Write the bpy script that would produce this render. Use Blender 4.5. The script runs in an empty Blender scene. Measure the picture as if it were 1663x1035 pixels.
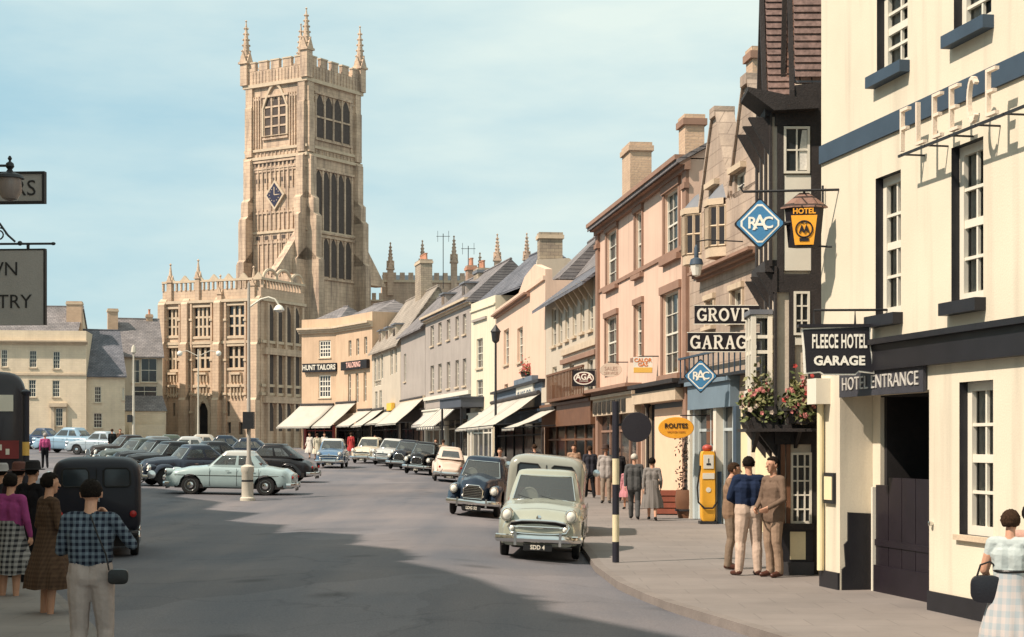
import bpy, bmesh, math, random
import numpy as np
from mathutils import Vector, Matrix
rnd = random.Random(7)
SC = bpy.context.scene
COL = SC.collection
R = math.radians
# ---------------------------------------------------------------- camera, sky, sun, exposure
F, CU, HV, CZ = 2700.0, 831.5, 722.0, 2.0          # focal length and horizon in photograph pixels, eye height
cd = bpy.data.cameras.new('camera'); cam = bpy.data.objects.new('camera', cd); COL.objects.link(cam)
cd.sensor_width = 36.0; cd.lens = F / 1663 * 36; cd.shift_y = (HV - 517.5) / 1663
cd.clip_start = 0.1; cd.clip_end = 3000
cam.location = (0, 0, CZ); cam.rotation_euler = (R(90), 0, 0)
SC.camera = cam
SUN_EL = R(48); SUN_H = Vector((-0.875, -0.484)).normalized()
SV = Vector((SUN_H.x * math.cos(SUN_EL), SUN_H.y * math.cos(SUN_EL), math.sin(SUN_EL)))
sd = bpy.data.lights.new('sun', 'SUN'); so = bpy.data.objects.new('sun', sd); COL.objects.link(so)
sd.energy = 5.0; sd.angle = R(0.9); sd.color = (1.0, 0.85, 0.71)
so.rotation_euler = SV.to_track_quat('Z', 'Y').to_euler()
so.location = (-30, -10, 60)
W = bpy.data.worlds.new("World"); SC.world = W; W.use_nodes = True
nt = W.node_tree; nt.nodes.clear()
out = nt.nodes.new('ShaderNodeOutputWorld')
sky = nt.nodes.new('ShaderNodeTexSky'); sky.sky_type = 'NISHITA'; sky.sun_disc = False
sky.sun_elevation = SUN_EL; sky.sun_rotation = math.atan2(SUN_H.x, SUN_H.y)
sky.air_density = 1.0; sky.dust_density = 1.5; sky.ozone_density = 2.0
b1 = nt.nodes.new('ShaderNodeBackground'); b1.inputs[1].default_value = 0.06
nt.links.new(sky.outputs[0], b1.inputs[0])
tc = nt.nodes.new('ShaderNodeTexCoord')
mp = nt.nodes.new('ShaderNodeMapping'); mp.inputs['Scale'].default_value = (1.1, 1.1, 4.2); mp.inputs['Location'].default_value = (0.35, 0.1, 0.2)
nt.links.new(tc.outputs['Generated'], mp.inputs[0])
nz = nt.nodes.new('ShaderNodeTexNoise'); nz.inputs['Scale'].default_value = 3.4; nz.inputs['Detail'].default_value = 7; nz.inputs['Roughness'].default_value = 0.55
nt.links.new(mp.outputs[0], nz.inputs[0])
rp = nt.nodes.new('ShaderNodeMapRange'); rp.inputs[1].default_value = 0.33; rp.inputs[2].default_value = 0.68; rp.inputs[3].default_value = 0.20; rp.inputs[4].default_value = 0.80
nt.links.new(nz.outputs['Fac'], rp.inputs[0])
sxyz = nt.nodes.new('ShaderNodeSeparateXYZ'); nt.links.new(tc.outputs['Generated'], sxyz.inputs[0])
ma = nt.nodes.new('ShaderNodeMath'); ma.operation = 'MULTIPLY_ADD'; ma.inputs[1].default_value = 0.75; nt.links.new(sxyz.outputs[0], ma.inputs[0]); nt.links.new(rp.outputs[0], ma.inputs[2])
mz = nt.nodes.new('ShaderNodeMath'); mz.operation = 'MULTIPLY_ADD'; mz.use_clamp = True; mz.inputs[1].default_value = 0.9; nt.links.new(sxyz.outputs[2], mz.inputs[0]); nt.links.new(ma.outputs[0], mz.inputs[2])
b2 = nt.nodes.new('ShaderNodeBackground'); b2.inputs[0].default_value = (0.86, 0.985, 0.93, 1); b2.inputs[1].default_value = 0.72
b0 = nt.nodes.new('ShaderNodeBackground'); b0.inputs[0].default_value = (0.47, 0.83, 0.98, 1); b0.inputs[1].default_value = 0.74
m0 = nt.nodes.new('ShaderNodeMixShader'); m0.inputs[0].default_value = 0.66
nt.links.new(b1.outputs[0], m0.inputs[1]); nt.links.new(b0.outputs[0], m0.inputs[2])
mx = nt.nodes.new('ShaderNodeMixShader')
nt.links.new(mz.outputs[0], mx.inputs[0]); nt.links.new(m0.outputs[0], mx.inputs[1]); nt.links.new(b2.outputs[0], mx.inputs[2])
nt.links.new(mx.outputs[0], out.inputs[0])
SC.view_settings.view_transform = 'Standard'; SC.view_settings.look = 'None'
SC.view_settings.exposure = 0.38; SC.view_settings.gamma = 1.0; SC.view_settings.use_curve_mapping = False
SC.cycles.max_bounces = 6; SC.cycles.transparent_max_bounces = 8

# ---------------------------------------------------------------- geometry helpers
def XU(u, Y): return (u - CU) * Y / F
def ZV(v, Y): return CZ - (v - HV) * Y / F
def smooth(a, b, x):
    t = max(0.0, min(1.0, (x - a) / (b - a))); return t * t * (3 - 2 * t)
KERB = [(-2, 5.2), (6, 4.6), (12, 3.7), (16, 2.75), (18.5, 2.2), (20.3, 1.78), (23, 1.45), (26, 1.3), (30, 1.3), (35, 1.25), (42, 0.95), (50, 0.45), (60, -0.4), (73, -1.7), (88, -3.7), (100, -5.8), (115, -9.0), (128, -12.6), (137, -16.5), (141, -22)]
def kerb_x(Y):
    if Y <= KERB[0][0]: return KERB[0][1]
    for (a, xa), (b, xb) in zip(KERB, KERB[1:]):
        if Y <= b: return xa + (xb - xa) * (Y - a) / (b - a)
    return KERB[-1][1]
def gz(X, Y):
    z = 0.0125 * min(max(Y - 42, 0), 110)
    z += 0.018 * min(max(-X - 6, 0), 35) * smooth(28, 62, Y)
    d = kerb_x(Y) - X
    if d > 0 and Y < 145:
        c = 0.085 * min(d, 2.4)
        c *= 1 - smooth(2.4, 9, d) * (1 - smooth(45, 75, Y))
        z += c * smooth(13, 23, Y)
    return z

class MB:
    def __init__(s): s.bm = bmesh.new(); s.mats = []; s.M = Matrix()
    def mi(s, m):
        if m not in s.mats: s.mats.append(m)
        return s.mats.index(m)
    def face(s, pts, m):
        vs = [s.bm.verts.new(s.M @ Vector(p)) for p in pts]
        try:
            f = s.bm.faces.new(vs); f.material_index = s.mi(m); return f
        except ValueError: return None
    def mesh(s, verts, faces, m):
        vs = [s.bm.verts.new(s.M @ Vector(p)) for p in verts]; k = s.mi(m)
        for f in faces:
            try:
                g = s.bm.faces.new([vs[i] for i in f]); g.material_index = k
            except ValueError: pass
        return s
    def box(s, a, b, m, rz=0):
        x0, y0, z0 = a; x1, y1, z1 = b
        v = [(x0,y0,z0),(x1,y0,z0),(x1,y1,z0),(x0,y1,z0),(x0,y0,z1),(x1,y0,z1),(x1,y1,z1),(x0,y1,z1)]
        if rz:
            c = Vector(((x0+x1)/2,(y0+y1)/2,0)); Rm = Matrix.Rotation(rz,3,'Z')
            v = [Rm @ (Vector(p)-c) + c for p in v]
        return s.mesh(v, [(0,3,2,1),(4,5,6,7),(0,1,5,4),(1,2,6,5),(2,3,7,6),(3,0,4,7)], m)
    def cbox(s, c, d, m, rz=0):
        return s.box([c[i]-d[i]/2 for i in range(3)], [c[i]+d[i]/2 for i in range(3)], m, rz)
    def prism(s, poly, d0, d1, m, axis='y'):
        # poly: 2-D points; extruded along axis from d0 to d1
        def P(p, d):
            return {'y': (p[0], d, p[1]), 'z': (p[0], p[1], d), 'x': (d, p[0], p[1])}[axis]
        n = len(poly); v = [P(p, d0) for p in poly] + [P(p, d1) for p in poly]
        fs = [tuple(range(n)), tuple(range(2*n-1, n-1, -1))] + [(i, i+n, (i+1) % n + n, (i+1) % n) for i in range(n)]
        s.mesh(v, fs, m); return s
    def tube(s, pts, r, m, n=8, caps=True):
        pts = [Vector(p) for p in pts]; k = len(pts)
        rs = list(r) if isinstance(r, (list, tuple)) else [r]*k
        verts = []; up = None
        for i, p in enumerate(pts):
            t = (pts[min(i+1, k-1)] - pts[max(i-1, 0)])
            t = t.normalized() if t.length > 1e-9 else Vector((0, 0, 1))
            if up is None:
                up = Vector((0, 0, 1)) if abs(t.z) < 0.9 else Vector((0, 1, 0))
            a = t.cross(up)
            if a.length < 1e-6: a = t.cross(Vector((1, 0, 0)))
            a.normalize(); b = t.cross(a).normalized(); up = a.cross(t).normalized()
            for j in range(n):
                g = 2*math.pi*j/n
                verts.append(p + a*(rs[i]*math.cos(g)) + b*(rs[i]*math.sin(g)))
        fs = []
        for i in range(k-1):
            for j in range(n):
                fs.append((i*n+j, i*n+(j+1) % n, (i+1)*n+(j+1) % n, (i+1)*n+j))
        if caps: fs += [tuple(range(n-1, -1, -1)), tuple(range((k-1)*n, k*n))]
        return s.mesh(verts, fs, m)
    def lathe(s, prof, m, n=16, c=(0, 0, 0), axis='z', sx=1, sy=1):
        # prof: (radius, height) pairs
        c = Vector(c); verts = []; k = len(prof)
        for r_, h in prof:
            for j in range(n):
                g = 2*math.pi*j/n; a, b = r_*math.cos(g)*sx, r_*math.sin(g)*sy
                verts.append(c + Vector({'z': (a, b, h), 'y': (a, h, -b), 'x': (h, a, b)}[axis]))
        fs = []
        for i in range(k-1):
            for j in range(n): fs.append((i*n+j, i*n+(j+1) % n, (i+1)*n+(j+1) % n, (i+1)*n+j))
        fs += [tuple(range(n-1, -1, -1)), tuple(range((k-1)*n, k*n))]
        return s.mesh(verts, fs, m)
    def ell(s, c, r, m, n=14, k=9):
        prof = [(max(math.sin(math.pi*i/k), 0.001), -math.cos(math.pi*i/k)) for i in range(k+1)]
        c = Vector(c); verts = []
        for a, h in prof:
            for j in range(n):
                g = 2*math.pi*j/n
                verts.append(c + Vector((a*math.cos(g)*r[0], a*math.sin(g)*r[1], h*r[2])))
        fs = [(i*n+j, i*n+(j+1) % n, (i+1)*n+(j+1) % n, (i+1)*n+j) for i in range(k) for j in range(n)]
        return s.mesh(verts, fs, m)
    def text(s, txt, size, m, M, depth=0.01, bold=0.0, align='CENTER', sx=1.0, spacing=1.0):
        cu = bpy.data.curves.new('lettering', 'FONT'); cu.body = txt; cu.size = size; cu.extrude = depth/2
        cu.offset = bold; cu.align_x = align; cu.align_y = 'CENTER'; cu.resolution_u = 3; cu.space_character = spacing
        ob = bpy.data.objects.new('lettering', cu); COL.objects.link(ob)
        dg = bpy.context.evaluated_depsgraph_get(); me = bpy.data.meshes.new_from_object(ob.evaluated_get(dg))
        vs = [M @ Vector((v.co.x*sx, v.co.y, v.co.z)) for v in me.vertices]; fs = [tuple(p.vertices) for p in me.polygons]
        s.mesh(vs, fs, m)
        bpy.data.objects.remove(ob); bpy.data.curves.remove(cu); bpy.data.meshes.remove(me)
        return s
    def build(s, name, parent=None, loc=None, rz=None, smooth_deg=35, weld=False):
        if weld: bmesh.ops.remove_doubles(s.bm, verts=s.bm.verts, dist=0.0004)
        bmesh.ops.recalc_face_normals(s.bm, faces=s.bm.faces)
        me = bpy.data.meshes.new(name); s.bm.to_mesh(me); s.bm.free()
        for m in s.mats: me.materials.append(m)
        if smooth_deg:
            for p in me.polygons: p.use_smooth = True
            me.set_sharp_from_angle(angle=R(smooth_deg))
        o = bpy.data.objects.new(name, me); COL.objects.link(o)
        if parent is not None: o.parent = parent
        if loc is not None: o.location = loc
        if rz is not None: o.rotation_euler = (0, 0, rz)
        return o
XZ = Matrix(((1, 0, 0, 0), (0, 0, 1, 0), (0, 1, 0, 0), (0, 0, 0, 1)))          # text plane (x, y) -> (x, z)
def face_cam(x, y, z, rz=0): return Matrix.Translation((x, y, z)) @ Matrix.Rotation(rz, 4, 'Z') @ Matrix.Rotation(R(90), 4, 'X')
def tag(o, label=None, cat=None, group=None, kind=None):
    if label: o['label'] = label
    if cat: o['category'] = cat
    if group: o['group'] = group
    if kind: o['kind'] = kind
    return o
def thing(name, label, cat, loc=(0, 0, 0), rz=0, group=None, rx=0, ry=0):
    o = bpy.data.objects.new(name, None); COL.objects.link(o); o.empty_display_size = 0.2
    o.location = loc; o.rotation_euler = (rx, ry, rz)
    return tag(o, label, cat, group)

# ---------------------------------------------------------------- materials
MATS = {}
def nodes(name):
    m = bpy.data.materials.new(name); m.use_nodes = True
    t = m.node_tree; p = t.nodes['Principled BSDF']; return m, t, p
def N(t, typ, **kw):
    n = t.nodes.new(typ)
    for k, v in kw.items():
        if k.startswith('i_'): n.inputs[k[2:].replace('_', ' ')].default_value = v
        else: setattr(n, k, v)
    return n
def mat(name, col, rough=0.8, var=0.12, scale=1.5, fine=0.06, bump=0.15, bscale=60, metal=0, spec=0.35, coat=0, streak=0):
    if name in MATS: return MATS[name]
    m, t, p = nodes(name)
    p.inputs['Roughness'].default_value = rough; p.inputs['Metallic'].default_value = metal
    p.inputs['Specular IOR Level'].default_value = spec; p.inputs['Coat Weight'].default_value = coat
    c = N(t, 'ShaderNodeTexCoord')
    n1 = N(t, 'ShaderNodeTexNoise', i_Scale=scale, i_Detail=5.0, i_Roughness=0.6); t.links.new(c.outputs['Object'], n1.inputs[0])
    n2 = N(t, 'ShaderNodeTexNoise', i_Scale=bscale, i_Detail=2.0); t.links.new(c.outputs['Object'], n2.inputs[0])
    r1 = N(t, 'ShaderNodeMapRange'); r1.inputs[1].default_value = .3; r1.inputs[2].default_value = .7; r1.inputs[3].default_value = 1-var; r1.inputs[4].default_value = 1+var*.6
    t.links.new(n1.outputs['Fac'], r1.inputs[0])
    r2 = N(t, 'ShaderNodeMapRange'); r2.inputs[1].default_value = .3; r2.inputs[2].default_value = .7; r2.inputs[3].default_value = 1-fine; r2.inputs[4].default_value = 1+fine
    t.links.new(n2.outputs['Fac'], r2.inputs[0])
    mu = N(t, 'ShaderNodeMath', operation='MULTIPLY'); t.links.new(r1.outputs[0], mu.inputs[0]); t.links.new(r2.outputs[0], mu.inputs[1])
    last = mu
    if streak:
        mp = N(t, 'ShaderNodeMapping'); mp.inputs['Scale'].default_value = (2.2, 2.2, .16); t.links.new(c.outputs['Object'], mp.inputs[0])
        n3 = N(t, 'ShaderNodeTexNoise', i_Scale=1.6, i_Detail=4.0); t.links.new(mp.outputs[0], n3.inputs[0])
        r3 = N(t, 'ShaderNodeMapRange'); r3.inputs[1].default_value = .52; r3.inputs[2].default_value = .75; r3.inputs[3].default_value = 1; r3.inputs[4].default_value = 1-streak
        t.links.new(n3.outputs['Fac'], r3.inputs[0])
        m2 = N(t, 'ShaderNodeMath', operation='MULTIPLY'); t.links.new(mu.outputs[0], m2.inputs[0]); t.links.new(r3.outputs[0], m2.inputs[1]); last = m2
    vm = N(t, 'ShaderNodeVectorMath', operation='SCALE'); vm.inputs[0].default_value = col[:3]; t.links.new(last.outputs[0], vm.inputs['Scale'])
    t.links.new(vm.outputs[0], p.inputs['Base Color'])
    if bump:
        b = N(t, 'ShaderNodeBump', i_Strength=bump, i_Distance=0.02); t.links.new(n2.outputs['Fac'], b.inputs['Height']); t.links.new(b.outputs[0], p.inputs['Normal'])
    MATS[name] = m; return m
def courses(name, c1, c2, mortar, bw=.45, bh=.2, ms=.008, rough=.85, bump=.4, var=.25, scale=.6, slope=False, grime=0):
    # brick, stone or slate courses running along the wall (x+y) and up it (z)
    if name in MATS: return MATS[name]
    m, t, p = nodes(name); p.inputs['Roughness'].default_value = rough; p.inputs['Specular IOR Level'].default_value = .25
    c = N(t, 'ShaderNodeTexCoord'); s = N(t, 'ShaderNodeSeparateXYZ'); t.links.new(c.outputs['Object'], s.inputs[0])
    a = N(t, 'ShaderNodeMath', operation='ADD'); t.links.new(s.outputs[0], a.inputs[0]); t.links.new(s.outputs[1], a.inputs[1])
    cb = N(t, 'ShaderNodeCombineXYZ'); t.links.new(s.outputs[0] if slope else a.outputs[0], cb.inputs[0]); t.links.new(s.outputs[2], cb.inputs[1])
    br = N(t, 'ShaderNodeTexBrick'); br.inputs['Color1'].default_value = (*c1, 1); br.inputs['Color2'].default_value = (*c2, 1); br.inputs['Mortar'].default_value = (*mortar, 1)
    br.inputs['Scale'].default_value = 1; br.inputs['Mortar Size'].default_value = ms; br.inputs['Brick Width'].default_value = bw; br.inputs['Row Height'].default_value = bh; br.inputs['Bias'].default_value = 0
    t.links.new(cb.outputs[0], br.inputs[0])
    n1 = N(t, 'ShaderNodeTexNoise', i_Scale=scale, i_Detail=7.0, i_Roughness=.65); t.links.new(c.outputs['Object'], n1.inputs[0])
    r1 = N(t, 'ShaderNodeMapRange'); r1.inputs[1].default_value = .3; r1.inputs[2].default_value = .7; r1.inputs[3].default_value = 1-var; r1.inputs[4].default_value = 1+var*.7
    t.links.new(n1.outputs['Fac'], r1.inputs[0])
    vm = N(t, 'ShaderNodeVectorMath', operation='SCALE'); t.links.new(br.outputs['Color'], vm.inputs[0]); t.links.new(r1.outputs[0], vm.inputs['Scale'])
    last = vm
    if grime:   # soot and lichen streaks washed down the stone
        mp = N(t, 'ShaderNodeMapping'); mp.inputs['Scale'].default_value = (1.1, 1.1, .12); t.links.new(c.outputs['Object'], mp.inputs[0])
        n4 = N(t, 'ShaderNodeTexNoise', i_Scale=1.3, i_Detail=8.0, i_Roughness=.7); t.links.new(mp.outputs[0], n4.inputs[0])
        r4 = N(t, 'ShaderNodeMapRange'); r4.inputs[1].default_value = .46; r4.inputs[2].default_value = .70; r4.inputs[3].default_value = 0; r4.inputs[4].default_value = grime; t.links.new(n4.outputs['Fac'], r4.inputs[0])
        mg = N(t, 'ShaderNodeMix', data_type='RGBA'); mg.inputs[7].default_value = (.13, .10, .095, 1); t.links.new(r4.outputs[0], mg.inputs[0]); t.links.new(vm.outputs[0], mg.inputs[6]); t.links.new(mg.outputs[2], p.inputs['Base Color'])
    else: t.links.new(vm.outputs[0], p.inputs['Base Color'])
    n2 = N(t, 'ShaderNodeTexNoise', i_Scale=14.0, i_Detail=4.0); t.links.new(c.outputs['Object'], n2.inputs[0])
    su = N(t, 'ShaderNodeMath', operation='MULTIPLY_ADD'); su.inputs[1].default_value = -.8; t.links.new(br.outputs['Fac'], su.inputs[0]); t.links.new(n2.outputs['Fac'], su.inputs[2])
    b = N(t, 'ShaderNodeBump', i_Strength=bump, i_Distance=.03); t.links.new(su.outputs[0], b.inputs['Height']); t.links.new(b.outputs[0], p.inputs['Normal'])
    MATS[name] = m; return m
def glass(name, tint=(.6, .65, .65), opaque=.0, dark=(.02, .025, .03)):
    if name in MATS: return MATS[name]
    m, t, p = nodes(name)
    p.inputs['Base Color'].default_value = (*dark, 1); p.inputs['Roughness'].default_value = .08; p.inputs['Specular IOR Level'].default_value = .6
    c = N(t, 'ShaderNodeTexCoord'); n = N(t, 'ShaderNodeTexNoise', i_Scale=1.3, i_Detail=2.0); t.links.new(c.outputs['Object'], n.inputs[0])
    b = N(t, 'ShaderNodeBump', i_Strength=.08, i_Distance=.05); t.links.new(n.outputs['Fac'], b.inputs['Height']); t.links.new(b.outputs[0], p.inputs['Normal'])
    if opaque < 1:
        tr = N(t, 'ShaderNodeBsdfTransparent'); tr.inputs[0].default_value = (*tint, 1)
        mx = N(t, 'ShaderNodeMixShader'); fr = N(t, 'ShaderNodeFresnel', i_IOR=1.5)
        mr = N(t, 'ShaderNodeMapRange'); mr.inputs[3].default_value = opaque; mr.inputs[4].default_value = 1; t.links.new(fr.outputs[0], mr.inputs[0])
        gl = N(t, 'ShaderNodeBsdfGlossy', i_Roughness=.04)
        t.links.new(mr.outputs[0], mx.inputs[0]); t.links.new(tr.outputs[0], mx.inputs[1]); t.links.new(p.outputs[0], mx.inputs[2])
        t.links.new(mx.outputs[0], t.nodes['Material Output'].inputs[0])
    MATS[name] = m; return m
def stripes(name, c1, c2, w=.12, axis='x', rough=.9, check=False, w2=None):
    if name in MATS: return MATS[name]
    m, t, p = nodes(name); p.inputs['Roughness'].default_value = rough; p.inputs['Specular IOR Level'].default_value = .2
    c = N(t, 'ShaderNodeTexCoord'); s = N(t, 'ShaderNodeSeparateXYZ'); t.links.new(c.outputs['Object'], s.inputs[0])
    def band(o, w):
        a = N(t, 'ShaderNodeMath', operation='DIVIDE'); a.inputs[1].default_value = w; t.links.new(o, a.inputs[0])
        f = N(t, 'ShaderNodeMath', operation='FRACT'); t.links.new(a.outputs[0], f.inputs[0])
        g = N(t, 'ShaderNodeMath', operation='GREATER_THAN'); g.inputs[1].default_value = .5; t.links.new(f.outputs[0], g.inputs[0]); return g.outputs[0]
    fac = band(s.outputs['xyz'.index(axis)], w)
    if check:
        g2 = band(s.outputs[2], w2 or w); ad = N(t, 'ShaderNodeMath', operation='ADD'); t.links.new(fac, ad.inputs[0]); t.links.new(g2, ad.inputs[1])
        h = N(t, 'ShaderNodeMath', operation='MULTIPLY'); h.inputs[1].default_value = .5; t.links.new(ad.outputs[0], h.inputs[0]); fac = h.outputs[0]
    mx = N(t, 'ShaderNodeMix', data_type='RGBA'); mx.inputs[6].default_value = (*c1, 1); mx.inputs[7].default_value = (*c2, 1)
    t.links.new(fac, mx.inputs[0]); t.links.new(mx.outputs[2], p.inputs['Base Color'])
    MATS[name] = m; return m
def paint(name, col, rough=.22):
    dk = max(col) < .12
    return mat('paint_'+name, col, rough=rough, var=.06, scale=3, fine=.02, bump=0, spec=.3 if dk else .5, coat=.12 if dk else .5)
def cloth(name, col, var=.14, fine=.05, bs=90): return mat('cloth_'+name, col, rough=.95, var=var, scale=7, fine=fine, bump=.25, bscale=22, spec=.1)
cream = mat('cream_render', (.66, .595, .47), .9, .07, .7, .03, .12, 45, streak=.20)
gablestone = courses('gable_stone', (.47, .37, .29), (.41, .32, .25), (.30, .23, .18), .7, .32, .012, var=.28, scale=.35, grime=.45)
pinkr = mat('pink_render', (.65, .46, .355), .9, .10, .6, .04, .12, 45, streak=.20)
palepink = mat('pale_pink_render', (.68, .49, .37), .9, .07, .6, .03, .12, 45, streak=.20)
whiter = mat('white_render', (.68, .61, .46), .9, .07, .6, .03, .1, 45, streak=.20)
greyr = mat('grey_render', (.36, .315, .28), .9, .14, .5, .05, .2, 30, streak=.15)
beiger = mat('beige_render', (.50, .43, .34), .9, .12, .5, .05, .15, 40, streak=.14)
peach = mat('peach_render', (.56, .40, .27), .9, .14, .5, .05, .15, 40, streak=.20)
brownstone = mat('brown_stone_trim', (.29, .175, .125), .85, .15, 2, .08, .2, 50)
trimstone = mat('stone_trim', (.55, .44, .32), .9, .15, 2, .08, .2, 40)
ashlar = courses('cotswold_ashlar', (.58, .43, .315), (.53, .385, .285), (.38, .27, .21), .7, .32, .012, var=.28, scale=.35, grime=.5)
porchstone = courses('pale_ashlar', (.60, .45, .32), (.55, .405, .29), (.42, .30, .22), .6, .3, .01, var=.22, scale=.4, grime=.35)
rubble = courses('rubble_stone', (.45, .37, .27), (.36, .29, .22), (.24, .20, .16), .4, .16, .012, var=.28, scale=.6, grime=.4)
yrubble = courses('yellow_rubble', (.70, .58, .43), (.66, .55, .40), (.58, .48, .36), .45, .2, .006, var=.14, scale=.5, grime=.15)
slate = courses('stone_slate', (.25, .225, .22), (.19, .175, .175), (.08, .075, .08), .34, .15, .014, var=.35, scale=.7, slope=True, bump=.7)
bslate = courses('blue_slate', (.18, .18, .20), (.13, .135, .155), (.05, .05, .06), .3, .13, .014, var=.35, scale=.7, slope=True, bump=.7)
tilehung = courses('hung_tile', (.27, .165, .13), (.22, .13, .10), (.05, .035, .03), .17, .11, .012, var=.3, scale=1.2, bump=.9)
brick = courses('chimney_brick', (.42, .27, .19), (.36, .22, .16), (.34, .27, .2), .24, .08, .01, var=.2, scale=.8)
tanchim = courses('tan_chimney', (.56, .40, .27), (.50, .35, .24), (.44, .33, .25), .24, .085, .008, var=.15, scale=.8)
blackp = mat('black_paint', (.016, .016, .02), .45, .2, 4, .1, .08, 60)
bluep = mat('blue_grey_paint', (.042, .068, .10), .6, .15, 2, .06, .05, 60)
whitep = mat('white_paint', (.70, .66, .56), .5, .05, 3, .02, 0)
creamp = mat('cream_paint', (.76, .66, .42), .55, .07, 3, .03, .05)
offwhite = mat('off_white_canvas', (.46, .43, .37), .95, .10, 1.2, .05, .12, 60)
darkcloth = mat('dark_awning_edge', (.05, .045, .045), .95, .1, 2)
timber = mat('dark_timber', (.032, .027, .026), .7, .3, 3, .15, .3, 40)
brownwood = mat('brown_wood', (.16, .075, .04), .6, .2, 3, .1, .1)
iron = mat('iron', (.02, .021, .024), .5, .2, 6, .1, .1)
concrete = mat('concrete', (.52, .48, .40), .9, .12, 2, .08, .15)
leadm = mat('lead', (.16, .17, .19), .6, .15, 2)
redtile = mat('terracotta', (.50, .24, .15), .8, .2, 3)
glassdk = glass('dark_window_glass', opaque=1)
glassfar = glass('far_window_glass', opaque=1, dark=(.035, .035, .04))
glassclr = glass('shop_glass', tint=(.9, .92, .92), opaque=.06)
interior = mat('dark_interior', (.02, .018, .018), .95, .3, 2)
curtain = mat('net_curtain', (.72, .69, .62), .95, .2, 9, .1, .2, 20)
chrome = mat('chrome', (.72, .71, .68), .12, .03, 4, .0, 0, metal=1)
rubber = mat('tyre_rubber', (.018, .018, .018), .9, .1, 8)
carglass = glass('car_glass', tint=(.62, .68, .68), opaque=.34, dark=(.16, .18, .185))
lens = mat('lamp_lens', (.78, .76, .68), .15, .05, 8, 0, 0, spec=.7)
platek = mat('plate_black', (.015, .015, .015), .4)
redlens = mat('red_lens', (.35, .02, .02), .2, .05, 8, 0, 0)
def bulk_leaf(name, c): return mat(name, c, .7, .35, 6, .2, .2, 30)
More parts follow.
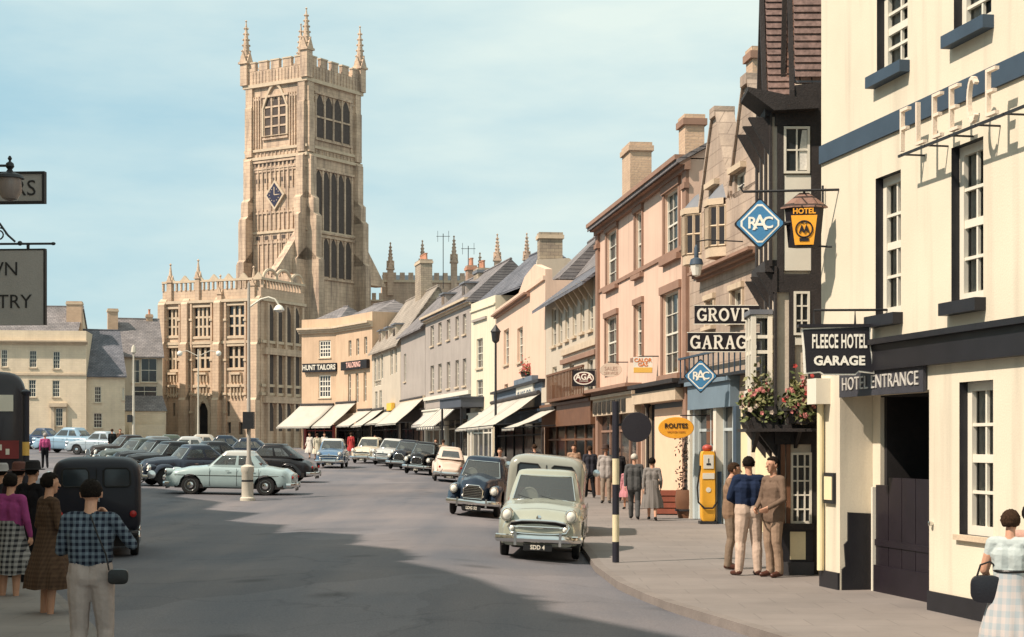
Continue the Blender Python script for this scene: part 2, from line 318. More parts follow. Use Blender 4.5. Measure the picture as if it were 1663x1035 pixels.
# ---------------------------------------------------------------- ground, road and pavement
def asphalt():
    m, t, p = nodes('asphalt'); p.inputs['Roughness'].default_value = .9; p.inputs['Specular IOR Level'].default_value = .25
    c = N(t, 'ShaderNodeTexCoord')
    n1 = N(t, 'ShaderNodeTexNoise', i_Scale=.16, i_Detail=5.0, i_Roughness=.55); t.links.new(c.outputs['Object'], n1.inputs[0])
    mp = N(t, 'ShaderNodeMapping'); mp.inputs['Rotation'].default_value = (0, 0, R(10)); mp.inputs['Scale'].default_value = (.9, .07, 1); t.links.new(c.outputs['Object'], mp.inputs[0])
    n2 = N(t, 'ShaderNodeTexNoise', i_Scale=.9, i_Detail=5.0); t.links.new(mp.outputs[0], n2.inputs[0])
    n3 = N(t, 'ShaderNodeTexNoise', i_Scale=45.0, i_Detail=3.0, i_Roughness=.7); t.links.new(c.outputs['Object'], n3.inputs[0])
    cr = N(t, 'ShaderNodeValToRGB'); e = cr.color_ramp.elements
    e[0].position = .36; e[0].color = (.100, .106, .124, 1); e[1].position = .66; e[1].color = (.198, .176, .176, 1)
    ad = N(t, 'ShaderNodeMath', operation='MULTIPLY_ADD'); ad.inputs[1].default_value = .45; t.links.new(n2.outputs['Fac'], ad.inputs[0])
    sc_ = N(t, 'ShaderNodeMath', operation='MULTIPLY'); sc_.inputs[1].default_value = .55; t.links.new(n1.outputs['Fac'], sc_.inputs[0]); t.links.new(sc_.outputs[0], ad.inputs[2])
    t.links.new(ad.outputs[0], cr.inputs[0])
    r3 = N(t, 'ShaderNodeMapRange'); r3.inputs[1].default_value = .3; r3.inputs[2].default_value = .7; r3.inputs[3].default_value = .75; r3.inputs[4].default_value = 1.22; t.links.new(n3.outputs['Fac'], r3.inputs[0])
    # oil drips and tar spots
    vo = N(t, 'ShaderNodeTexVoronoi', i_Scale=.55); t.links.new(c.outputs['Object'], vo.inputs[0])
    rv = N(t, 'ShaderNodeMapRange'); rv.inputs[1].default_value = .05; rv.inputs[2].default_value = .22; rv.inputs[3].default_value = .62; rv.inputs[4].default_value = 1; t.links.new(vo.outputs['Distance'], rv.inputs[0])
    nw = N(t, 'ShaderNodeTexNoise', i_Scale=.8, i_Detail=4.0); t.links.new(c.outputs['Object'], nw.inputs[0])
    wv = N(t, 'ShaderNodeVectorMath', operation='MULTIPLY_ADD'); wv.inputs[1].default_value = (1.6, 1.6, 0); t.links.new(nw.outputs['Color'], wv.inputs[0]); t.links.new(c.outputs['Object'], wv.inputs[2])
    vc = N(t, 'ShaderNodeTexVoronoi', i_Scale=.16, feature='DISTANCE_TO_EDGE'); t.links.new(wv.outputs[0], vc.inputs[0])
    rc = N(t, 'ShaderNodeMapRange'); rc.inputs[1].default_value = .001; rc.inputs[2].default_value = .006; rc.inputs[3].default_value = .84; rc.inputs[4].default_value = 1; t.links.new(vc.outputs['Distance'], rc.inputs[0])
    vp = N(t, 'ShaderNodeTexVoronoi', i_Scale=.13); t.links.new(wv.outputs[0], vp.inputs[0]); sp_ = N(t, 'ShaderNodeSeparateColor'); t.links.new(vp.outputs['Color'], sp_.inputs[0])
    rq = N(t, 'ShaderNodeMapRange'); rq.inputs[3].default_value = .86; rq.inputs[4].default_value = 1.10; t.links.new(sp_.outputs[0], rq.inputs[0])
    mq = N(t, 'ShaderNodeMath', operation='MULTIPLY'); t.links.new(rc.outputs[0], mq.inputs[0]); t.links.new(rq.outputs[0], mq.inputs[1])
    m0_ = N(t, 'ShaderNodeMath', operation='MULTIPLY'); t.links.new(r3.outputs[0], m0_.inputs[0]); t.links.new(mq.outputs[0], m0_.inputs[1])
    mm = N(t, 'ShaderNodeMath', operation='MULTIPLY'); t.links.new(m0_.outputs[0], mm.inputs[0]); t.links.new(rv.outputs[0], mm.inputs[1])
    vm = N(t, 'ShaderNodeVectorMath', operation='SCALE'); t.links.new(cr.outputs[0], vm.inputs[0]); t.links.new(mm.outputs[0], vm.inputs['Scale'])
    t.links.new(vm.outputs[0], p.inputs['Base Color'])
    b = N(t, 'ShaderNodeBump', i_Strength=.35, i_Distance=.02); t.links.new(n3.outputs['Fac'], b.inputs['Height']); t.links.new(b.outputs[0], p.inputs['Normal'])
    return m
asph = asphalt()
paving = courses('paving', (.215, .19, .175), (.20, .178, .165), (.165, .147, .137), .9, .62, .008, bump=.12, var=.18, scale=.5)
# paving courses lie in plan, not up a wall
_t = paving.node_tree
for l in list(_t.links):
    if l.to_node.type == 'COMBXYZ' and l.to_socket == l.to_node.inputs[1]:
        cbn = l.to_node; _t.links.remove(l)
sep = [n for n in _t.nodes if n.type == 'SEPXYZ'][0]
_t.links.new(sep.outputs[0], cbn.inputs[0]); _t.links.new(sep.outputs[1], cbn.inputs[1])
kerbm = mat('kerb_stone', (.19, .165, .15), .9, .2, 2, .1, .2)
xs = sorted(set([-900, -500, -250, -120, -80, -60, -50] + [-44 + 2*i for i in range(12)] + [-20 + .5*i for i in range(56)] + [8, 10, 14, 20, 40, 80, 200, 500, 900]))
ys = sorted(set([-40, -20, -10, -4] + [1.5*i for i in range(40)] + [60 + 4*i for i in range(24)] + [160, 180, 220, 300, 500, 1000, 2000]))
g = MB(); vv = [(x, y, gz(x, y) - (.02 if x > kerb_x(y) + .4 else 0)) for y in ys for x in xs]; nx = len(xs)
g.mesh(vv, [(j*nx+i, j*nx+i+1, (j+1)*nx+i+1, (j+1)*nx+i) for j in range(len(ys)-1) for i in range(nx-1)], asph)
tag(g.build('road', smooth_deg=80), kind='structure')
# pavement on the shop side: sheet behind a real kerb
PVH = .11
pts = []
Yk = [-2 + i*1.0 for i in range(143)]
ins = MB(); kb = MB()
rows = []
for Y in Yk:
    x = kerb_x(Y); rows.append((x, Y))
for (x0, y0), (x1, y1) in zip(rows, rows[1:]):
    def e(x, y, dx=0): return gz(kerb_x(y) + .01, y)
    za, zb = e(x0, y0) + PVH, e(x1, y1) + PVH
    W2 = 16
    ins.face([(x0+.14, y0, za), (x0+W2, y0, za), (x1+W2, y1, zb), (x1+.14, y1, zb)], paving)
    kb.face([(x0, y0, za), (x0+.14, y0, za+.002), (x1+.14, y1, zb+.002), (x1, y1, zb)], kerbm)
    kb.face([(x0-.01, y0, za-.25), (x0, y0, za), (x1, y1, zb), (x1-.01, y1, zb-.25)], kerbm)
tag(ins.build('pavement', weld=True, smooth_deg=60), kind='structure'); tag(kb.build('kerb', weld=True, smooth_deg=30), kind='structure')
def pz(Y): return gz(kerb_x(Y) + .01, Y) + PVH
# pavement on the near side, under the bystanders
p2 = MB(); kk = MB()
LK = [(2, -0.6), (8, -1.5), (12, -2.5), (15, -3.5), (18, -4.6), (22, -6.1), (26, -7.8), (30, -9.4), (40, -12.6), (52, -16.6), (64, -20.6)]
for (y0, x0), (y1, x1) in zip(LK, LK[1:]):
    za, zb = gz(x0, y0)+.09, gz(x1, y1)+.09
    p2.face([(x0-9, y0, za), (x0-.14, y0, za), (x1-.14, y1, zb), (x1-9, y1, zb)], paving)
    kk.face([(x0-.14, y0, za+.002), (x0, y0, za), (x1, y1, zb), (x1-.14, y1, zb+.002)], kerbm)
    kk.face([(x0, y0, za), (x0+.01, y0, za-.3), (x1+.01, y1, zb-.3), (x1, y1, zb)], kerbm)
tag(p2.build('pavement', weld=True), kind='structure'); tag(kk.build('kerb', weld=True), kind='structure')
def at_ground(u, Y): x = XU(u, Y); return Vector((x, Y, gz(x, Y)))
# ---------------------------------------------------------------- building kit
class Bld:
    """A building whose street front runs along local x (left to right seen from the street), z up, y into the building."""
    def __init__(s, name, label, cat, uL, YL, uR, YR, zb=None, group=None, P0=None, P1=None):
        s.P0 = Vector((XU(uL, YL), YL)) if P0 is None else Vector(P0)
        s.P1 = Vector((XU(uR, YR), YR)) if P1 is None else Vector(P1)
        d = s.P1 - s.P0; s.L = d.length; s.d = d / s.L; s.ang = math.atan2(d.y, d.x)
        s.zb = (gz(s.P0.x, s.P0.y) if zb is None else zb)
        s.o = thing(name, label, cat, (s.P0.x, s.P0.y, s.zb), s.ang, group)
    def hit(s, u, off=0.0):
        k = (u - CU) / F; nx, ny = -s.d.y, s.d.x
        px, py = s.P0.x + nx*off, s.P0.y + ny*off
        # px + t*dx = k*(py + t*dy)
        t = (k*py - px) / (s.d.x - k*s.d.y); return t, py + t*s.d.y
    def s(s, u, off=0.0): return s.hit(u, off)[0]
    def z(s, u, v, off=0.0): return ZV(v, s.hit(u, off)[1]) - s.zb
    def win_px(s, u0, u1, vt, vb):
        um = (u0+u1)/2; return (s.s(u0), s.s(u1), s.z(um, vb), s.z(um, vt))
    def world(s, x, y, z):
        return Vector((s.P0.x + s.d.x*x - s.d.y*y, s.P0.y + s.d.y*x + s.d.x*y, s.zb + z))

def wall_front(mb, L, z0, z1, ops, m, depth=.14, x0=0.0, rev=None, y=0.0):
    xs = sorted({x0, x0+L} | {a for o in ops for a in (o[0], o[1])}); zs = sorted({z0, z1} | {a for o in ops for a in (o[2], o[3])})
    for i in range(len(xs)-1):
        for j in range(len(zs)-1):
            cx, cz = (xs[i]+xs[i+1])/2, (zs[j]+zs[j+1])/2
            if any(o[0] < cx < o[1] and o[2] < cz < o[3] for o in ops): continue
            mb.face([(xs[i], y, zs[j]), (xs[i+1], y, zs[j]), (xs[i+1], y, zs[j+1]), (xs[i], y, zs[j+1])], m)
    for o in ops:
        a, b, c, d = o[:4]; dp = o[4] if len(o) > 4 and o[4] else depth; r = rev or m
        if len(o) > 5 and o[5]: r = o[5]
        mb.face([(a, y, c), (a, y, d), (a, y+dp, d), (a, y+dp, c)], r); mb.face([(b, y, c), (b, y+dp, c), (b, y+dp, d), (b, y, d)], m if len(o) <= 5 else r)
        mb.face([(a, y, d), (b, y, d), (b, y+dp, d), (a, y+dp, d)], r); mb.face([(a, y, c), (a, y+dp, c), (b, y+dp, c), (b, y, c)], r)
def shell(mb, L, D, z0, z1, m, x0=0.0, top=None):
    mb.face([(x0, 0, z0), (x0, 0, z1), (x0, D, z1), (x0, D, z0)], m); mb.face([(x0+L, 0, z0), (x0+L, D, z0), (x0+L, D, z1), (x0+L, 0, z1)], m)
    mb.face([(x0, D, z0), (x0, D, z1), (x0+L, D, z1), (x0+L, D, z0)], m)
    if top: mb.face([(x0, 0, z1-.05), (x0+L, 0, z1-.05), (x0+L, D, z1-.05), (x0, D, z1-.05)], top)
def window(par, a, b, c, d, depth=.14, cols=3, rows=4, fr=None, sill=None, glassm=None, bar=.022, fw=.055, surround=None, sw=.14, curt=0, sash=True, y=0.0, label=None, sillh=.1, silld=.09):
    fr = fr or whitep; mb = MB(); yo, yi = y+depth-.07, y+depth
    mb.box((a, yo, c), (a+fw, yi, d), fr); mb.box((b-fw, yo, c), (b, yi, d), fr)
    mb.box((a+fw, yo, c), (b-fw, yi, c+fw), fr); mb.box((a+fw, yo, d-fw), (b-fw, yi, d), fr)
    for i in range(1, cols):
        x = a+fw+(b-a-2*fw)*i/cols; mb.box((x-bar/2, yo+.02, c+fw), (x+bar/2, yi-.01, d-fw), fr)
    for j in range(1, rows):
        z = c+fw+(d-c-2*fw)*j/rows; h = bar/2
        if sash and rows % 2 == 0 and j == rows//2: h = fw*.45
        mb.box((a+fw, yo+.012, z-h), (b-fw, yi-.012, z+h), fr)
    w = mb.build('window', par, smooth_deg=0)
    if label: w['label'] = label
    g = MB(); g.face([(a+fw, yi-.016, c+fw), (b-fw, yi-.016, c+fw), (b-fw, yi-.016, d-fw), (a+fw, yi-.016, d-fw)], glassm or glassfar); g.build('pane', w)
    if curt:
        cm = MB(); n = 16; W_ = b-a-2*fw
        for side in ((0, 1) if curt != 2 else (0,)):
            wd = W_*(.40 if curt != 3 else .5); vs = []
            for i in range(n+1):
                t = i/n; x = (a+fw+t*wd) if side == 0 else (b-fw-t*wd); yy = yi+.004+.012*(1+math.sin(t*17))
                for zz, k in ((c+fw, .92), (c+fw+(d-c)*.5, 1), (d-fw, 1)): vs.append((x if k == 1 else (a+fw+t*wd*.9 if side == 0 else b-fw-t*wd*.9), yy, zz))
            cm.mesh(vs, [(i*3+j, (i+1)*3+j, (i+1)*3+j+1, i*3+j+1) for i in range(n) for j in range(2)], curtain)
        cm.box((a+.02, yi+.35, c), (b-.02, yi+.37, d), interior)
        cm.build('curtain', w)
    if sill:
        k = MB(); k.box((a-.06, y-silld, c-sillh), (b+.06, y+depth-.072, c-.002), sill); k.build('sill', w, smooth_deg=0)
    if surround:
        k = MB(); e = .045
        k.box((a-sw, y-e, c-.0), (a-.003, y+.02, d), surround); k.box((b+.003, y-e, c), (b+sw, y+.02, d), surround)
        k.box((a-sw-.02, y-e-.04, d+.003), (b+sw+.02, y+.02, d+sw*1.1), surround); k.box((a-sw-.04, y-e-.09, c-sw*.8), (b+sw+.04, y+.02, c-.004), surround)
        k.build('surround', w, smooth_deg=0)
    return w
def gable_roof(par, x0, x1, D, zE, zR, m, wallm=None, over=.25, y0=0.0, th=.12, hip0=0, hip1=0, gablewall=True, ridge=True):
    mb = MB(); ym = y0+D/2; k = (zR-zE)/(D/2)
    ya, yb = y0-over, y0+D+over; za = zE-over*k
    a0, a1 = x0-(.12 if not hip0 else over), x1+(.12 if not hip1 else over); r0, r1 = a0+hip0, a1-hip1
    P = [(a0, ya, za), (a1, ya, za), (r1, ym, zR), (r0, ym, zR), (a0, yb, za), (a1, yb, za)]
    up = [(x, y, z+th) for x, y, z in P]
    mb.mesh(P+up, [(6, 7, 8, 9), (11, 10, 9, 8), (0, 3, 2, 1), (5, 2, 3, 4), (0, 1, 7, 6), (4, 10, 11, 5), (0, 6, 9, 3), (3, 9, 10, 4), (1, 2, 8, 7), (2, 5, 11, 8)] if not (hip0 or hip1) else [(6, 7, 8, 9), (11, 10, 9, 8), (7, 11, 8), (6, 9, 10), (0, 1, 7, 6), (4, 10, 11, 5), (1, 5, 11, 7), (0, 6, 10, 4)], m)
    if ridge: mb.tube([(r0, ym, zR+th), (r1, ym, zR+th)], .09, m, 6)
    o = mb.build('roof', par, smooth_deg=20)
    if wallm and gablewall:
        w = MB()
        for x, h in ((x0, hip0), (x1, hip1)):
            if not h: w.face([(x, y0, zE-.02), (x, y0+D, zE-.02), (x, ym, zR)], wallm)
        if len(w.bm.faces): w.build('gable_wall', par)
        else: w.bm.free()
    return o
def chimney(par, x, y, z0, z1, wx, wy, m, pots=2, cap=None, potm=None, name='chimney'):
    mb = MB(); cap = cap or m
    mb.box((x-wx/2, y-wy/2, z0), (x+wx/2, y+wy/2, z1-.3), m); mb.box((x-wx/2-.07, y-wy/2-.07, z1-.3), (x+wx/2+.07, y+wy/2+.07, z1-.12), cap); mb.box((x-wx/2-.02, y-wy/2-.02, z1-.12), (x+wx/2+.02, y+wy/2+.02, z1), m)
    o = mb.build(name, par, smooth_deg=0)
    for i in range(pots):
        p = MB(); t = (i+.5)/pots-.5
        cx, cy = (x+wx*t, y) if wx >= wy else (x, y+wy*t)
        p.lathe([(.13, z1), (.11, z1+.1), (.10, z1+.42), (.13, z1+.44), (.13, z1+.5), (.09, z1+.5), (.085, z1+.3)], potm or redtile, 10, (cx, cy, 0)); p.build('chimney_pot', o)
    return o
def band(par, x0, x1, z0, z1, m, name='cornice', y=-.12, steps=1, yb=.02):
    mb = MB()
    for i in range(steps):
        a = z0+(z1-z0)*i/steps; b = z0+(z1-z0)*(i+1)/steps; k = y*(i+1)/steps
        mb.box((x0, k, a), (x1, yb-.001*i, b), m)
    return mb.build(name, par, smooth_deg=0)
def awning(par, x0, x1, ztop, zbot, proj, m=None, val=.2, y=0.0, label=None, arms=True, skew=0.0):
    m = m or offwhite; mb = MB(); n = 10; vs = []
    for j in range(n+1):
        t = j/n; sag = -.05*math.sin(math.pi*t); yy = y-.03-proj*t; zz = ztop+(zbot-ztop)*t+sag
        for i in range(7):
            x = x0+(x1-x0)*i/6; vs.append((x-skew*t, yy, zz+.012*math.sin(i*2.1+j)))
    fs = [(j*7+i, j*7+i+1, (j+1)*7+i+1, (j+1)*7+i) for j in range(n) for i in range(6)]
    k = len(vs); b = [(x0+(x1-x0)*i/6-skew, y-.03-proj-.01, zbot-val+.02*(i % 2)) for i in range(7)]
    mb.mesh(vs+b, fs+[(n*7+i, n*7+i+1, k+i+1, k+i) for i in range(6)], m)
    o = mb.build('awning', par, smooth_deg=60)
    so_ = o.modifiers.new('thick', 'SOLIDIFY'); so_.thickness = .015
    if label: o['label'] = label
    if arms:
        for x in (x0, x1): a = MB(); a.tube([(x, y-.05, zbot+.1), (x-skew, y-proj, zbot+.02)], .022, iron, 6); a.build('awning_arm', o)
        a = MB(); a.tube([(x0-skew, y-proj-.02, zbot), (x1-skew, y-proj-.02, zbot)], .025, iron, 6)
        a.build('awning_bar', o); a = MB(); a.lathe([(.1, x0), (.1, x1)], darkcloth, 8, (0, y-.06, ztop+.06), 'x'); a.build('awning_roller', o)
    return o
def shopfront(par, x0, x1, zf0, zf1, fascia, frame, n=3, door=None, stall=.5, y=0.0, glassm=None, pilaster=None, txt=None, txtm=None, txs=.3, goods=True):
    mb = MB(); d = .25; pil = pilaster or frame
    for x in (x0, x1-.22): mb.box((x, y-.1, 0), (x+.22, y+.12, zf0), pil)
    mb.box((x0-.05, y-.22, zf0), (x1+.05, y+.1, zf1), fascia); mb.box((x0-.1, y-.3, zf1), (x1+.1, y+.1, zf1+.1), fascia)
    xi0, xi1 = x0+.22, x1-.22
    mb.box((xi0, y+.0, 0), (xi1, y+.1, stall), frame)
    for i in range(n+1):
        x = xi0+(xi1-xi0)*i/n; mb.box((x-.035, y+.01, stall), (x+.035, y+.09, zf0), frame)
    mb.box((xi0, y+.02, zf0-.55), (xi1, y+.08, zf0-.48), frame)
    o = mb.build('shopfront', par, smooth_deg=0)
    g = MB(); g.face([(xi0, y+.06, stall), (xi1, y+.06, stall), (xi1, y+.06, zf0), (xi0, y+.06, zf0)], glassm or glassclr); g.build('shop_window', o)
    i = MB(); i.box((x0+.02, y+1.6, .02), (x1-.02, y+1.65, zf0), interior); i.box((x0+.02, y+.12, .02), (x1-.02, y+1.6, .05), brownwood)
    if goods:
        rr = random.Random(int(x0*97+zf0*31))
        for k in range(int((xi1-xi0)*2.2)):
            w_, h_ = rr.uniform(.12, .4), rr.uniform(.15, .9); gx = rr.uniform(xi0, max(xi1-w_, xi0+.01)); gy = y+rr.uniform(.25, .8)
            i.box((gx, gy, stall*.8), (gx+w_, gy+.1, stall*.8+h_), rr.choice([whitep, redtile, beiger, bluep, offwhite, brownwood, beiger]))
    i.build('shop_interior', o, smooth_deg=0)
    if txt:
        t = MB(); t.text(txt, txs, txtm or whitep, Matrix.Translation(((x0+x1)/2, y-.225, (zf0+zf1)/2)) @ XZ, .02); t.build('fascia_lettering', o)
    return o
def wallpart(b, z1, ops, m, D=9, z0=-.4, depth=.14, rev=None, top=None, name='wall'):
    mb = MB(); wall_front(mb, b.L, z0, z1, ops, m, depth, rev=rev); shell(mb, b.L, D, z0, z1, m, top=top or leadm)
    return mb.build(name, b.o, smooth_deg=0)
def downpipe(par, x, z0, z1, m=None, y=-.06):
    k = MB(); k.tube([(x, y, z0), (x, y, z1)], .045, m or iron, 8); k.lathe([(.05, z1-.05), (.11, z1+.05), (.12, z1+.16)], m or iron, 8, (x, y, 0)); return k.build('downpipe', par)

# ================================================================ HOTEL (cream rendered, right foreground)
HT = Bld('hotel', 'cream rendered hotel with blue band, black window reveals and dark entrance', 'hotel', 1333, 22.2, 1333, 13, P0=(4.13, 22.2), P1=(5.97, 13.0), zb=0.0)
hz = lambda u, v: HT.z(u, v)
Zm = pz(22)      # pavement level along the hotel
def hw(u0, u1, vt, vb): return HT.win_px(u0, u1, vt, vb)
h_ops = []
wA = hw(1424, 1474, -30, 112); wB = hw(1549, 1610, -95, 42); wC = hw(1422, 1463, 283, 511); wD = hw(1545, 1597, 231, 488); wE = hw(1558, 1613, 619, 871)
s0, s1 = HT.s(1364), HT.s(1509); zdoor = HT.z(1440, 638)
ext = [(6.6, 7.55, wD[2], wD[3]), (6.6, 7.55, wE[2], wE[3])]
wins = [wA, wB, wC, wD, wE] + ext
RV = .17
h_ops = [(*w, RV, blackp) for w in wins] + [(s0, s1, -.3, zdoor, .45, cream)]
mb = MB(); wall_front(mb, HT.L, -.4, 10.2, h_ops, cream); shell(mb, HT.L, 8, -.4, 10.2, cream, top=leadm)
mb.build('wall', HT.o, smooth_deg=0)
for i, w in enumerate(wins): window(HT.o, *w, depth=RV, cols=2 if i != 5 else 3, rows=4, sill=(bluep, bluep, blackp, blackp, trimstone, blackp, trimstone)[i], glassm=glassclr, curt=1 if i != 4 else 3, sillh=.14 if i not in (4, 6) else .06, silld=.13 if i not in (4, 6) else .05, bar=.035, fw=.10)
zb0, zb1 = HT.z(1337, 266), HT.z(1337, 237)
band(HT.o, 0, HT.L, zb0, zb1, bluep, 'string_course', y=-.035)
band(HT.o, HT.s(1414), HT.L, HT.z(1510, 594), HT.z(1510, 550), blackp, 'fascia_band', y=-.10)
band(HT.o, HT.s(1414), HT.L, HT.z(1510, 550)+.002, HT.z(1510, 550)+.07, blackp, 'fascia_band', y=-.17)
band(HT.o, 0, s0-.002, -.35, .33, blackp, 'plinth', y=-.03); band(HT.o, s1+.002, HT.L, -.35, .33, blackp, 'plinth', y=-.03)
band(HT.o, 0, HT.L, 10.2, 10.5, bluep, 'cornice', y=-.3)
# carriage entrance: jamb, dark lower panel, passage and low gate
e = MB(); zt = zdoor
e.box((s0+.003, .45, -.3), (s0+.25, .60, zt), cream)
e.build('door_jamb', HT.o, smooth_deg=0)
e = MB(); e.prism([(.02, -.28), (.45, -.28), (.45, 1.10), (.10, 1.12), (.10, .75), (.05, .7), (.07, .42), (.02, .38)], s0+.003, s0+.03, blackp, 'x'); e.build('dado_panel', HT.o, smooth_deg=0)
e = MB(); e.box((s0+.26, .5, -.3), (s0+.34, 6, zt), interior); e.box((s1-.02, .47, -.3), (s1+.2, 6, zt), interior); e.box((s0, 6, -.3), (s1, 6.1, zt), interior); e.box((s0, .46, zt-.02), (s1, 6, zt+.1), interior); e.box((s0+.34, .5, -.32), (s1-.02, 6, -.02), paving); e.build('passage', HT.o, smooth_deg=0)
gt = MB(); darkdoor = mat('door_purple_black', (.013, .009, .014), .5, .2, 3, .1, .1); x0, x1 = HT.s(1422, .40), s1-.03
nn = 6
for i in range(nn):
    a = x0+(x1-x0)*i/nn; gt.box((a+.008, .40, .04), (a+(x1-x0)/nn-.008, .44, 1.48+(.10 if i in (1, 2, 3) else 0)), darkdoor)
gt.box((x0, .37, .05), (x1, .40, .45), darkdoor); gt.box((x0, .385, .7), (x1, .40, .78), darkdoor)
gt.box((x0-.05, .36, .02), (x0-.005, .46, 1.45), whitep)
gt.build('entrance_gate', HT.o, smooth_deg=0)
e = MB(); e.lathe([(.02, .0), (.03, -.05), (.0, -.06)], chrome, 8, (s1+.1, 0, 1.1), 'y'); e.build('door_bell', HT.o)
a0, a1 = HT.s(1370), HT.s(1507); zz0, zz1 = HT.z(1440, 641), HT.z(1440, 599)
g = MB(); boardm = mat('sign_board_dark', (.045, .045, .055), .6, .2, 3, .1, .1); g.box((a0, -.06, zz0), (a1, -.02, zz1), boardm); sb = g.build('entrance_sign', HT.o, smooth_deg=0)
t = MB(); t.text('HOTEL ENTRANCE', .235, mat('sign_letter_grey', (.50, .48, .44), .6), Matrix.Translation(((a0+a1)/2, -.068, (zz0+zz1)/2)) @ XZ, .012, sx=(a1-a0)/2.55*1.12, spacing=1.05); t.build('sign_lettering', sb)
k = MB(); k.tube([(.12, -.06, .33), (.12, -.06, HT.z(1331, 655))], .045, creamp, 10); k.build('downpipe', HT.o)
k = MB(); k.box((.0, -.2, HT.z(1336, 657)), (.32, -.001, HT.z(1336, 616)), whitep); k.build('rainwater_hopper', HT.o, smooth_deg=0)
k = MB(); fa, fb, fc, fd = hw(1342, 1358, 768, 818)
k.box((fa, -.04, fc), (fb, -.001, fd), blackp); k.box((fa+.04, -.05, fc+.05), (fb-.04, -.039, fd-.05), creamp); k.build('menu_frame', HT.o, smooth_deg=0)
k = MB(); k.tube([(.15, -.04, HT.z(1345, 330)), (.15, -.04, HT.z(1345, 300))], .015, iron, 6); k.build('wall_bracket', HT.o)
# raised letters standing off the wall
LS = Bld('hotel_name_letters', 'raised cream metal letters on a rail across the blue band of the cream hotel', 'wall letters', 0, 0, 0, 0, P0=(4.13, 22.2), P1=(5.97, 13.0), zb=0.0)
lz0, lz1 = HT.z(1470, 258), HT.z(1470, 196); lh = lz1-lz0; la = HT.s(1462, -.3)
letterm = mat('letter_cream', (.74, .62, .50), .6, .06, 3)
def stroke_letter(ch):
    S = {'F': [[(0, 0), (0, 1)], [(0, 1), (.62, 1)], [(0, .53), (.45, .53)]], 'L': [[(0, 1), (0, 0)], [(0, 0), (.6, 0)]], 'E': [[(0, 0), (0, 1)], [(0, 1), (.62, 1)], [(0, .52), (.45, .52)], [(0, 0), (.62, 0)]],
         'C': [[(.31+.33*math.cos(R(a)), .5+.5*math.sin(R(a))) for a in range(50, 311, 20)]], 'H': [[(0, 0), (0, 1)], [(.6, 0), (.6, 1)], [(0, .52), (.6, .52)]], 'O': [[(.33+.34*math.cos(R(a)), .5+.5*math.sin(R(a))) for a in range(0, 361, 20)]], 'T': [[(0, 1), (.7, 1)], [(.35, 0), (.35, 1)]]}
    return S[ch]
LADV = (HT.s(1601, -.3)-la)/5
x = la
for ch in 'FLEECE':
    if ch == ' ': x += .25; continue
    mb = MB(); w = .017
    for st in stroke_letter(ch):
        for (ax, az), (bx, bz) in zip(st, st[1:]):
            ax_, az_, bx_, bz_ = x+ax*lh*.62, lz0+az*lh, x+bx*lh*.62, lz0+bz*lh
            dd = Vector((bx_-ax_, bz_-az_)); nn_ = Vector((-dd.y, dd.x)).normalized()*w
            ee = dd.normalized()*w*.9
            mb.prism([(ax_+nn_.x-ee.x, az_+nn_.y-ee.y), (bx_+nn_.x+ee.x, bz_+nn_.y+ee.y), (bx_-nn_.x+ee.x, bz_-nn_.y+ee.y), (ax_-nn_.x-ee.x, az_-nn_.y-ee.y)], -.30+rnd.uniform(0, .002), -.25, letterm, 'y')
    mb.build('letter', LS.o, smooth_deg=0); x += LADV
mb = MB(); mb.box((la-.1, -.285, lz0-.07), (x+1.5, -.265, lz0-.04), iron)
for i in range(9): mb.tube([(la+i*.6, -.29, lz0-.05), (la+i*.6, .0, lz0-.05)], .012, iron, 6)
mb.build('rail', LS.o, smooth_deg=0)

# ================================================================ TUDOR SHOP (black timbering, between hotel and garage)
TY = 24.2; tx = lambda u: XU(u, TY); tz = lambda v: ZV(v, TY)
TB = Bld('timbered_shop', 'narrow black timbered shop with jettied floors and tile hung gables', 'building', 0, 0, 0, 0, P0=(3.93, 25.75), P1=(3.90, TY), zb=Zm-.02)
# local x runs toward the camera (0..5 m), y to the right; near end face is x = L
L_ = TB.L; zt_ = lambda v: tz(v)-TB.zb
plaster = mat('aged_plaster', (.62, .53, .42), .9, .18, 2, .06, .15, 30)
m_ = MB(); m_.box((0, .08, -.3), (L_, 5, 2.35), plaster); m_.box((0, -.05, 2.35), (L_, 5, 4.5), plaster); m_.box((0, -.12, 4.5), (L_, 5, 6.75), plaster); m_.build('wall', TB.o, smooth_deg=0)
fr = MB()
def endpost(y0, y1, z0, z1, t=.05, m=timber): fr.box((L_-.02, y0, z0), (L_+t, y1, z1), m)
# end face timbers (facing down the street): y local = X - 3.90
Yl = lambda u: tx(u)-3.90
for (u0, u1, v0, v1) in ((1316, 1338, 195, 470), (1266, 1272, 195, 460), (1258, 1336, 165, 205), (1255, 1336, 446, 475), (1262, 1268, 205, 450), (1281, 1290, 470, 705), (1312, 1336, 470, 690), (1258, 1336, 690, 722), (1262, 1270, 720, 945), (1317, 1328, 640, 945)):
    endpost(Yl(u0), Yl(u1), zt_(v1), zt_(v0), .05+rnd.uniform(0, .012))
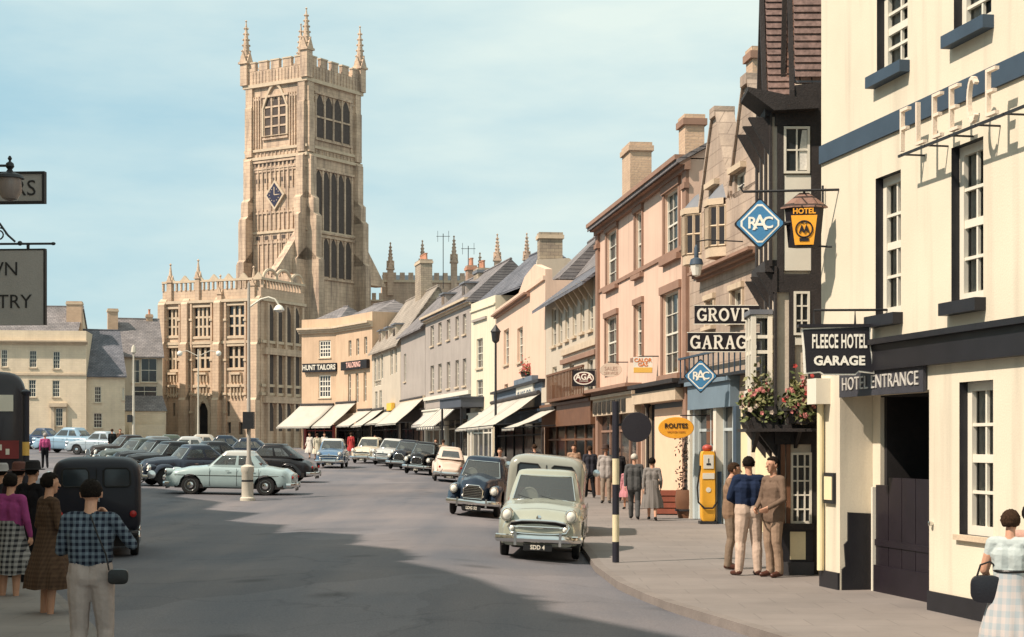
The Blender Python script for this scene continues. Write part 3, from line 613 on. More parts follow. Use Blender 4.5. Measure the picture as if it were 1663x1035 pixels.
# street face timbers
for i in range(4):
    xx = L_*i/3.0; fr.box((xx-.07, -.155, 4.5), (xx+.07, -.12, 6.75), timber); fr.box((xx-.07, -.085, 2.35), (xx+.07, -.05, 4.5), timber)
for z in (2.3, 4.42, 6.68): fr.box((-.02, -.22, z), (L_+.03, -.03, z+.17), timber)
for i in range(3):
    xx = L_-.08-i*.68; fr.prism([(-.02, 1.7), (-.02, 2.3), (-.42, 2.3), (-.36, 2.15)], xx-.07, xx+.07, timber, 'x'); fr.prism([(-.05, 3.95), (-.05, 4.42), (-.33, 4.42)], xx-.06, xx+.06, timber, 'x'); fr.prism([(-.12, 6.1), (-.12, 6.68), (-.45, 6.68)], xx-.06, xx+.06, timber, 'x')
fr.build('timber_frame', TB.o, smooth_deg=0)
def endwin(u0, u1, v0, v1, cols, rows, curt=False):
    y0, y1, z0, z1 = Yl(u0), Yl(u1), zt_(v1), zt_(v0); w = MB(); X0 = L_+.02; f_ = .035
    w.box((X0, y0, z0), (X0+.05, y0+f_, z1), whitep); w.box((X0, y1-f_, z0), (X0+.05, y1, z1), whitep); w.box((X0, y0+f_, z0), (X0+.05, y1-f_, z0+f_), whitep); w.box((X0, y0+f_, z1-f_), (X0+.05, y1-f_, z1), whitep)
    for i in range(1, cols): yy = y0+(y1-y0)*i/cols; w.box((X0+.01, yy-.011, z0+f_), (X0+.045, yy+.011, z1-f_), whitep)
    for j in range(1, rows): z = z0+(z1-z0)*j/rows; w.box((X0+.012, y0+f_, z-.011), (X0+.042, y1-f_, z+.011), whitep)
    o = w.build('window', TB.o, smooth_deg=0); g = MB(); g.face([(X0+.02, y0, z0), (X0+.02, y1, z0), (X0+.02, y1, z1), (X0+.02, y0, z1)], glassdk); g.build('pane', o)
    if curt:
        c_ = MB(); c_.prism([((y0+y1)/2, z0+.05), (y1-.04, z0+.05), (y1-.04, z1-.05), ((y0+y1)/2+.08, z1-.05)], X0+.021, X0+.025, curtain, 'x'); c_.build('curtain', o)
endwin(1272, 1314, 207, 283, 2, 2, True); endwin(1288, 1314, 474, 545, 2, 3); endwin(1283, 1317, 735, 850, 3, 5)
k = MB()
for z, h in ((zt_(445), .0),): pass
k.box((L_+.02, Yl(1289), zt_(545)-.14), (L_+.05, Yl(1314), zt_(548)), whitep); k.build('plaster_panel', TB.o, smooth_deg=0); k = MB(); k.box((L_+.02, Yl(1273), zt_(440)), (L_+.045, Yl(1316), zt_(286)), whitep); k.build('plaster_panel', TB.o, smooth_deg=0)
# shop bay below: dark stall riser with a pale bill, pillars
k = MB(); k.box((L_+.0, Yl(1262), -.2), (L_+.12, Yl(1318), zt_(858)), blackp); k.box((L_+.0, Yl(1260), -.25), (L_+.16, Yl(1319), zt_(912)), mat('grey_plinth', (.06, .06, .065), .8)); k.box((L_, Yl(1262), zt_(860)), (L_+.18, Yl(1319), zt_(850)), timber)
for u in (1270, 1279): k.box((L_+.02, Yl(u)-.03, zt_(852)), (L_+.10, Yl(u)+.03, zt_(722)), brownwood)
o = k.build('shop_bay', TB.o, smooth_deg=0); k = MB(); k.box((L_+.121, Yl(1281), zt_(908)), (L_+.128, Yl(1306), zt_(863)), creamp); k.build('poster', o)
# white oriel on the street side
k = MB(); ox0, ox1, oz0, oz1, oy = .55, 1.2, 2.75, 3.8, -.34
for y0, xa in ((oy, ox0), (oy, ox1), (oy, (ox0+ox1)/2), (-.1, ox0), (-.1, ox1)): k.box((xa-.035, y0-.035, oz0), (xa+.035, y0+.035, oz1), whitep)
for z in (oz0, oz1, (oz0+oz1)/2, oz1-.3): k.box((ox0, oy-.02, z-.025), (ox1, oy+.02, z+.025), whitep); [k.box((xa-.02, oy, z-.025), (xa+.02, -.05, z+.025), whitep) for xa in (ox0, ox1)]
for xa in (.72, 1.04): k.box((xa-.015, oy-.015, oz0), (xa+.015, oy+.015, oz1), whitep)
k.box((ox0-.05, oy-.05, oz0-.12), (ox1+.05, -.06, oz0-.03), whitep); k.box((ox0-.05, oy-.06, oz1+.03), (ox1+.05, -.06, oz1+.10), leadm)
o = k.build('oriel_window', TB.o, smooth_deg=0)
g = MB(); g.face([(ox0, oy, oz0), (ox1, oy, oz0), (ox1, oy, oz1), (ox0, oy, oz1)], glassclr); g.face([(ox1, oy, oz0), (ox1, -.06, oz0), (ox1, -.06, oz1), (ox1, oy, oz1)], glassclr); g.build('pane', o)
# gables with tile hanging, barge boards, jetty hood
def cross_gable(xc, half, zE, zA, lenY, y0):
    r = MB(); th = .10
    for sgn in (1, -1):
        a = (xc+sgn*half, zE); b = (xc, zA)
        r.mesh([(a[0], y0, a[1]), (a[0], lenY, a[1]), (b[0], lenY, b[1]), (b[0], y0, b[1]), (a[0]+sgn*.02, y0, a[1]+th), (a[0]+sgn*.02, lenY, a[1]+th), (b[0], lenY, b[1]+th), (b[0], y0, b[1]+th)], [(0, 1, 2, 3), (4, 7, 6, 5), (0, 4, 5, 1), (0, 3, 7, 4), (1, 5, 6, 2)], tilehung)
        n_ = int((zA-zE)/.105); tl = mat('clay_tile', (.20, .135, .118), .85, .30, 7, .25, .3, 18)
        for i in range(n_):
            t0, t1 = i/n_, (i+1)/n_; p0 = (a[0]+(b[0]-a[0])*t0+sgn*.045, a[1]+(b[1]-a[1])*t0+th); p1 = (a[0]+(b[0]-a[0])*t1+sgn*.02, a[1]+(b[1]-a[1])*t1+th)
            r.mesh([(p0[0], y0-.01, p0[1]), (p0[0], lenY, p0[1]), (p1[0], lenY, p1[1]), (p1[0], y0-.01, p1[1]), (p0[0]-sgn*.05, y0-.01, p0[1]-.012), (p0[0]-sgn*.05, lenY, p0[1]-.012)], [(0, 1, 2, 3), (0, 4, 5, 1)], tl)
    r.build('roof', TB.o, smooth_deg=0)
    w = MB(); w.face([(xc-half, y0+.12, zE), (xc+half, y0+.12, zE), (xc, y0+.12, zA)], plaster); w.build('gable_wall', TB.o)
    bb = MB()
    for sgn in (1, -1):
        a = Vector((xc+sgn*(half+.06), zE-.1)); b = Vector((xc, zA+.05)); d = Vector((0, -.26))
        bb.prism([tuple(a), tuple(b), tuple(b+d), tuple(a+d)], y0-.09, y0-.02, timber, 'y')
    bb.build('barge_board', TB.o, smooth_deg=0)
cross_gable(L_-.42, .44, 7.15, 10.4, 4.8, .22); cross_gable(L_-1.15, .42, 6.75, 8.75, 4.8, -.06)
k = MB(); k.box((L_-.02, Yl(1284), zt_(135)), (L_+.03, Yl(1335), zt_(112)), leadm)
k.prism([(Yl(1284), zt_(200)), (Yl(1336), zt_(205)), (Yl(1336), zt_(135)), (Yl(1290), zt_(140))], L_-.03, L_+.06, timber, 'x'); k.build('gable_bracket', TB.o, smooth_deg=0)
k = MB(); k.mesh([(L_-.6, -.12, 6.72), (L_+.28, -.12, 6.72), (L_+.28, -.50, 7.0), (L_-.6, -.50, 7.0), (L_-.6, .35, 6.9), (L_+.28, .55, 6.75), (L_+.28, .5, 6.85), (L_-.6, .3, 7.05), (L_-.6, -.50, 7.06), (L_+.28, -.50, 7.06)], [(0, 1, 2, 3), (0, 4, 5, 1), (3, 2, 9, 8), (8, 9, 6, 7), (1, 5, 6, 9, 2), (0, 3, 8, 7, 4), (4, 7, 6, 5)], timber); k.build('jetty_hood', TB.o, smooth_deg=0)

# ================================================================ STONE GARAGE WITH TWIN GABLES
line = lambda u: 26460/(u-504)
GB = Bld('gabled_garage', 'stone garage building with two steep parapet gables and oriel bays', 'building', 1119.5, line(1119.5), 1330, 32.0, zb=.12, P0=(9.8-.121*line(1119.5), line(1119.5)), P1=(9.8-.121*31.0, 31.0))
gp = lambda u0, u1, vt, vb: GB.win_px(u0, u1, vt, vb)
ops = [gp(1148, 1160, 487, 530), gp(1189, 1206, 470, 520), gp(1154, 1166, 306, 340), gp(1193, 1209, 280, 318)]
ga, gb_, gv = GB.s(1141), GB.s(1186.5), GB.z(1186, 318)
wallpart(GB, gv, ops[:2]+[(GB.s(1130), GB.s(1262), -.3, 2.75)], gablestone, 9)
for w in ops[:2]: window(GB.o, *w, cols=2, rows=2, surround=trimstone, sw=.12, sash=False)
def parapet_gable(b, x0, x1, zE, zA, m, op, th=.35):
    g = MB(); xm = (x0+x1)/2
    # ring of quads around the attic opening
    a, c_, z0, z1 = op
    P = [(x0, zE), (x1, zE), (xm+.22, zA), (xm-.22, zA)]; Q = [(a, z0), (c_, z0), (c_, z1), (a, z1)]
    for i in range(4):
        j = (i+1) % 4; g.face([(P[i][0], 0, P[i][1]), (P[j][0], 0, P[j][1]), (Q[j][0], 0, Q[j][1]), (Q[i][0], 0, Q[i][1])], m)
        g.face([(Q[i][0], 0, Q[i][1]), (Q[j][0], 0, Q[j][1]), (Q[j][0], .14, Q[j][1]), (Q[i][0], .14, Q[i][1])], m)
    g.face([(p[0], th, p[1]) for p in P], m)
    g.build('gable_wall', b.o, smooth_deg=0)
    k = MB()
    for s_ in (1, -1):
        A = (xm+s_*((x1-x0)/2+.12), zE-.05); B_ = (xm+s_*.22, zA)
        k.prism([A, B_, (B_[0], B_[1]+.12), (A[0]+s_*.02, A[1]+.14)], -.06, th+.05, gablestone, 'y')
    k.box((xm-.25, -.09, zA-.02), (xm+.25, th+.07, zA+.22), gablestone)
    k.build('coping', b.o, smooth_deg=0)
    r = MB(); D = 8.8; za, zr = zE-.1, zA-.35
    for s_ in (1, -1):
        A = (xm+s_*(x1-x0)/2, za); B_ = (xm, zr)
        r.face([(A[0], th, A[1]), (A[0], D, A[1]), (B_[0], D, B_[1]), (B_[0], th, B_[1])], slate)
    r.face([(x0, D, za), (x1, D, za), (xm, D, zr)], m)
    r.build('roof', b.o, smooth_deg=0)
za_ = GB.z(1168, 185)
parapet_gable(GB, ga-.15, gb_, gv, za_, gablestone, ops[2]); parapet_gable(GB, gb_+.02, gb_+.02+(gb_-ga)*1.02, gv, za_+.15, gablestone, ops[3])
for w in ops[2:]:
    window(GB.o, *w, cols=2, rows=2, sash=False); band(GB.o, w[0]-.15, w[1]+.15, w[3]+.03, w[3]+.16, trimstone, 'hood_mould', y=-.14)
def oriel(b, x0, x1, z0, z1, proj=.32, m=None, rows=2):
    k = MB(); m = m or trimstone; yx = [(x0, -.001), (x0+.3, -proj), (x1-.3, -proj), (x1, -.001)]
    for (ax, ay), (bx, by) in zip(yx, yx[1:]):
        n = 2 if abs(by-ay) > .1 else 3
        for i in range(n+1):
            px, py = ax+(bx-ax)*i/n, ay+(by-ay)*i/n; k.box((px-.03, py-.03, z0), (px+.03, py+.03, z1), m)
        for j in range(rows+1):
            z = z0+(z1-z0)*j/rows; k.tube([(ax, ay, z), (bx, by, z)], .028, m, 4)
    k.prism([(p[0], p[1]) for p in yx], z0-.25, z0-.03, m, 'z'); k.prism([(p[0]*1, p[1]-.06) for p in yx], z1+.03, z1+.18, trimstone, 'z')
    k.mesh([(x0, 0, z1+.18), (x0+.3, -proj, z1+.18), (x1-.3, -proj, z1+.18), (x1, 0, z1+.18), (x0+.3, 0, z1+.55), (x1-.3, 0, z1+.55)], [(0, 1, 4), (1, 2, 5, 4), (2, 3, 5)], leadm)
    o = k.build('oriel_window', b.o, smooth_deg=0)
    g = MB()
    for (ax, ay), (bx, by) in zip(yx, yx[1:]): g.face([(ax, ay, z0), (bx, by, z0), (bx, by, z1), (ax, ay, z1)], glassfar)
    g.build('pane', o)
for u0, u1, vt, vb in ((1124, 1139, 352, 415), (1162, 1179, 338, 402)): w = gp(u0, u1, vt, vb); oriel(GB, *w)
band(GB.o, GB.s(1138), GB.s(1240), GB.z(1190, 437), GB.z(1190, 422), brownstone, 'cornice', y=-.35, steps=3)
sg = shopfront(GB.o, GB.s(1131), GB.s(1200), 2.75, 3.35, mat('steel_blue_paint', (.16, .22, .27), .6), mat('pale_blue_frame', (.45, .50, .50), .6), n=3)
k = MB()
for u in (1128, 1171, 1204, 1228): k.box((GB.s(u)-.14, -.16, -.2), (GB.s(u)+.14, .15, 2.75), whitep if u != 1204 else bluep)
k.box((GB.s(1206), -.05, -.2), (GB.s(1300), .1, 2.75), creamp); k.box((GB.s(1119.5), -.3, 3.45), (GB.s(1262), .0, 3.52), iron)
for i in range(14): k.box((GB.s(1122)+i*.5, -.29, 3.52), (GB.s(1122)+i*.5+.03, -.26, 4.05), bluep)
k.box((GB.s(1120), -.31, 4.05), (GB.s(1262), -.25, 4.10), bluep)
k.build('forecourt_pillars', GB.o, smooth_deg=0)
k = MB(); k.box((GB.s(1160), .02, 0), (GB.s(1168), .10, 2.4), whitep); k.box((GB.s(1146), .02, 1.9), (GB.s(1160), .1, 2.6), brownwood); k.build('door', GB.o, smooth_deg=0)
chimney(GB.o, GB.s(1123, .9), .9, GB.z(1123, 330, .9), GB.z(1123, 190, .9), .8, .55, tanchim, 0, brownstone)
chimney(GB.o, GB.s(1233, 1.2), 1.2, GB.z(1233, 300, 1.2), GB.z(1233, 80, 1.2), .6, .5, tanchim, 0, brownstone)

# ================================================================ PINK RENDERED TERRACE
PK = Bld('pink_house', 'pink rendered three storey house with brown stone window surrounds', 'building', 971, line(971), 1119, line(1119), zb=.25)
pw = [(986, 1003, 374, 466), (1032.5, 1043.5, 344, 446), (1080, 1103, 309, 417), (984.5, 1003, 514, 597), (1032.5, 1044, 494, 580), (1077, 1104, 474, 608)]
pops = [PK.win_px(*w) for w in pw]
zfas = PK.z(1040, 640); zev = PK.z(1040, 318)
shop_ops = [(.35, PK.s(1040), -.3, zfas), (PK.s(1042), PK.L-.3, -.3, zfas-.35)]
wallpart(PK, zev, pops+shop_ops, pinkr, 9)
for i, w in enumerate(pops): window(PK.o, *w, cols=3 if i in (2, 5) else 2, rows=4, surround=brownstone, sw=.2 if i in (2, 5) else .16, glassm=glassclr, curt=3, fw=.06)
band(PK.o, -.1, PK.L+.1, zev-.28, zev+.1, brownstone, 'cornice', y=-.4, steps=3)
band(PK.o, 0, PK.L, PK.z(1040, 441)-.02, PK.z(1040, 441)+.10, brownstone, 'string_course', y=-.05)
for x0 in (0, PK.L-.42): k = MB(); k.box((x0, -.09, -.2), (x0+.42, .0, zev-.28), brownstone); k.box((x0-.05, -.14, zev-.75), (x0+.47, .0, zev-.6), brownstone); k.build('pilaster', PK.o, smooth_deg=0)
gable_roof(PK.o, 0, PK.L, 9, zev+.05, zev+2.6, slate, pinkr, over=.35)
chimney(PK.o, PK.s(1034, 1.6), 1.6, zev+.2, PK.z(1034, 237, 1.6), 1.5, .75, tanchim, 0, tanchim)
sp = shopfront(PK.o, .3, PK.s(1041), zfas-.55, zfas+.0, trimstone, brownstone, n=4, glassm=glassclr, pilaster=brownstone)
k = MB()
for i in range(7): k.box((.5+i*.85, -.26, zfas-.48), (1.1+i*.85, -.222, zfas-.1), glassdk)
k.build('transom_lights', sp, smooth_deg=0)
band(PK.o, .1, PK.s(1041)+.1, zfas+.13, zfas+.33, brownstone, 'shop_cornice', y=-.5, steps=2)
band(PK.o, PK.s(1041)+.2, PK.L, zfas+.0, zfas+.22, timber, 'shop_cornice', y=-.45, steps=2)
k = MB(); k.box((PK.s(1062), .02, -.2), (PK.s(1112), .12, zfas-.5), mat('pale_pink_door', (.80, .55, .38), .8, .06, 2)); k.box((PK.s(1042), .1, -.2), (PK.s(1062), .15, zfas-.35), interior); k.box((PK.s(1050), -.04, -.2), (PK.s(1053), .12, zfas-.35), trimstone); k.box((PK.s(1062), .02, zfas-.5), (PK.s(1112), .12, zfas-.35), iron); k.build('doorway', PK.o, smooth_deg=0)
k = MB(); k.box((PK.s(1042), -.3, zfas-.33), (PK.L-.3, -.0, zfas-.02), trimstone); k.build('fascia_band', PK.o, smooth_deg=0)
downpipe(PK.o, PK.s(1055), 0, zfas-.4, timber)

# ================================================================ BEIGE HOUSE
AG = Bld('beige_house', 'beige rendered house with paired casements under a slate eave', 'building', 886, line(886), 970.5, line(970.5)+.05, zb=.40)
zE = AG.z(930, 470); aw = [(896, 903, 500, 562), (907, 913, 496, 558), (918, 924, 494, 552), (930, 936, 490, 546), (942.5, 949, 484, 540), (955.5, 963, 478, 536), (897, 904, 596, 622), (925, 932, 590, 640), (954, 963, 582, 645)]
aops = [AG.win_px(*w) for w in aw]; zfa = AG.z(930, 700)
wallpart(AG, zE, aops+[(.5, AG.L-.3, -.3, 2.5)], beiger, 8)
for w in aops: window(AG.o, *w, cols=2, rows=3, sash=False, sill=trimstone, glassm=glassfar)
band(AG.o, AG.s(914), AG.L, AG.z(940, 570), AG.z(940, 560), trimstone, 'string_course', y=-.09); band(AG.o, AG.s(914), AG.L, AG.z(940, 585), AG.z(940, 577), brownstone, 'string_course', y=-.12)
for i in range(7):
    x = AG.s(914)+i*(AG.L-AG.s(914))/7.0; k = MB(); k.prism([(0, zE-.75), (0, zE-.1), (-.4, zE-.1), (-.3, zE-.3)], x, x+.16, trimstone, 'x'); k.build('eave_bracket', AG.o, smooth_deg=0)
gable_roof(AG.o, 0, AG.L, 4.4, zE+.05, zE+1.7, bslate, beiger, over=.55)
cx_ = AG.s(893, 1.6); chimney(AG.o, cx_, 1.6, zE, AG.z(893, 379, 1.6), .8, 1.1, rubble, 0, trimstone)
k = MB(); k.prism([(.3, zE-.1), (3.6, zE-.1), (3.6, zE+2.2), (2.4, zE+3.0), (.9, zE+2.9)], cx_+.5, cx_+.8, beiger, 'x'); k.build('gable_wall', AG.o, smooth_deg=0)
k = MB(); k.box((cx_+.8, 3.4, zE-1), (AG.L, 9, zE+1.3), beiger); k.build('rear_wall', AG.o, smooth_deg=0)
gable_roof(AG.o, cx_+.6, AG.L-.2, 5, zE+1.2, zE+4.3, slate, beiger, y0=1.4, over=.1)
shopfront(AG.o, .4, AG.L-.2, 2.3, 3.1, brownwood, brownwood, n=5)
k = MB(); k.box((AG.s(908), -.5, 3.25), (AG.L-.1, 0, 3.35), brownwood)
for i in range(26): x = AG.s(908)+i*(AG.L-.1-AG.s(908))/25; k.box((x-.02, -.5, 3.35), (x+.02, -.46, 4.25), brownwood)
k.box((AG.s(908), -.52, 4.25), (AG.L-.1, -.44, 4.33), brownwood); k.build('balcony', AG.o, smooth_deg=0)
k = MB(); k.box((AG.s(893), -.35, 3.3), (AG.s(912), -.02, 3.9), beiger); k.build('fascia_box', AG.o, smooth_deg=0)

# ================================================================ PALE PINK SHOP WITH THREE AWNINGS
PP = Bld('pale_pink_shop', 'pale pink rendered shop with a parapet and three canvas awnings', 'building', 805, line(805), 885.5, line(885.5), zb=.50)
zP = PP.z(845, 483); ppw = [(818, 826.5, 535, 592), (840, 849, 532, 588), (819, 825, 624, 634)]
pq = [PP.win_px(*w) for w in ppw]; zff = PP.z(855, 669)
wallpart(PP, zP, pq+[(.4, PP.L-.4, -.3, 2.6)], palepink, 9)
for w in pq: window(PP.o, *w, cols=2, rows=4, sill=trimstone, glassm=glassfar, depth=.2)
band(PP.o, PP.s(806), PP.s(861), PP.z(833, 500), PP.z(833, 494), brownstone, 'cornice', y=-.3, steps=2); band(PP.o, 0, PP.L, zP, zP+.18, palepink, 'coping', y=-.10, yb=.3)
k = MB(); k.prism([(PP.s(841), zP+.18), (PP.L, zP+.18), (PP.L, zP+.45), (PP.s(868), zP+1.0), (PP.s(852), zP+.8)], .0, .3, palepink, 'y'); k.build('parapet', PP.o, smooth_deg=0)
gable_roof(PP.o, PP.L-5.5, PP.L-.3, 3.4, zP+.3, zP+2.0, slate, palepink, y0=.9, hip0=1.2)
ss = shopfront(PP.o, .3, PP.L-.3, 2.45, 2.9, bluep, timber, n=5)
k = MB(); gb2 = mat('grey_blue_fascia', (.13, .16, .20), .7, .1, 2); k.box((.1, -.12, PP.z(855, 664)-.02), (PP.L-.1, .0, PP.z(855, 628)), gb2); k.box((0, -.3, PP.z(855, 628)+.002), (PP.L, .0, PP.z(855, 628)+.12), blackp); k.build('fascia_band', PP.o, smooth_deg=0)
k = MB(); k.box((PP.s(845), -.2, PP.z(859, 663)), (PP.s(872.5), -.121, PP.z(859, 624)), whitep); k.box((PP.s(844), -.28, PP.z(859, 624)+.003), (PP.s(874), -.0, PP.z(859, 614)), gb2); o = k.build('sign_panel', PP.o, smooth_deg=0)
t = MB(); t.text('SHOE CO', .75, gb2, Matrix.Translation(((PP.s(845)+PP.s(872.5))/2, -.206, PP.z(859, 645))) @ XZ, .012, sx=1.5); t.build('sign_lettering', o)
xa = PP.s(806); dx = (PP.s(885)-xa)/3
for i in range(3): awning(PP.o, xa+i*dx+.06, xa+(i+1)*dx-.06, 3.62, 2.3, 1.95, val=.16, y=-.2)
awning(AG.o, AG.s(882+6), AG.s(912), 3.0, 2.25, 1.7, val=.12, y=-.15)

# ================================================================ WHITE HOUSE
WH = Bld('white_house', 'narrow white rendered house with tall plain parapet and hipped slate roof', 'building', 765, 94, 804.5, line(804.5)+.1, zb=.65)
zW = WH.z(784, 487); wq = [WH.win_px(774, 784, 550, 598), WH.win_px(774, 784, 617, 665)]
wallpart(WH, zW, wq+[(.4, WH.L-.4, -.3, 2.5)], whiter, 9)
for w in wq: window(WH.o, *w, cols=2, rows=4, sill=trimstone)
band(WH.o, WH.s(769), WH.s(791), WH.z(780, 521), WH.z(780, 517), greyr, 'hood_mould', y=-.12); band(WH.o, 0, WH.L, zW-.5, zW-.4, whiter, 'string_course', y=-.08)
gable_roof(WH.o, 0.3, WH.L+4.0, 4.6, zW+.0, zW+2.3, bslate, None, over=.0, y0=.3, hip0=3.0, hip1=2.2)
shopfront(WH.o, .3, WH.L-.3, 2.5, 3.0, whitep, whitep, n=4)
k = MB(); k.box((-2.5, -1.3, 3.4), (WH.L*.55, -.02, 3.9), mat('canopy_lead', (.07, .08, .10), .6)); k.box((-2.6, -1.4, 3.9), (WH.L*.56, -.02, 3.97), mat('canopy_lead', (0, 0, 0)));
for x in (-2.3, WH.L*.5): k.box((x-.05, -1.25, 0), (x+.05, -1.15, 3.4), blackp)
k.build('canopy', WH.o, smooth_deg=0)

# ================================================================ LONG GREY HOUSE
GR = Bld('grey_house', 'long grey rendered house with two rows of five slim windows', 'building', 691, 109.8, 764.5, 94.15, zb=.85)
zG = GR.z(727, 503); gw = []
for uu, dv in ((702, 0), (714.5, -5), (728.5, -10), (742.5, -15), (754.5, -19)):
    gw.append(GR.win_px(uu-3, uu+2.6, 529+dv, 562+dv)); gw.append(GR.win_px(uu-3, uu+2.6, 594+dv*.6, 636+dv*.5))
wallpart(GR, zG, gw+[(.4, GR.L-.4, -.3, 2.6)], greyr, 9)
for w in gw: window(GR.o, *w, cols=2, rows=4, sill=trimstone, depth=.2)
band(GR.o, -.1, GR.L+.1, zG-.3, zG+.1, trimstone, 'cornice', y=-.4, steps=3); band(GR.o, 0, GR.L, GR.z(727, 646), GR.z(727, 640), whitep, 'string_course', y=-.15)
gable_roof(GR.o, 0, GR.L, 4.6, zG+.1, zG+2.2, slate, greyr, over=.3, hip0=2.4)
shopfront(GR.o, .3, GR.L*.5, 2.6, 3.3, whitep, whitep, n=3); shopfront(GR.o, GR.L*.52, GR.L-.3, 2.6, 3.3, blackp, whitep, n=3)
stripe_m = stripes('striped_canvas', (.70, .64, .52), (.16, .16, .17), .9, 'x')
awning(GR.o, GR.s(722), GR.s(752), 3.6, 2.2, 1.7, m=stripe_m, label='grey and white striped awning'); awning(GR.o, GR.s(693), GR.s(718), 3.3, 2.4, 1.0, m=mat('grey_canvas', (.45, .42, .38), .95))
for x in (GR.L*.25, GR.L*.7):
    k = MB(); zz = zG+.6; k.box((x-.7, .5, zz-.5), (x+.7, 2.1, zz+.7), greyr); k.box((x-.85, .35, zz+.7), (x+.85, 2.3, zz+.8), leadm); k.box((x-.45, .46, zz-.2), (x+.45, .5, zz+.6), glassfar); k.build('dormer', GR.o, smooth_deg=0)
chimney(GR.o, GR.s(783, 2.3), 2.3, zG+1.0, GR.z(783, 437, 2.3), 1.4, .8, rubble, 2, leadm); chimney(GR.o, GR.s(765, 2.6), 2.6, zG+1.0, GR.z(765, 432, 2.6), .8, .6, brick, 2, redtile)

# ================================================================ STONE HOUSES
SA = Bld('stone_house', 'grey stone house with a deep roof, massive chimney and an awning', 'building', 651, 121.6, 690.5, 109.9, zb=1.0)
zA_ = SA.z(672, 535); sw_ = [SA.win_px(656, 659.5, 575, 620)]
wallpart(SA, zA_, sw_+[(.4, SA.L-.4, -.3, 2.6)], greyr, 9)
for w in sw_: window(SA.o, *w, cols=2, rows=3, sill=trimstone)
gable_roof(SA.o, 0, SA.L, 5.4, zA_, zA_+2.6, slate, rubble, over=.35)
band(SA.o, 0, SA.L, SA.z(672, 652), SA.z(672, 646), trimstone, 'string_course', y=-.12)
shopfront(SA.o, .3, SA.L-.3, 2.6, 3.3, timber, timber, n=4)
awning(SA.o, .3, SA.L-.3, 4.1, 2.4, 1.9, val=.1)
SB = Bld('stone_house', 'pale stone house with dormers and a small yellow hanging board', 'building', 604.5, 135.6, 650.5, 121.7, zb=1.15)
zB_ = SB.z(628, 560); sbw = [SB.win_px(a, a+3.6, 580-(a-607)*.5, 620-(a-607)*.4) for a in (607.5, 613, 618.5, 634, 641)] + [SB.win_px(609, 613, 636, 668), SB.win_px(616, 620, 634, 668), SB.win_px(608, 619, 618.5, 627)]
wallpart(SB, zB_, sbw+[(.4, SB.L-.4, -.3, 2.5)], beiger, 9)
for w in sbw: window(SB.o, *w, cols=2, rows=3)
gable_roof(SB.o, 0, SB.L, 5.6, zB_, zB_+3.9, courses('tan_stone_slate', (.34, .29, .24), (.28, .24, .20), (.15, .13, .11), .4, .2, .012, slope=True, var=.3), rubble, over=.35)
chimney(SB.o, SB.s(688, 2.8), 2.8, zB_+1.0, SB.z(688, 424, 2.8), 2.5, .9, rubble, 6, trimstone)
for x in (2.0, 5.6, 9.2):
    k = MB(); zz = zB_; k.box((x-.8, .35, zz-.1), (x+.8, 2.4, zz+1.4), beiger); k.box((x-.95, .2, zz+1.4), (x+.95, 2.6, zz+1.52), leadm); k.box((x-.5, .31, zz+.3), (x+.5, .35, zz+1.2), glassfar); k.build('dormer', SB.o, smooth_deg=0)
shopfront(SB.o, .3, SB.L-.3, 2.5, 3.1, timber, timber, n=5)
awning(SB.o, .4, SB.L*.45, 3.6, 2.3, 1.8, val=.1); awning(SB.o, SB.L*.5, SB.L-.2, 3.4, 2.4, 1.6, val=.1)
k = MB(); k.box((SB.s(634), -.3, SB.z(637, 667)), (SB.s(642), -.05, SB.z(637, 655)), mat('yellow_sign', (.75, .45, .07), .6)); k.build('hanging_board', SB.o, smooth_deg=0)

# ================================================================ CORNER TAILOR'S
CO = Bld('corner_shop', 'peach stone corner shop with black lettered bands and two large awnings', 'building', 490, 145, 545.5, 143, zb=1.3)
zC = CO.z(520, 537); cw = [CO.win_px(518, 537, 553, 581), CO.win_px(517.5, 537, 609, 646)]
wallpart(CO, zC+1.0, cw+[(.3, CO.L-.3, -.3, 2.4)], peach, 9)
for w in cw: window(CO.o, *w, cols=4, rows=4, sill=trimstone, fw=.12, bar=.07)
band(CO.o, -.2, CO.L, zC-.25, zC+.25, trimstone, 'cornice', y=-.5, steps=3)
C2 = Bld('corner_shop', 'peach shop with slim sash windows, rose lettered band and awnings beside the tailor', 'building', 545.5, 143, 604.5, 135.7, zb=1.3)
c2w = [C2.win_px(a, a+4.6, t, b) for a, t, b in ((566, 553, 579), (578.5, 550, 577), (591.5, 547, 575), (565, 607, 656), (577.5, 606, 654), (590.5, 604, 652))]
_m = MB(); wall_front(_m, C2.L, -.4, zC+1.0, c2w+[(.3, C2.L-.3, -.3, 2.4)], peach); shell(_m, C2.L, 5, -.4, zC+1.0, peach, top=leadm); _m.build('wall', C2.o, smooth_deg=0)
for w in c2w: window(C2.o, *w, cols=2, rows=4, depth=.2)
band(C2.o, .1, C2.L+.1, zC-.25, zC+.25, trimstone, 'cornice', y=-.5, steps=3)
for (b, u0, u1, vt, vb, tx_, tm) in ((CO, 494.5, 555, 590.5, 604.5, 'HUNT TAILORS', whitep), (C2, 559, 601, 586, 600, 'TAILORING', mat('sign_rose', (.70, .42, .36), .6))):
    um = (u0+min(u1, 545))/2 if b is CO else (u0+u1)/2
    x0_, x1_ = b.s(u0), (b.L+.25 if b is CO else b.s(u1)); za, zb_ = b.z(um, vb), b.z(um, vt)
    k = MB(); k.box((x0_, -.32, za), (x1_, -.05, zb_), blackp); o = k.build('name_board', b.o, smooth_deg=0)
    t = MB(); t.text(tx_, .62, tm, Matrix.Translation(((x0_+x1_)/2, -.34, (za+zb_)/2)) @ XZ, .03, bold=.012, sx=.84 if b is CO else 1.0); t.build('sign_lettering', o)
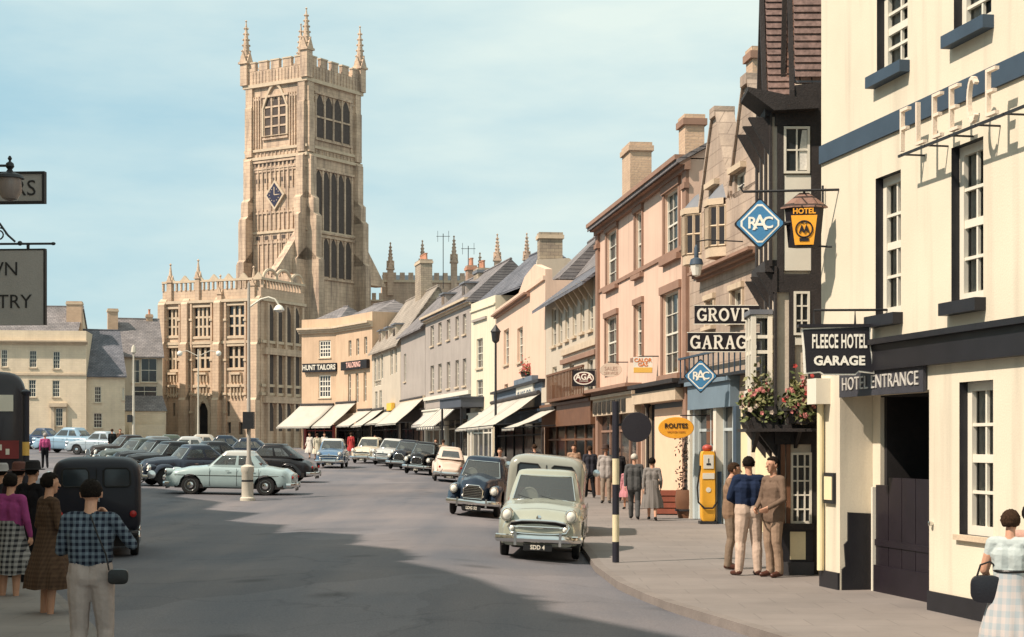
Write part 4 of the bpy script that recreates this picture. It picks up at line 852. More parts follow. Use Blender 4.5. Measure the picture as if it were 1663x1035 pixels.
shopfront(CO.o, .3, CO.L-.1, 2.4, 3.4, trimstone, mat('shop_red', (.35, .07, .06), .6), n=3); shopfront(C2.o, .3, C2.L-.3, 2.4, 3.2, trimstone, timber, n=4)
awning(CO.o, -.1, CO.L-.2, 4.1, 2.2, 2.2, val=.15, skew=.9); awning(C2.o, .2, C2.L*.58, 4.2, 2.2, 2.3, val=.15); awning(C2.o, C2.L*.64, C2.L, 3.5, 2.2, 2.0, val=.1)
gable_roof(CO.o, .6, CO.L-.2, 6, zC+.8, zC+2.2, slate, None, over=.0, hip0=1.2, hip1=1.2, y0=.6)
gable_roof(C2.o, .8, C2.L-.4, 4.6, zC+.8, zC+2.0, slate, None, over=.0, hip0=1.2, hip1=1.2, y0=.4)
# ================================================================ CHURCH: tower, porch and nave
CH = thing('church', 'tall stone parish church tower with crocketed pinnacles and clock', 'church', (XU(497.5, 189), 189, 2.0), math.atan2(-.538, .843))
# local x along the sunlit face (left to right), front corner at the origin, y back along the shaded face
A_ = math.atan2(-.538, .843)
TL, TR_ = 8.94, 9.8
tzv = lambda v, Y=189.0: ZV(v, Y)-2.0
darkstone = courses('tower_ashlar', (.61, .46, .33), (.55, .41, .295), (.40, .28, .22), .9, .42, .016, var=.34, scale=.3, grime=.75)
louv = mat('louvre_dark', (.085, .068, .06), .9, .2, 3)
def arch_poly(x0, x1, z0, zs, n=6):
    w = (x1-x0); P = [(x0, z0), (x1, z0), (x1, zs)]
    for i in range(1, n): t = i/n; P.append((x1-w*.5*(1-math.cos(t*math.pi/2)) if 0 else x1-w*.5*t, zs+w*.75*math.sin(t*math.pi/2)))
    P.append(((x0+x1)/2, zs+w*.78))
    for i in range(n-1, 0, -1): t = i/n; P.append((x0+w*.5*t, zs+w*.75*math.sin(t*math.pi/2)))
    P.append((x0, zs)); return P
z_top = tzv(128); z_par = tzv(104); zs1, zs2 = tzv(236), tzv(250); z_low = tzv(372)
k = MB(); k.box((-TL, 0, -3), (0, TR_, z_top), darkstone); k.build('tower', CH, smooth_deg=0)
def on_face(face):   # returns function drawing boxes on a tower face: (a0,a1,z0,z1,proj)
    if face == 'front': return lambda mb, a0, a1, z0, z1, p, m, q=.02: mb.box((-TL+a0, -p, z0), (-TL+a1, q, z1), m)
    return lambda mb, a0, a1, z0, z1, p, m, q=.02: mb.box((-q, a0, z0), (p, a1, z1), m)
def ring(z0, z1, p, m, name='string_course'):
    k = MB(); k.box((-TL-p, -p, z0), (p, TR_+p, z1), m); return k.build(name, CH, smooth_deg=0)
ring(z_top-.25, z_top+.15, .35, trimstone, 'cornice'); ring(zs1-.15, zs1+.15, .22, trimstone); ring(zs2-.15, zs2+.2, .28, trimstone); ring(zs2-1.5, zs2-1.3, .10, trimstone)
for z in (z_low,): ring(z-.15, z+.12, .16, trimstone)
k = MB(); t_ = .4
for (a, b) in (((-TL-.2, -.2), (.2, .2)), ((-TL-.2, TR_-.2), (.2, TR_+.2)), ((-TL-.2, .2), (-TL+.2, TR_-.2)), ((-.2, .2), (.2, TR_-.2))): k.box((a[0], a[1], z_top+.15), (b[0], b[1], z_par), darkstone)
for i in range(5):
    f = (i+.5)/5
    for c in ((-TL*(f), 0), (-TL*f, TR_)): k.box((c[0]-.62, c[1]-.22, z_par+.003), (c[0]+.62, c[1]+.22, z_par+.95), darkstone); k.box((c[0]-.68, c[1]-.28, z_par+.953), (c[0]+.68, c[1]+.28, z_par+1.1), trimstone)
    for c in ((0, TR_*f), (-TL, TR_*f)): k.box((c[0]-.22, c[1]-.62, z_par+.003), (c[0]+.22, c[1]+.62, z_par+.95), darkstone); k.box((c[0]-.28, c[1]-.68, z_par+.953), (c[0]+.28, c[1]+.68, z_par+1.1), trimstone)
k.build('battlement', CH, smooth_deg=0)
def pinnacle(par, x, y, z0, zc, z1, w, m, name='pinnacle', crock=True):
    k = MB(); h = w/2
    k.box((x-h, y-h, z0), (x+h, y+h, zc), m)
    k.box((x-h*1.35, y-h*1.35, zc), (x+h*1.35, y+h*1.35, zc+w*.25), m)
    for dx, dy in ((1, 0), (-1, 0), (0, 1), (0, -1)):
        k.mesh([(x+dx*h*1.25-dy*h, y+dy*h*1.25-dx*h, zc+w*.25), (x+dx*h*1.25+dy*h, y+dy*h*1.25+dx*h, zc+w*.25), (x+dx*h*1.25, y+dy*h*1.25, zc+w*1.5), (x, y, zc+w*1.4)], [(0, 1, 2), (0, 2, 3), (1, 3, 2)], m)
    zb_ = zc+w*.25; k.lathe([(h*1.05, zb_), (h*.62, zb_+(z1-zb_)*.45), (.06, z1-.25), (.14, z1-.15), (.03, z1)], m, 8, (x, y, 0))
    if crock:
        for j in range(1, 7):
            t = j/7.5; rr = h*1.05*(1-t)+.05
            for g in range(4): k.ell((x+(rr+.04)*math.cos(g*math.pi/2+.785), y+(rr+.04)*math.sin(g*math.pi/2+.785), zb_+(z1-zb_)*t), (w*.12, w*.12, w*.13), m, 5, 4)
    return k.build(name, par, smooth_deg=30)
for (x, y, v) in ((-TL-.05, -.05, 33), (.05, -.05, 12), (.05, TR_+.05, 42), (-TL-.05, TR_+.05, 38)):
    Yp = 189+(-x)*.538+y*.838; zt = tzv(v, Yp); pinnacle(CH, x, y, z_top+.16, zt-5.2+(0 if v != 12 else .3), zt, 1.0, darkstone)
# stepped corner buttresses
for (x, y) in ((-TL, 0), (0, 0), (0, TR_)):
    k = MB()
    for (z0, z1, p) in ((-3, z_low-3.5, 1.75), (z_low-3.5, z_low+1.5, 1.4), (z_low+1.5, zs2-5, 1.0), (zs2-5, zs2-.2, .62), (zs2+.3, zs1+5, .4), (zs1+5, z_top-.3, .28)):
        if y == 0:
            cx = x+(.55 if x < 0 else (-.55 if z0 > z_low else -.27)); bw_ = .5 if (x < 0 or z0 > z_low) else .26; k.box((cx-bw_, -p, z0), (cx+bw_, .05, z1), darkstone); k.prism([(-p, z1), (.03, z1), (.03, z1+p*.9)], cx-bw_, cx+bw_, darkstone, 'x')
        if x == 0:
            cy = y+(.55 if y == 0 else -.55); k.box((-.05, cy-.5, z0), (p, cy+.5, z1), darkstone); k.prism([(p, z1), (-.03, z1), (-.03, z1+p*.9)], cy-.5, cy+.5, darkstone, 'y')
        else: k.box((x-p, .1, z0), (x+.05, 1.1, z1), darkstone); k.prism([(x-p, z1), (x+.03, z1), (x+.03, z1+p*.9)], .1, 1.1, darkstone, 'y')
        if y: k.box((-1.15, y-.05, z0), (-.15, y+p, z1), darkstone); k.prism([(y+p, z1), (y-.03, z1), (y-.03, z1+p*.9)], -1.15, -.15, darkstone, 'x')
    k.build('buttress', CH, smooth_deg=0)
# great raking spur buttresses at the foot
for pts_, d0, d1, ax in (([(-4.6, tzv(445)), (.0, tzv(445)), (.0, tzv(368))], -1.5, -.56, 'x'),):
    k = MB(); k.prism([(p[0], p[1]) for p in pts_], d0, d1, darkstone, ax); k.build('spur_buttress', CH, smooth_deg=0)
k = MB(); k.prism([(TR_-.5, tzv(450)), (TR_+5.0, tzv(450)), (TR_-.5, tzv(362))], -1.4, .2, darkstone, 'x'); k.build('spur_buttress', CH, smooth_deg=0)
k = MB(); k.prism([(-TL+.3, tzv(450)), (-TL-1.4, tzv(450)), (-TL-.9, tzv(370)), (-TL, tzv(300))], .2, 1.6, darkstone, 'y'); k.build('spur_buttress', CH, smooth_deg=0)
# traceried openings
def lights(face, a0, a1, z0, z1, n, m, back, head=True, par=None, proj=.14, cross=()):
    w = (a1-a0)/n; k = MB(); P = on_face(face)
    ar = MB()
    for i in range(n):
        x0, x1 = a0+i*w+.14, a0+(i+1)*w-.14; zs = z1-(x1-x0)*.8
        pl = arch_poly(x0, x1, z0, zs)
        if face == 'front': ar.prism([(-TL+p[0], p[1]) for p in pl], -.03, .02, back, 'y')
        else: ar.prism([(p[0], p[1]) for p in pl], -.02, .03, back, 'x')
    for i in range(n+1): x = a0+i*w; P(k, x-.12, x+.12, z0-.2, z1, proj, m)
    P(k, a0-.3, a1+.3, z1+.0, z1+.25, proj+.1, m); P(k, a0-.2, a1+.2, z0-.4, z0-.201, proj+.08, m)
    for z in cross: P(k, a0, a1, z-.1, z+.1, proj-.03, m)
    o = ar.build('window' if n < 9 else 'panel_frieze', CH, smooth_deg=0); k.build('mullion', o, smooth_deg=0)
mid = (zs1+z_top)/2
lights('front', TL/2-1.75, TL/2+1.65, tzv(214), tzv(150), 3, darkstone, louv, cross=(tzv(166), tzv(182), tzv(198)))
def rib_set(face, a0, a1, n, z0, z1, w=.07, p=.16, heads=True):
    k = MB(); P = on_face(face)
    for i in range(n+1):
        x = a0+(a1-a0)*i/n; P(k, x-w, x+w, z0, z1, p, darkstone)
        if heads and i < n:
            d = (a1-a0)/n; P(k, x+w, x+d-w, z1-.45, z1-.2, p*.7, darkstone)
    k.build('panel_tracery', CH, smooth_deg=0)
for z0, z1 in ((zs1+.3, z_top-1.3), ): rib_set('front', 1.15, TL/2-2.2, 3, z0, z1); rib_set('front', TL/2+2.1, TL-1.2, 3, z0, z1); rib_set('side', .95, 1.5, 1, z0, z1); rib_set('side', TR_-1.7, TR_-1.0, 1, z0, z1)
rib_set('front', 1.1, TL-1.1, 12, zs2+.3, zs1-.3, heads=False, p=.1); rib_set('side', 1.0, TR_-1.0, 12, zs2+.3, zs1-.3, heads=False, p=.1)
rib_set('front', 1.2, TL-1.3, 10, tzv(300), tzv(266)); rib_set('front', 1.2, TL-1.3, 10, z_low+.3, tzv(335)); rib_set('front', 1.2, TL-2.2, 8, tzv(440), z_low-.9)
rib_set('front', 1.1, TL-1.1, 14, z_par-1.7, z_par-.1, heads=False, p=.27); rib_set('side', 1.0, TR_-1.0, 14, z_par-1.7, z_par-.1, heads=False, p=.27)
k = MB(); pl = arch_poly(-TL/2-2.0, -TL/2+1.9, tzv(214), tzv(168)); ql = arch_poly(-TL/2-1.75, -TL/2+1.65, tzv(213), tzv(168))
n_ = len(pl)
for i in range(n_): j = (i+1) % n_; k.mesh([(pl[i][0], -.25, pl[i][1]), (pl[j][0], -.25, pl[j][1]), (ql[j][0], -.25, ql[j][1]), (ql[i][0], -.25, ql[i][1]), (pl[i][0], .02, pl[i][1]), (pl[j][0], .02, pl[j][1]), (ql[j][0], .02, ql[j][1]), (ql[i][0], .02, ql[i][1])], [(0, 1, 2, 3), (0, 4, 5, 1), (3, 2, 6, 7)], trimstone)
k.build('arch_moulding', CH, smooth_deg=0)
lights('side', 1.6, TR_-1.8, tzv(218), tzv(148), 4, darkstone, louv, cross=(tzv(185),))
lights('side', 1.5, TR_-1.5, tzv(370), tzv(272), 5, darkstone, louv); lights('side', 1.5, TR_-1.5, tzv(445), tzv(382), 5, darkstone, louv)
for i in range(6): x = 1.2+i*(TL-2.6)/5; k = MB(); on_face('front')(k, x-.09, x+.09, z_low+.2, zs2-1.6, .10, darkstone); on_face('front')(k, x-.09, x+.09, tzv(445), z_low-.3, .10, darkstone); k.build('panel_rib', CH, smooth_deg=0)
lights('front', 1.3, TL-1.6, tzv(262.5), tzv(257), 10, darkstone, louv, proj=.1)
for i in range(5): x = 1.75+i*(TL-2.6)/5; k = MB(); on_face('front')(k, x-.28, x+.28, tzv(290), tzv(283), .04, louv); k.build('panel_head', CH, smooth_deg=0)
for i in range(5): x = 1.75+i*(TL-2.6)/5; k = MB(); on_face('front')(k, x-.28, x+.28, tzv(384), tzv(378), .04, louv); k.build('panel_head', CH, smooth_deg=0)
k = MB(); cxx, czz, h = -TL*.5, tzv(312), 1.45
k.prism([(cxx, czz-h*1.2), (cxx+h, czz), (cxx, czz+h*1.2), (cxx-h, czz)], -.32, -.01, trimstone, 'y'); k.prism([(cxx, czz-h*.95), (cxx+h*.78, czz), (cxx, czz+h*.95), (cxx-h*.78, czz)], -.36, -.321, mat('clock_blue_black', (.03, .03, .06), .5), 'y')
k.box((cxx-.05, -.39, czz), (cxx+.05, -.362, czz+.9), trimstone); k.box((cxx, -.39, czz-.05), (cxx+.55, -.362, czz+.05), trimstone)
for i in range(12): g = i*math.pi/6; k.cbox((cxx+.72*math.sin(g), -.37, czz+.72*math.cos(g)), (.1, .02, .1), trimstone)
k.build('clock_face', CH, smooth_deg=0)
# aisle and nave rising behind the houses
NV = thing('church_nave', 'battlemented stone nave with slim pinnacles beyond the slate roofs', 'church', (-15.5, 200, 2.2), math.atan2(.10, 1))
k = MB(); k.box((-9, 0, -3), (0, 12, 17.2), ashlar); k.box((0, 3, -3), (21, 14, 19.9), ashlar); k.build('wall', NV, smooth_deg=0)
k = MB()
for i in range(11): k.box((-9+i*.85, -.15, 17.2), (-9+i*.85+.5, .3, 18.0), ashlar)
for i in range(20): k.box((i*1.05, 2.85, 19.9), (i*1.05+.6, 3.3, 20.8), ashlar)
k.box((-9, -.2, 17.0), (0, -.001, 17.2), trimstone); k.box((0, 2.8, 19.6), (21, 2.999, 19.9), trimstone); k.box((-9, -.2, 12.4), (0, -.001, 12.7), trimstone); k.build('battlement', NV, smooth_deg=0)
for i in range(3): k = MB(); k.prism(arch_poly(-8+i*2.8, -6.2+i*2.8, 7, 13.5), -.05, .05, louv, 'y'); k.build('window', NV, smooth_deg=0)
for u, v in ((634, 393), (686, 389), (737.5, 381), (808.5, 377), (857, 375), (780, 408)):
    Yq = 203; x = (XU(u, Yq)+15.5)+.3; zt = ZV(v, Yq)-2.2; pinnacle(NV, x, 3.1, 18, zt-3.4, zt, .75, ashlar)
for u, v in ((512, 428), (541, 432), (560, 440), (590, 436)):
    Yq = 199; x = XU(u, Yq)+15.5; zt = ZV(v, Yq)-2.2; pinnacle(NV, x, -.05, 16, zt-2.0, zt, .6, ashlar)
k = MB(); k.mesh([(0, 3, 19.8), (21, 3, 19.8), (21, 8, 21), (0, 8, 21)], [(0, 1, 2, 3)], leadm); k.build('roof', NV)

# porch, three storeys
PA = math.atan2(-.406, .914); PC = Vector((XU(424, 165), 165)); PZ = 1.6
PO = thing('church_porch', 'three storey pale stone porch with mullioned windows and arched doorway', 'church porch', (PC.x, PC.y, PZ), PA)
PL_, PR_ = 11.8, 8.2
def ps(u):   # distance along the front face from its left end
    kk = (u-CU)/F; dx, dy = .914, -.406
    t = (kk*PC.y-PC.x)/(dx-kk*dy); return t   # negative to the left of the corner
def pzv(u, v): t = ps(u); return ZV(v, PC.y-.406*t)-PZ
zpar = pzv(405, 487)
fr_ops = []
for (u0, u1, vt, vb, c, r_) in ((272, 291, 503, 545, 3, 3), (315, 342, 500, 546, 4, 3), (371, 397, 497, 545, 3, 3), (273, 290, 566, 600, 3, 2), (315, 341, 565, 598, 3, 2), (370, 396, 563, 597, 3, 2)):
    um = (u0+u1)/2; fr_ops.append((ps(u0)+PL_, ps(u1)+PL_, pzv(um, vb), pzv(um, vt), c, r_))
dr = (ps(322)+PL_, ps(338.5)+PL_, -.6, pzv(330, 655))
sm = [(ps(a)+PL_, ps(b)+PL_, pzv((a+b)/2, d), pzv((a+b)/2, c)) for a, b, c, d in ((369, 375, 686, 704), (388, 394, 686, 706), (368.5, 373, 652, 676), (281, 284, 655, 676))]
class _B: pass
k = MB(); k.M = Matrix.Translation((-PL_, 0, 0)); wall_front(k, PL_, -1.5, zpar+1.2, [o[:4] for o in fr_ops]+[dr]+sm, porchstone, .3); k.M = Matrix()
k.face([(0, 0, -1.5), (0, PR_, -1.5), (0, PR_, zpar+1.2), (0, 0, zpar+1.2)], porchstone); k.face([(-PL_, 0, -1.5), (-PL_, 0, zpar+1.2), (-PL_, PR_, zpar+1.2), (-PL_, PR_, -1.5)], porchstone); k.face([(-PL_, 0, zpar+.2), (0, 0, zpar+.2), (0, PR_, zpar+.2), (-PL_, PR_, zpar+.2)], leadm); k.build('wall', PO, smooth_deg=0)


def pwin(a, b, c, d, cols, rows):
    k = MB(); x0, x1 = a-PL_, b-PL_
    for i in range(1, cols): x = x0+(x1-x0)*i/cols; k.box((x-.11, .10, c), (x+.11, .28, d), trimstone)
    for j in range(1, rows): z = c+(d-c)*j/rows; k.box((x0, .12, z-.1), (x1, .27, z+.1), trimstone)
    k.box((x0-.2, -.14, d+.05), (x1+.2, -.001, d+.25), trimstone); k.box((x0-.15, -.12, c-.28), (x1+.15, -.001, c-.05), trimstone)
    o = k.build('window', PO, smooth_deg=0); g = MB(); g.face([(x0, .26, c), (x1, .26, c), (x1, .26, d), (x0, .26, d)], glassdk); g.build('pane', o)
for o in fr_ops: pwin(*o)
k = MB(); k.face([(dr[0]-PL_, .29, dr[2]), (dr[1]-PL_, .29, dr[2]), (dr[1]-PL_, .29, dr[3]), (dr[0]-PL_, .29, dr[3])], interior); k.build('doorway', PO)
for o in sm: k = MB(); k.face([(o[0]-PL_, .28, o[2]), (o[1]-PL_, .28, o[2]), (o[1]-PL_, .28, o[3]), (o[0]-PL_, .28, o[3])], louv); k.build('window', PO)
k = MB(); pl = arch_poly(dr[0]-PL_-.35, dr[1]-PL_+.35, -.5, dr[3]-.6); k2 = arch_poly(dr[0]-PL_, dr[1]-PL_, -.5, dr[3]-.75)
for i in range(len(pl)): j = (i+1) % len(pl); k.mesh([(pl[i][0], -.12, pl[i][1]), (pl[j][0], -.12, pl[j][1]), (k2[j][0], -.12, k2[j][1]), (k2[i][0], -.12, k2[i][1]), (pl[i][0], .02, pl[i][1]), (pl[j][0], .02, pl[j][1]), (k2[j][0], .1, k2[j][1]), (k2[i][0], .1, k2[i][1])], [(0, 1, 2, 3), (0, 4, 5, 1), (3, 2, 6, 7)], trimstone)
k.build('door_arch', PO, smooth_deg=0)
for v, p in ((487, .3), (555, .2), (626, .14), (640, .12)):
    z = pzv(405, v); k = MB(); k.box((-PL_-p, -p, z-.14), (p, 0-.003, z+.14), trimstone); k.box((.003, -p, z-.14), (p, PR_, z+.14), trimstone); k.build('string_course', PO, smooth_deg=0)
for u, wd in ((266, .8), (303, .75), (356, .75), (415, 1.1)):
    x = ps(u); k = MB()
    for z0, z1, p in ((-1.5, pzv(u, 650), .9), (pzv(u, 650), pzv(u, 560), .7), (pzv(u, 560), zpar-.2, .5)): k.box((x-wd/2, -p, z0), (x+wd/2, .02, z1), porchstone); k.prism([(-p, z1), (.02, z1), (.02, z1+p*1.2)], x-wd/2, x+wd/2, trimstone, 'x')
    k.build('buttress', PO, smooth_deg=0)
for u in (270.5, 293, 312, 345, 367.5, 400):
    x = ps(u); k = MB(); k.box((x-.10, -.24, -1.5), (x+.10, .01, zpar-.2), porchstone)
    for v in (520, 585, 640, 670): z = pzv(u, v); k.box((x-.17, -.34, z-.1), (x+.17, .005, z+.12), trimstone)
    k.build('wall_shaft', PO, smooth_deg=0)
for u in (281, 329, 384):
    for v, hh_ in ((632, 1.5), (612, .9)):
        x, z = ps(u), pzv(u, v); k = MB(); k.prism([(x-.55, -.32), (x+.55, -.32), (x+.7, 0), (x-.7, 0)], z+.2, z+.42, trimstone, 'z')
        for i in range(4): k.box((x-.6+i*.38, -.22, z-hh_*.6), (x-.5+i*.38, .005, z+.2), trimstone)
        k.build('niche', PO, smooth_deg=0)
# pierced parapet with little pinnacles
k = MB(); zq = pzv(405, 455); w_ = .55
for i in range(int(PL_/w_)): x = -PL_+i*w_; k.box((x, -.1, zpar+1.2), (x+.16, .15, zq), porchstone)
for i in range(int(PR_/w_)): y = .2+i*w_; k.box((-.15, y, zpar+1.2), (.1, y+.16, zq), porchstone)
k.box((-PL_, -.16, zq), (.16, .18, zq+.22), trimstone); k.box((-.18, .2, zq), (.16, PR_, zq+.22), trimstone); k.build('parapet', PO, smooth_deg=0)
for i in range(7): x = -PL_+.5+i*1.75; k = MB(); k.mesh([(x, -.14, zq+.22), (x+1.0, -.14, zq+.22), (x+.5, -.14, zq+.75), (x, .16, zq+.22), (x+1.0, .16, zq+.22), (x+.5, .16, zq+.75)], [(0, 1, 2), (3, 5, 4), (0, 3, 4, 1), (1, 4, 5, 2), (0, 2, 5, 3)], trimstone); k.build('crest', PO, smooth_deg=0)
for u, v in ((277, 428), (322, 421), (358, 446), (412, 432)): zt = pzv(u, v); pinnacle(PO, ps(u), 0, zpar, zt-2.0, zt, .5, porchstone, crock=False)
# shaded flank: tall blind panels, bands, arched heads
for i in range(5): y = .9+i*(PR_-1.6)/4; k = MB(); k.box((-.05, y-.16, -1.5), (.34, y+.16, zpar-.3), porchstone); k.build('panel_rib', PO, smooth_deg=0)
for i in range(4):
    y0 = .9+i*(PR_-1.6)/4+.3; y1 = y0+(PR_-1.6)/4-.6
    for v0, v1 in ((700, 664), (640, 578), (552, 506)): k = MB(); k.prism(arch_poly(y0, y1, pzv(424, v0), pzv(424, v1)), -.01, .03, louv, 'x'); k.build('window', PO, smooth_deg=0)
for v in (566, 645): z = pzv(424, v); k = MB(); k.box((.01, .3, z-.55), (.42, PR_-.2, z+.1), porchstone); k.build('panel_band', PO, smooth_deg=0)
k = MB()
for cy, r_ in ((1.7, 1.3), (4.2, 1.5), (6.8, 1.2)):
    pr = [(cy+r_*math.cos(R(a)), zq+.1+r_*.8*math.sin(R(a))) for a in range(0, 181, 18)]
    k.tube([(0, a, b) for a, b in pr], .16, trimstone, 6)
k.build('crest', PO)

# ================================================================ HOUSES ON THE FAR LEFT
def flat_house(name, label, uL, uR, YL, YR, vtop, ops, m, D=10, zb=1.7, sillm=trimstone, cols=3, rows=4):
    b = Bld(name, label, 'building', uL, YL, uR, YR, zb=zb); um = (uL+uR)/2; zt = b.z(um, vtop); q = [b.win_px(*o) for o in ops]
    wallpart(b, zt, q, m, D)
    for w in q: window(b.o, *w, cols=cols, rows=rows, sill=sillm, fw=.06, bar=.028, glassm=glassdk)
    return b, zt
LB, zt = flat_house('cream_house', 'plain cream classical house with parapet and chimney across the square', -60, 140, 148.6, 150, 553, [(47.5, 59.5, 569.5, 597), (86, 97.5, 571, 599), (46.5, 58.5, 617, 645), (85, 97, 618, 645), (90, 102, 663, 692), (2, 12, 568, 596), (-28, -16, 566, 596), (2, 12, 616, 645)], yrubble)
band(LB.o, -.2, LB.L+.15, zt-.35, zt, trimstone, 'cornice', y=-.5, steps=3)
k = MB(); k.box((0, 0, zt), (LB.L, .3, zt+.9), yrubble); k.box((LB.L-.3, .3, zt), (LB.L, 6, zt+.9), yrubble); k.box((LB.L-14.5, -.15, zt+.9), (LB.L-8.2, .45, zt+1.6), yrubble); k.build('parapet', LB.o, smooth_deg=0)
band(LB.o, 0, LB.L, LB.z(90, 608)-.1, LB.z(90, 608)+.08, trimstone, 'string_course', y=-.1)
k = MB(); k.box((LB.s(80), -.35, LB.z(93, 661)), (LB.s(109), -.0, LB.z(93, 655)), trimstone); [k.box((LB.s(u)-.15, -.2, -.3), (LB.s(u)+.15, 0, LB.z(93, 661)), trimstone) for u in (86, 105)]; k.build('door_case', LB.o, smooth_deg=0)
gable_roof(LB.o, 0, LB.L-1.0, 9, zt+.5, zt+3.4, slate, yrubble, over=-.5, y0=1.0)
chimney(LB.o, LB.s(113), 3.5, zt+.3, LB.z(113, 490, 3.5), 1.35, 1.0, tanchim, 0, trimstone)
M2, zt = flat_house('low_house', 'low cream house with a sagging dark slate roof beside the classical house', 140.5, 203, 150.6, 151.8, 608, [(153.5, 164.5, 628, 654), (198.5, 202, 630, 650), (152, 166, 671, 695)], yrubble)
gable_roof(M2.o, 0, M2.L, 9, zt, zt+4.2, bslate, yrubble, over=.3)
LG, zt = flat_house('gabled_house', 'tall house with slate roof and open dark verandas beside the porch', 193, 264, 157.4, 158.6, 576, [(214, 227, 584, 622), (229, 255, 582, 621), (214, 255, 627, 645), (228, 236, 690, 699)], beiger, cols=2, rows=2)
gable_roof(LG.o, 0, LG.L, 9, zt, zt+3.6, slate, yrubble, over=.4)
chimney(LG.o, LG.s(186.5), 3.2, zt-3.0, LG.z(187, 502, 3.2), .95, 1.0, tanchim, 0, trimstone); chimney(LG.o, LG.s(249), 4.5, zt+2.5, LG.z(249, 511, 4.5), .6, .6, tanchim, 1)
k = MB(); k.mesh([(.2, -.02, zt-3.9), (LG.L, -.02, zt-3.9), (LG.L+.2, -2.6, zt-5.4), (-.6, -2.6, zt-5.4)], [(0, 1, 2, 3)], slate); k.box((-.5, -2.45, -.4), (LG.L+.1, -2.2, zt-5.45), yrubble); k.build('lean_to', LG.o, smooth_deg=0)
k = MB(); k.box((LG.s(205), -3.4, -.5), (LG.s(262), -3.2, LG.z(230, 690, -3.3)), yrubble); k.build('forecourt_wall', LG.o, smooth_deg=0)
# the shaded terrace along the near left side of the street (its shadow lies on the road)
SH = Bld('shaded_terrace', 'terrace of gabled houses standing in shade outside the frame', 'building', 0, 0, 0, 0, P0=(-6.6, 9.0), P1=(-23.8, 62.0), zb=0)
k = MB(); k.box((0, 0, -1), (SH.L, 9, 10.2), yrubble); k.build('wall', SH.o, smooth_deg=0)
prs = random.Random(3); x = 0.0
while x < SH.L-4:
    w_ = prs.uniform(5, 8); w_ = min(w_, SH.L-x); h_ = prs.uniform(10.4, 11.8)
    k = MB(); k.prism([(x, 9.9), (x+w_, 9.9), (x+w_, h_), (x+w_*.5, h_+prs.uniform(.2, 1.6)), (x, h_)], .0, 8.9, slate, 'y'); k.build('roof', SH.o, smooth_deg=0)
    chimney(SH.o, x+.6, 2.5, 10, h_+2.6, 1.2, .7, rubble, 2); x += w_
for i in range(14):
    for z in (3.6, 6.8): window(SH.o, 1.2+i*3.8, 2.2+i*3.8, z, z+1.7, y=-.16, depth=.15, cols=3, rows=4, sill=trimstone)
# ---------------------------------------------------------------- vehicles (local +y is the front)
def interp(ct, t):
    if t <= ct[0][0]: return ct[0][1]
    for (a, va), (b, vb) in zip(ct, ct[1:]):
        if t <= b:
            k = (t-a)/(b-a) if b > a else 0; k = k*k*(3-2*k); return va+(vb-va)*k
    return ct[-1][1]
SPEC = {
 'saloon': dict(L=4.25, W=1.64, H=1.50, wb=2.55, R=.32, sill=.24, yf=1.28,
   w=[(-2.12, .64), (-1.75, .77), (-.8, .82), (1.0, .82), (1.7, .79), (2.12, .66)],
   zt=[(-2.12, .74), (-1.85, .88), (-1.1, .96), (.6, .97), (1.3, .91), (1.85, .82), (2.12, .66)],
   ridge=.05, cab=dict(belt=.93, f0=.82, f1=.22, r0=-1.28, r1=-.78, w0=.72, w1=.585, crown=.07), fender=None),
 'old': dict(L=3.80, W=1.55, H=1.53, wb=2.2, R=.33, sill=.28, yf=1.22,
   w=[(-1.9, .50), (-1.5, .66), (-.7, .76), (.35, .74), (.8, .56), (1.5, .46), (1.9, .36)],
   zt=[(-1.9, .62), (-1.6, .82), (-1.0, .98), (.5, 1.01), (1.2, .98), (1.7, .92), (1.9, .74)],
   ridge=.10, cab=dict(belt=.96, f0=.66, f1=.18, r0=-1.45, r1=-.75, w0=.67, w1=.53, crown=.09), fender=True),
 'beetle': dict(L=4.0, W=1.54, H=1.46, wb=2.4, R=.33, sill=.28, yf=1.2,
   w=[(-2.0, .40), (-1.6, .58), (-.8, .72), (.5, .70), (1.2, .5), (2.0, .34)],
   zt=[(-2.0, .55), (-1.7, .80), (-1.1, 1.02), (-.3, 1.02), (.7, .98), (1.5, .82), (2.0, .52)],
   ridge=.08, cab=dict(belt=.95, f0=.72, f1=.25, r0=-1.55, r1=-.70, w0=.66, w1=.50, crown=.10), fender=True),
}
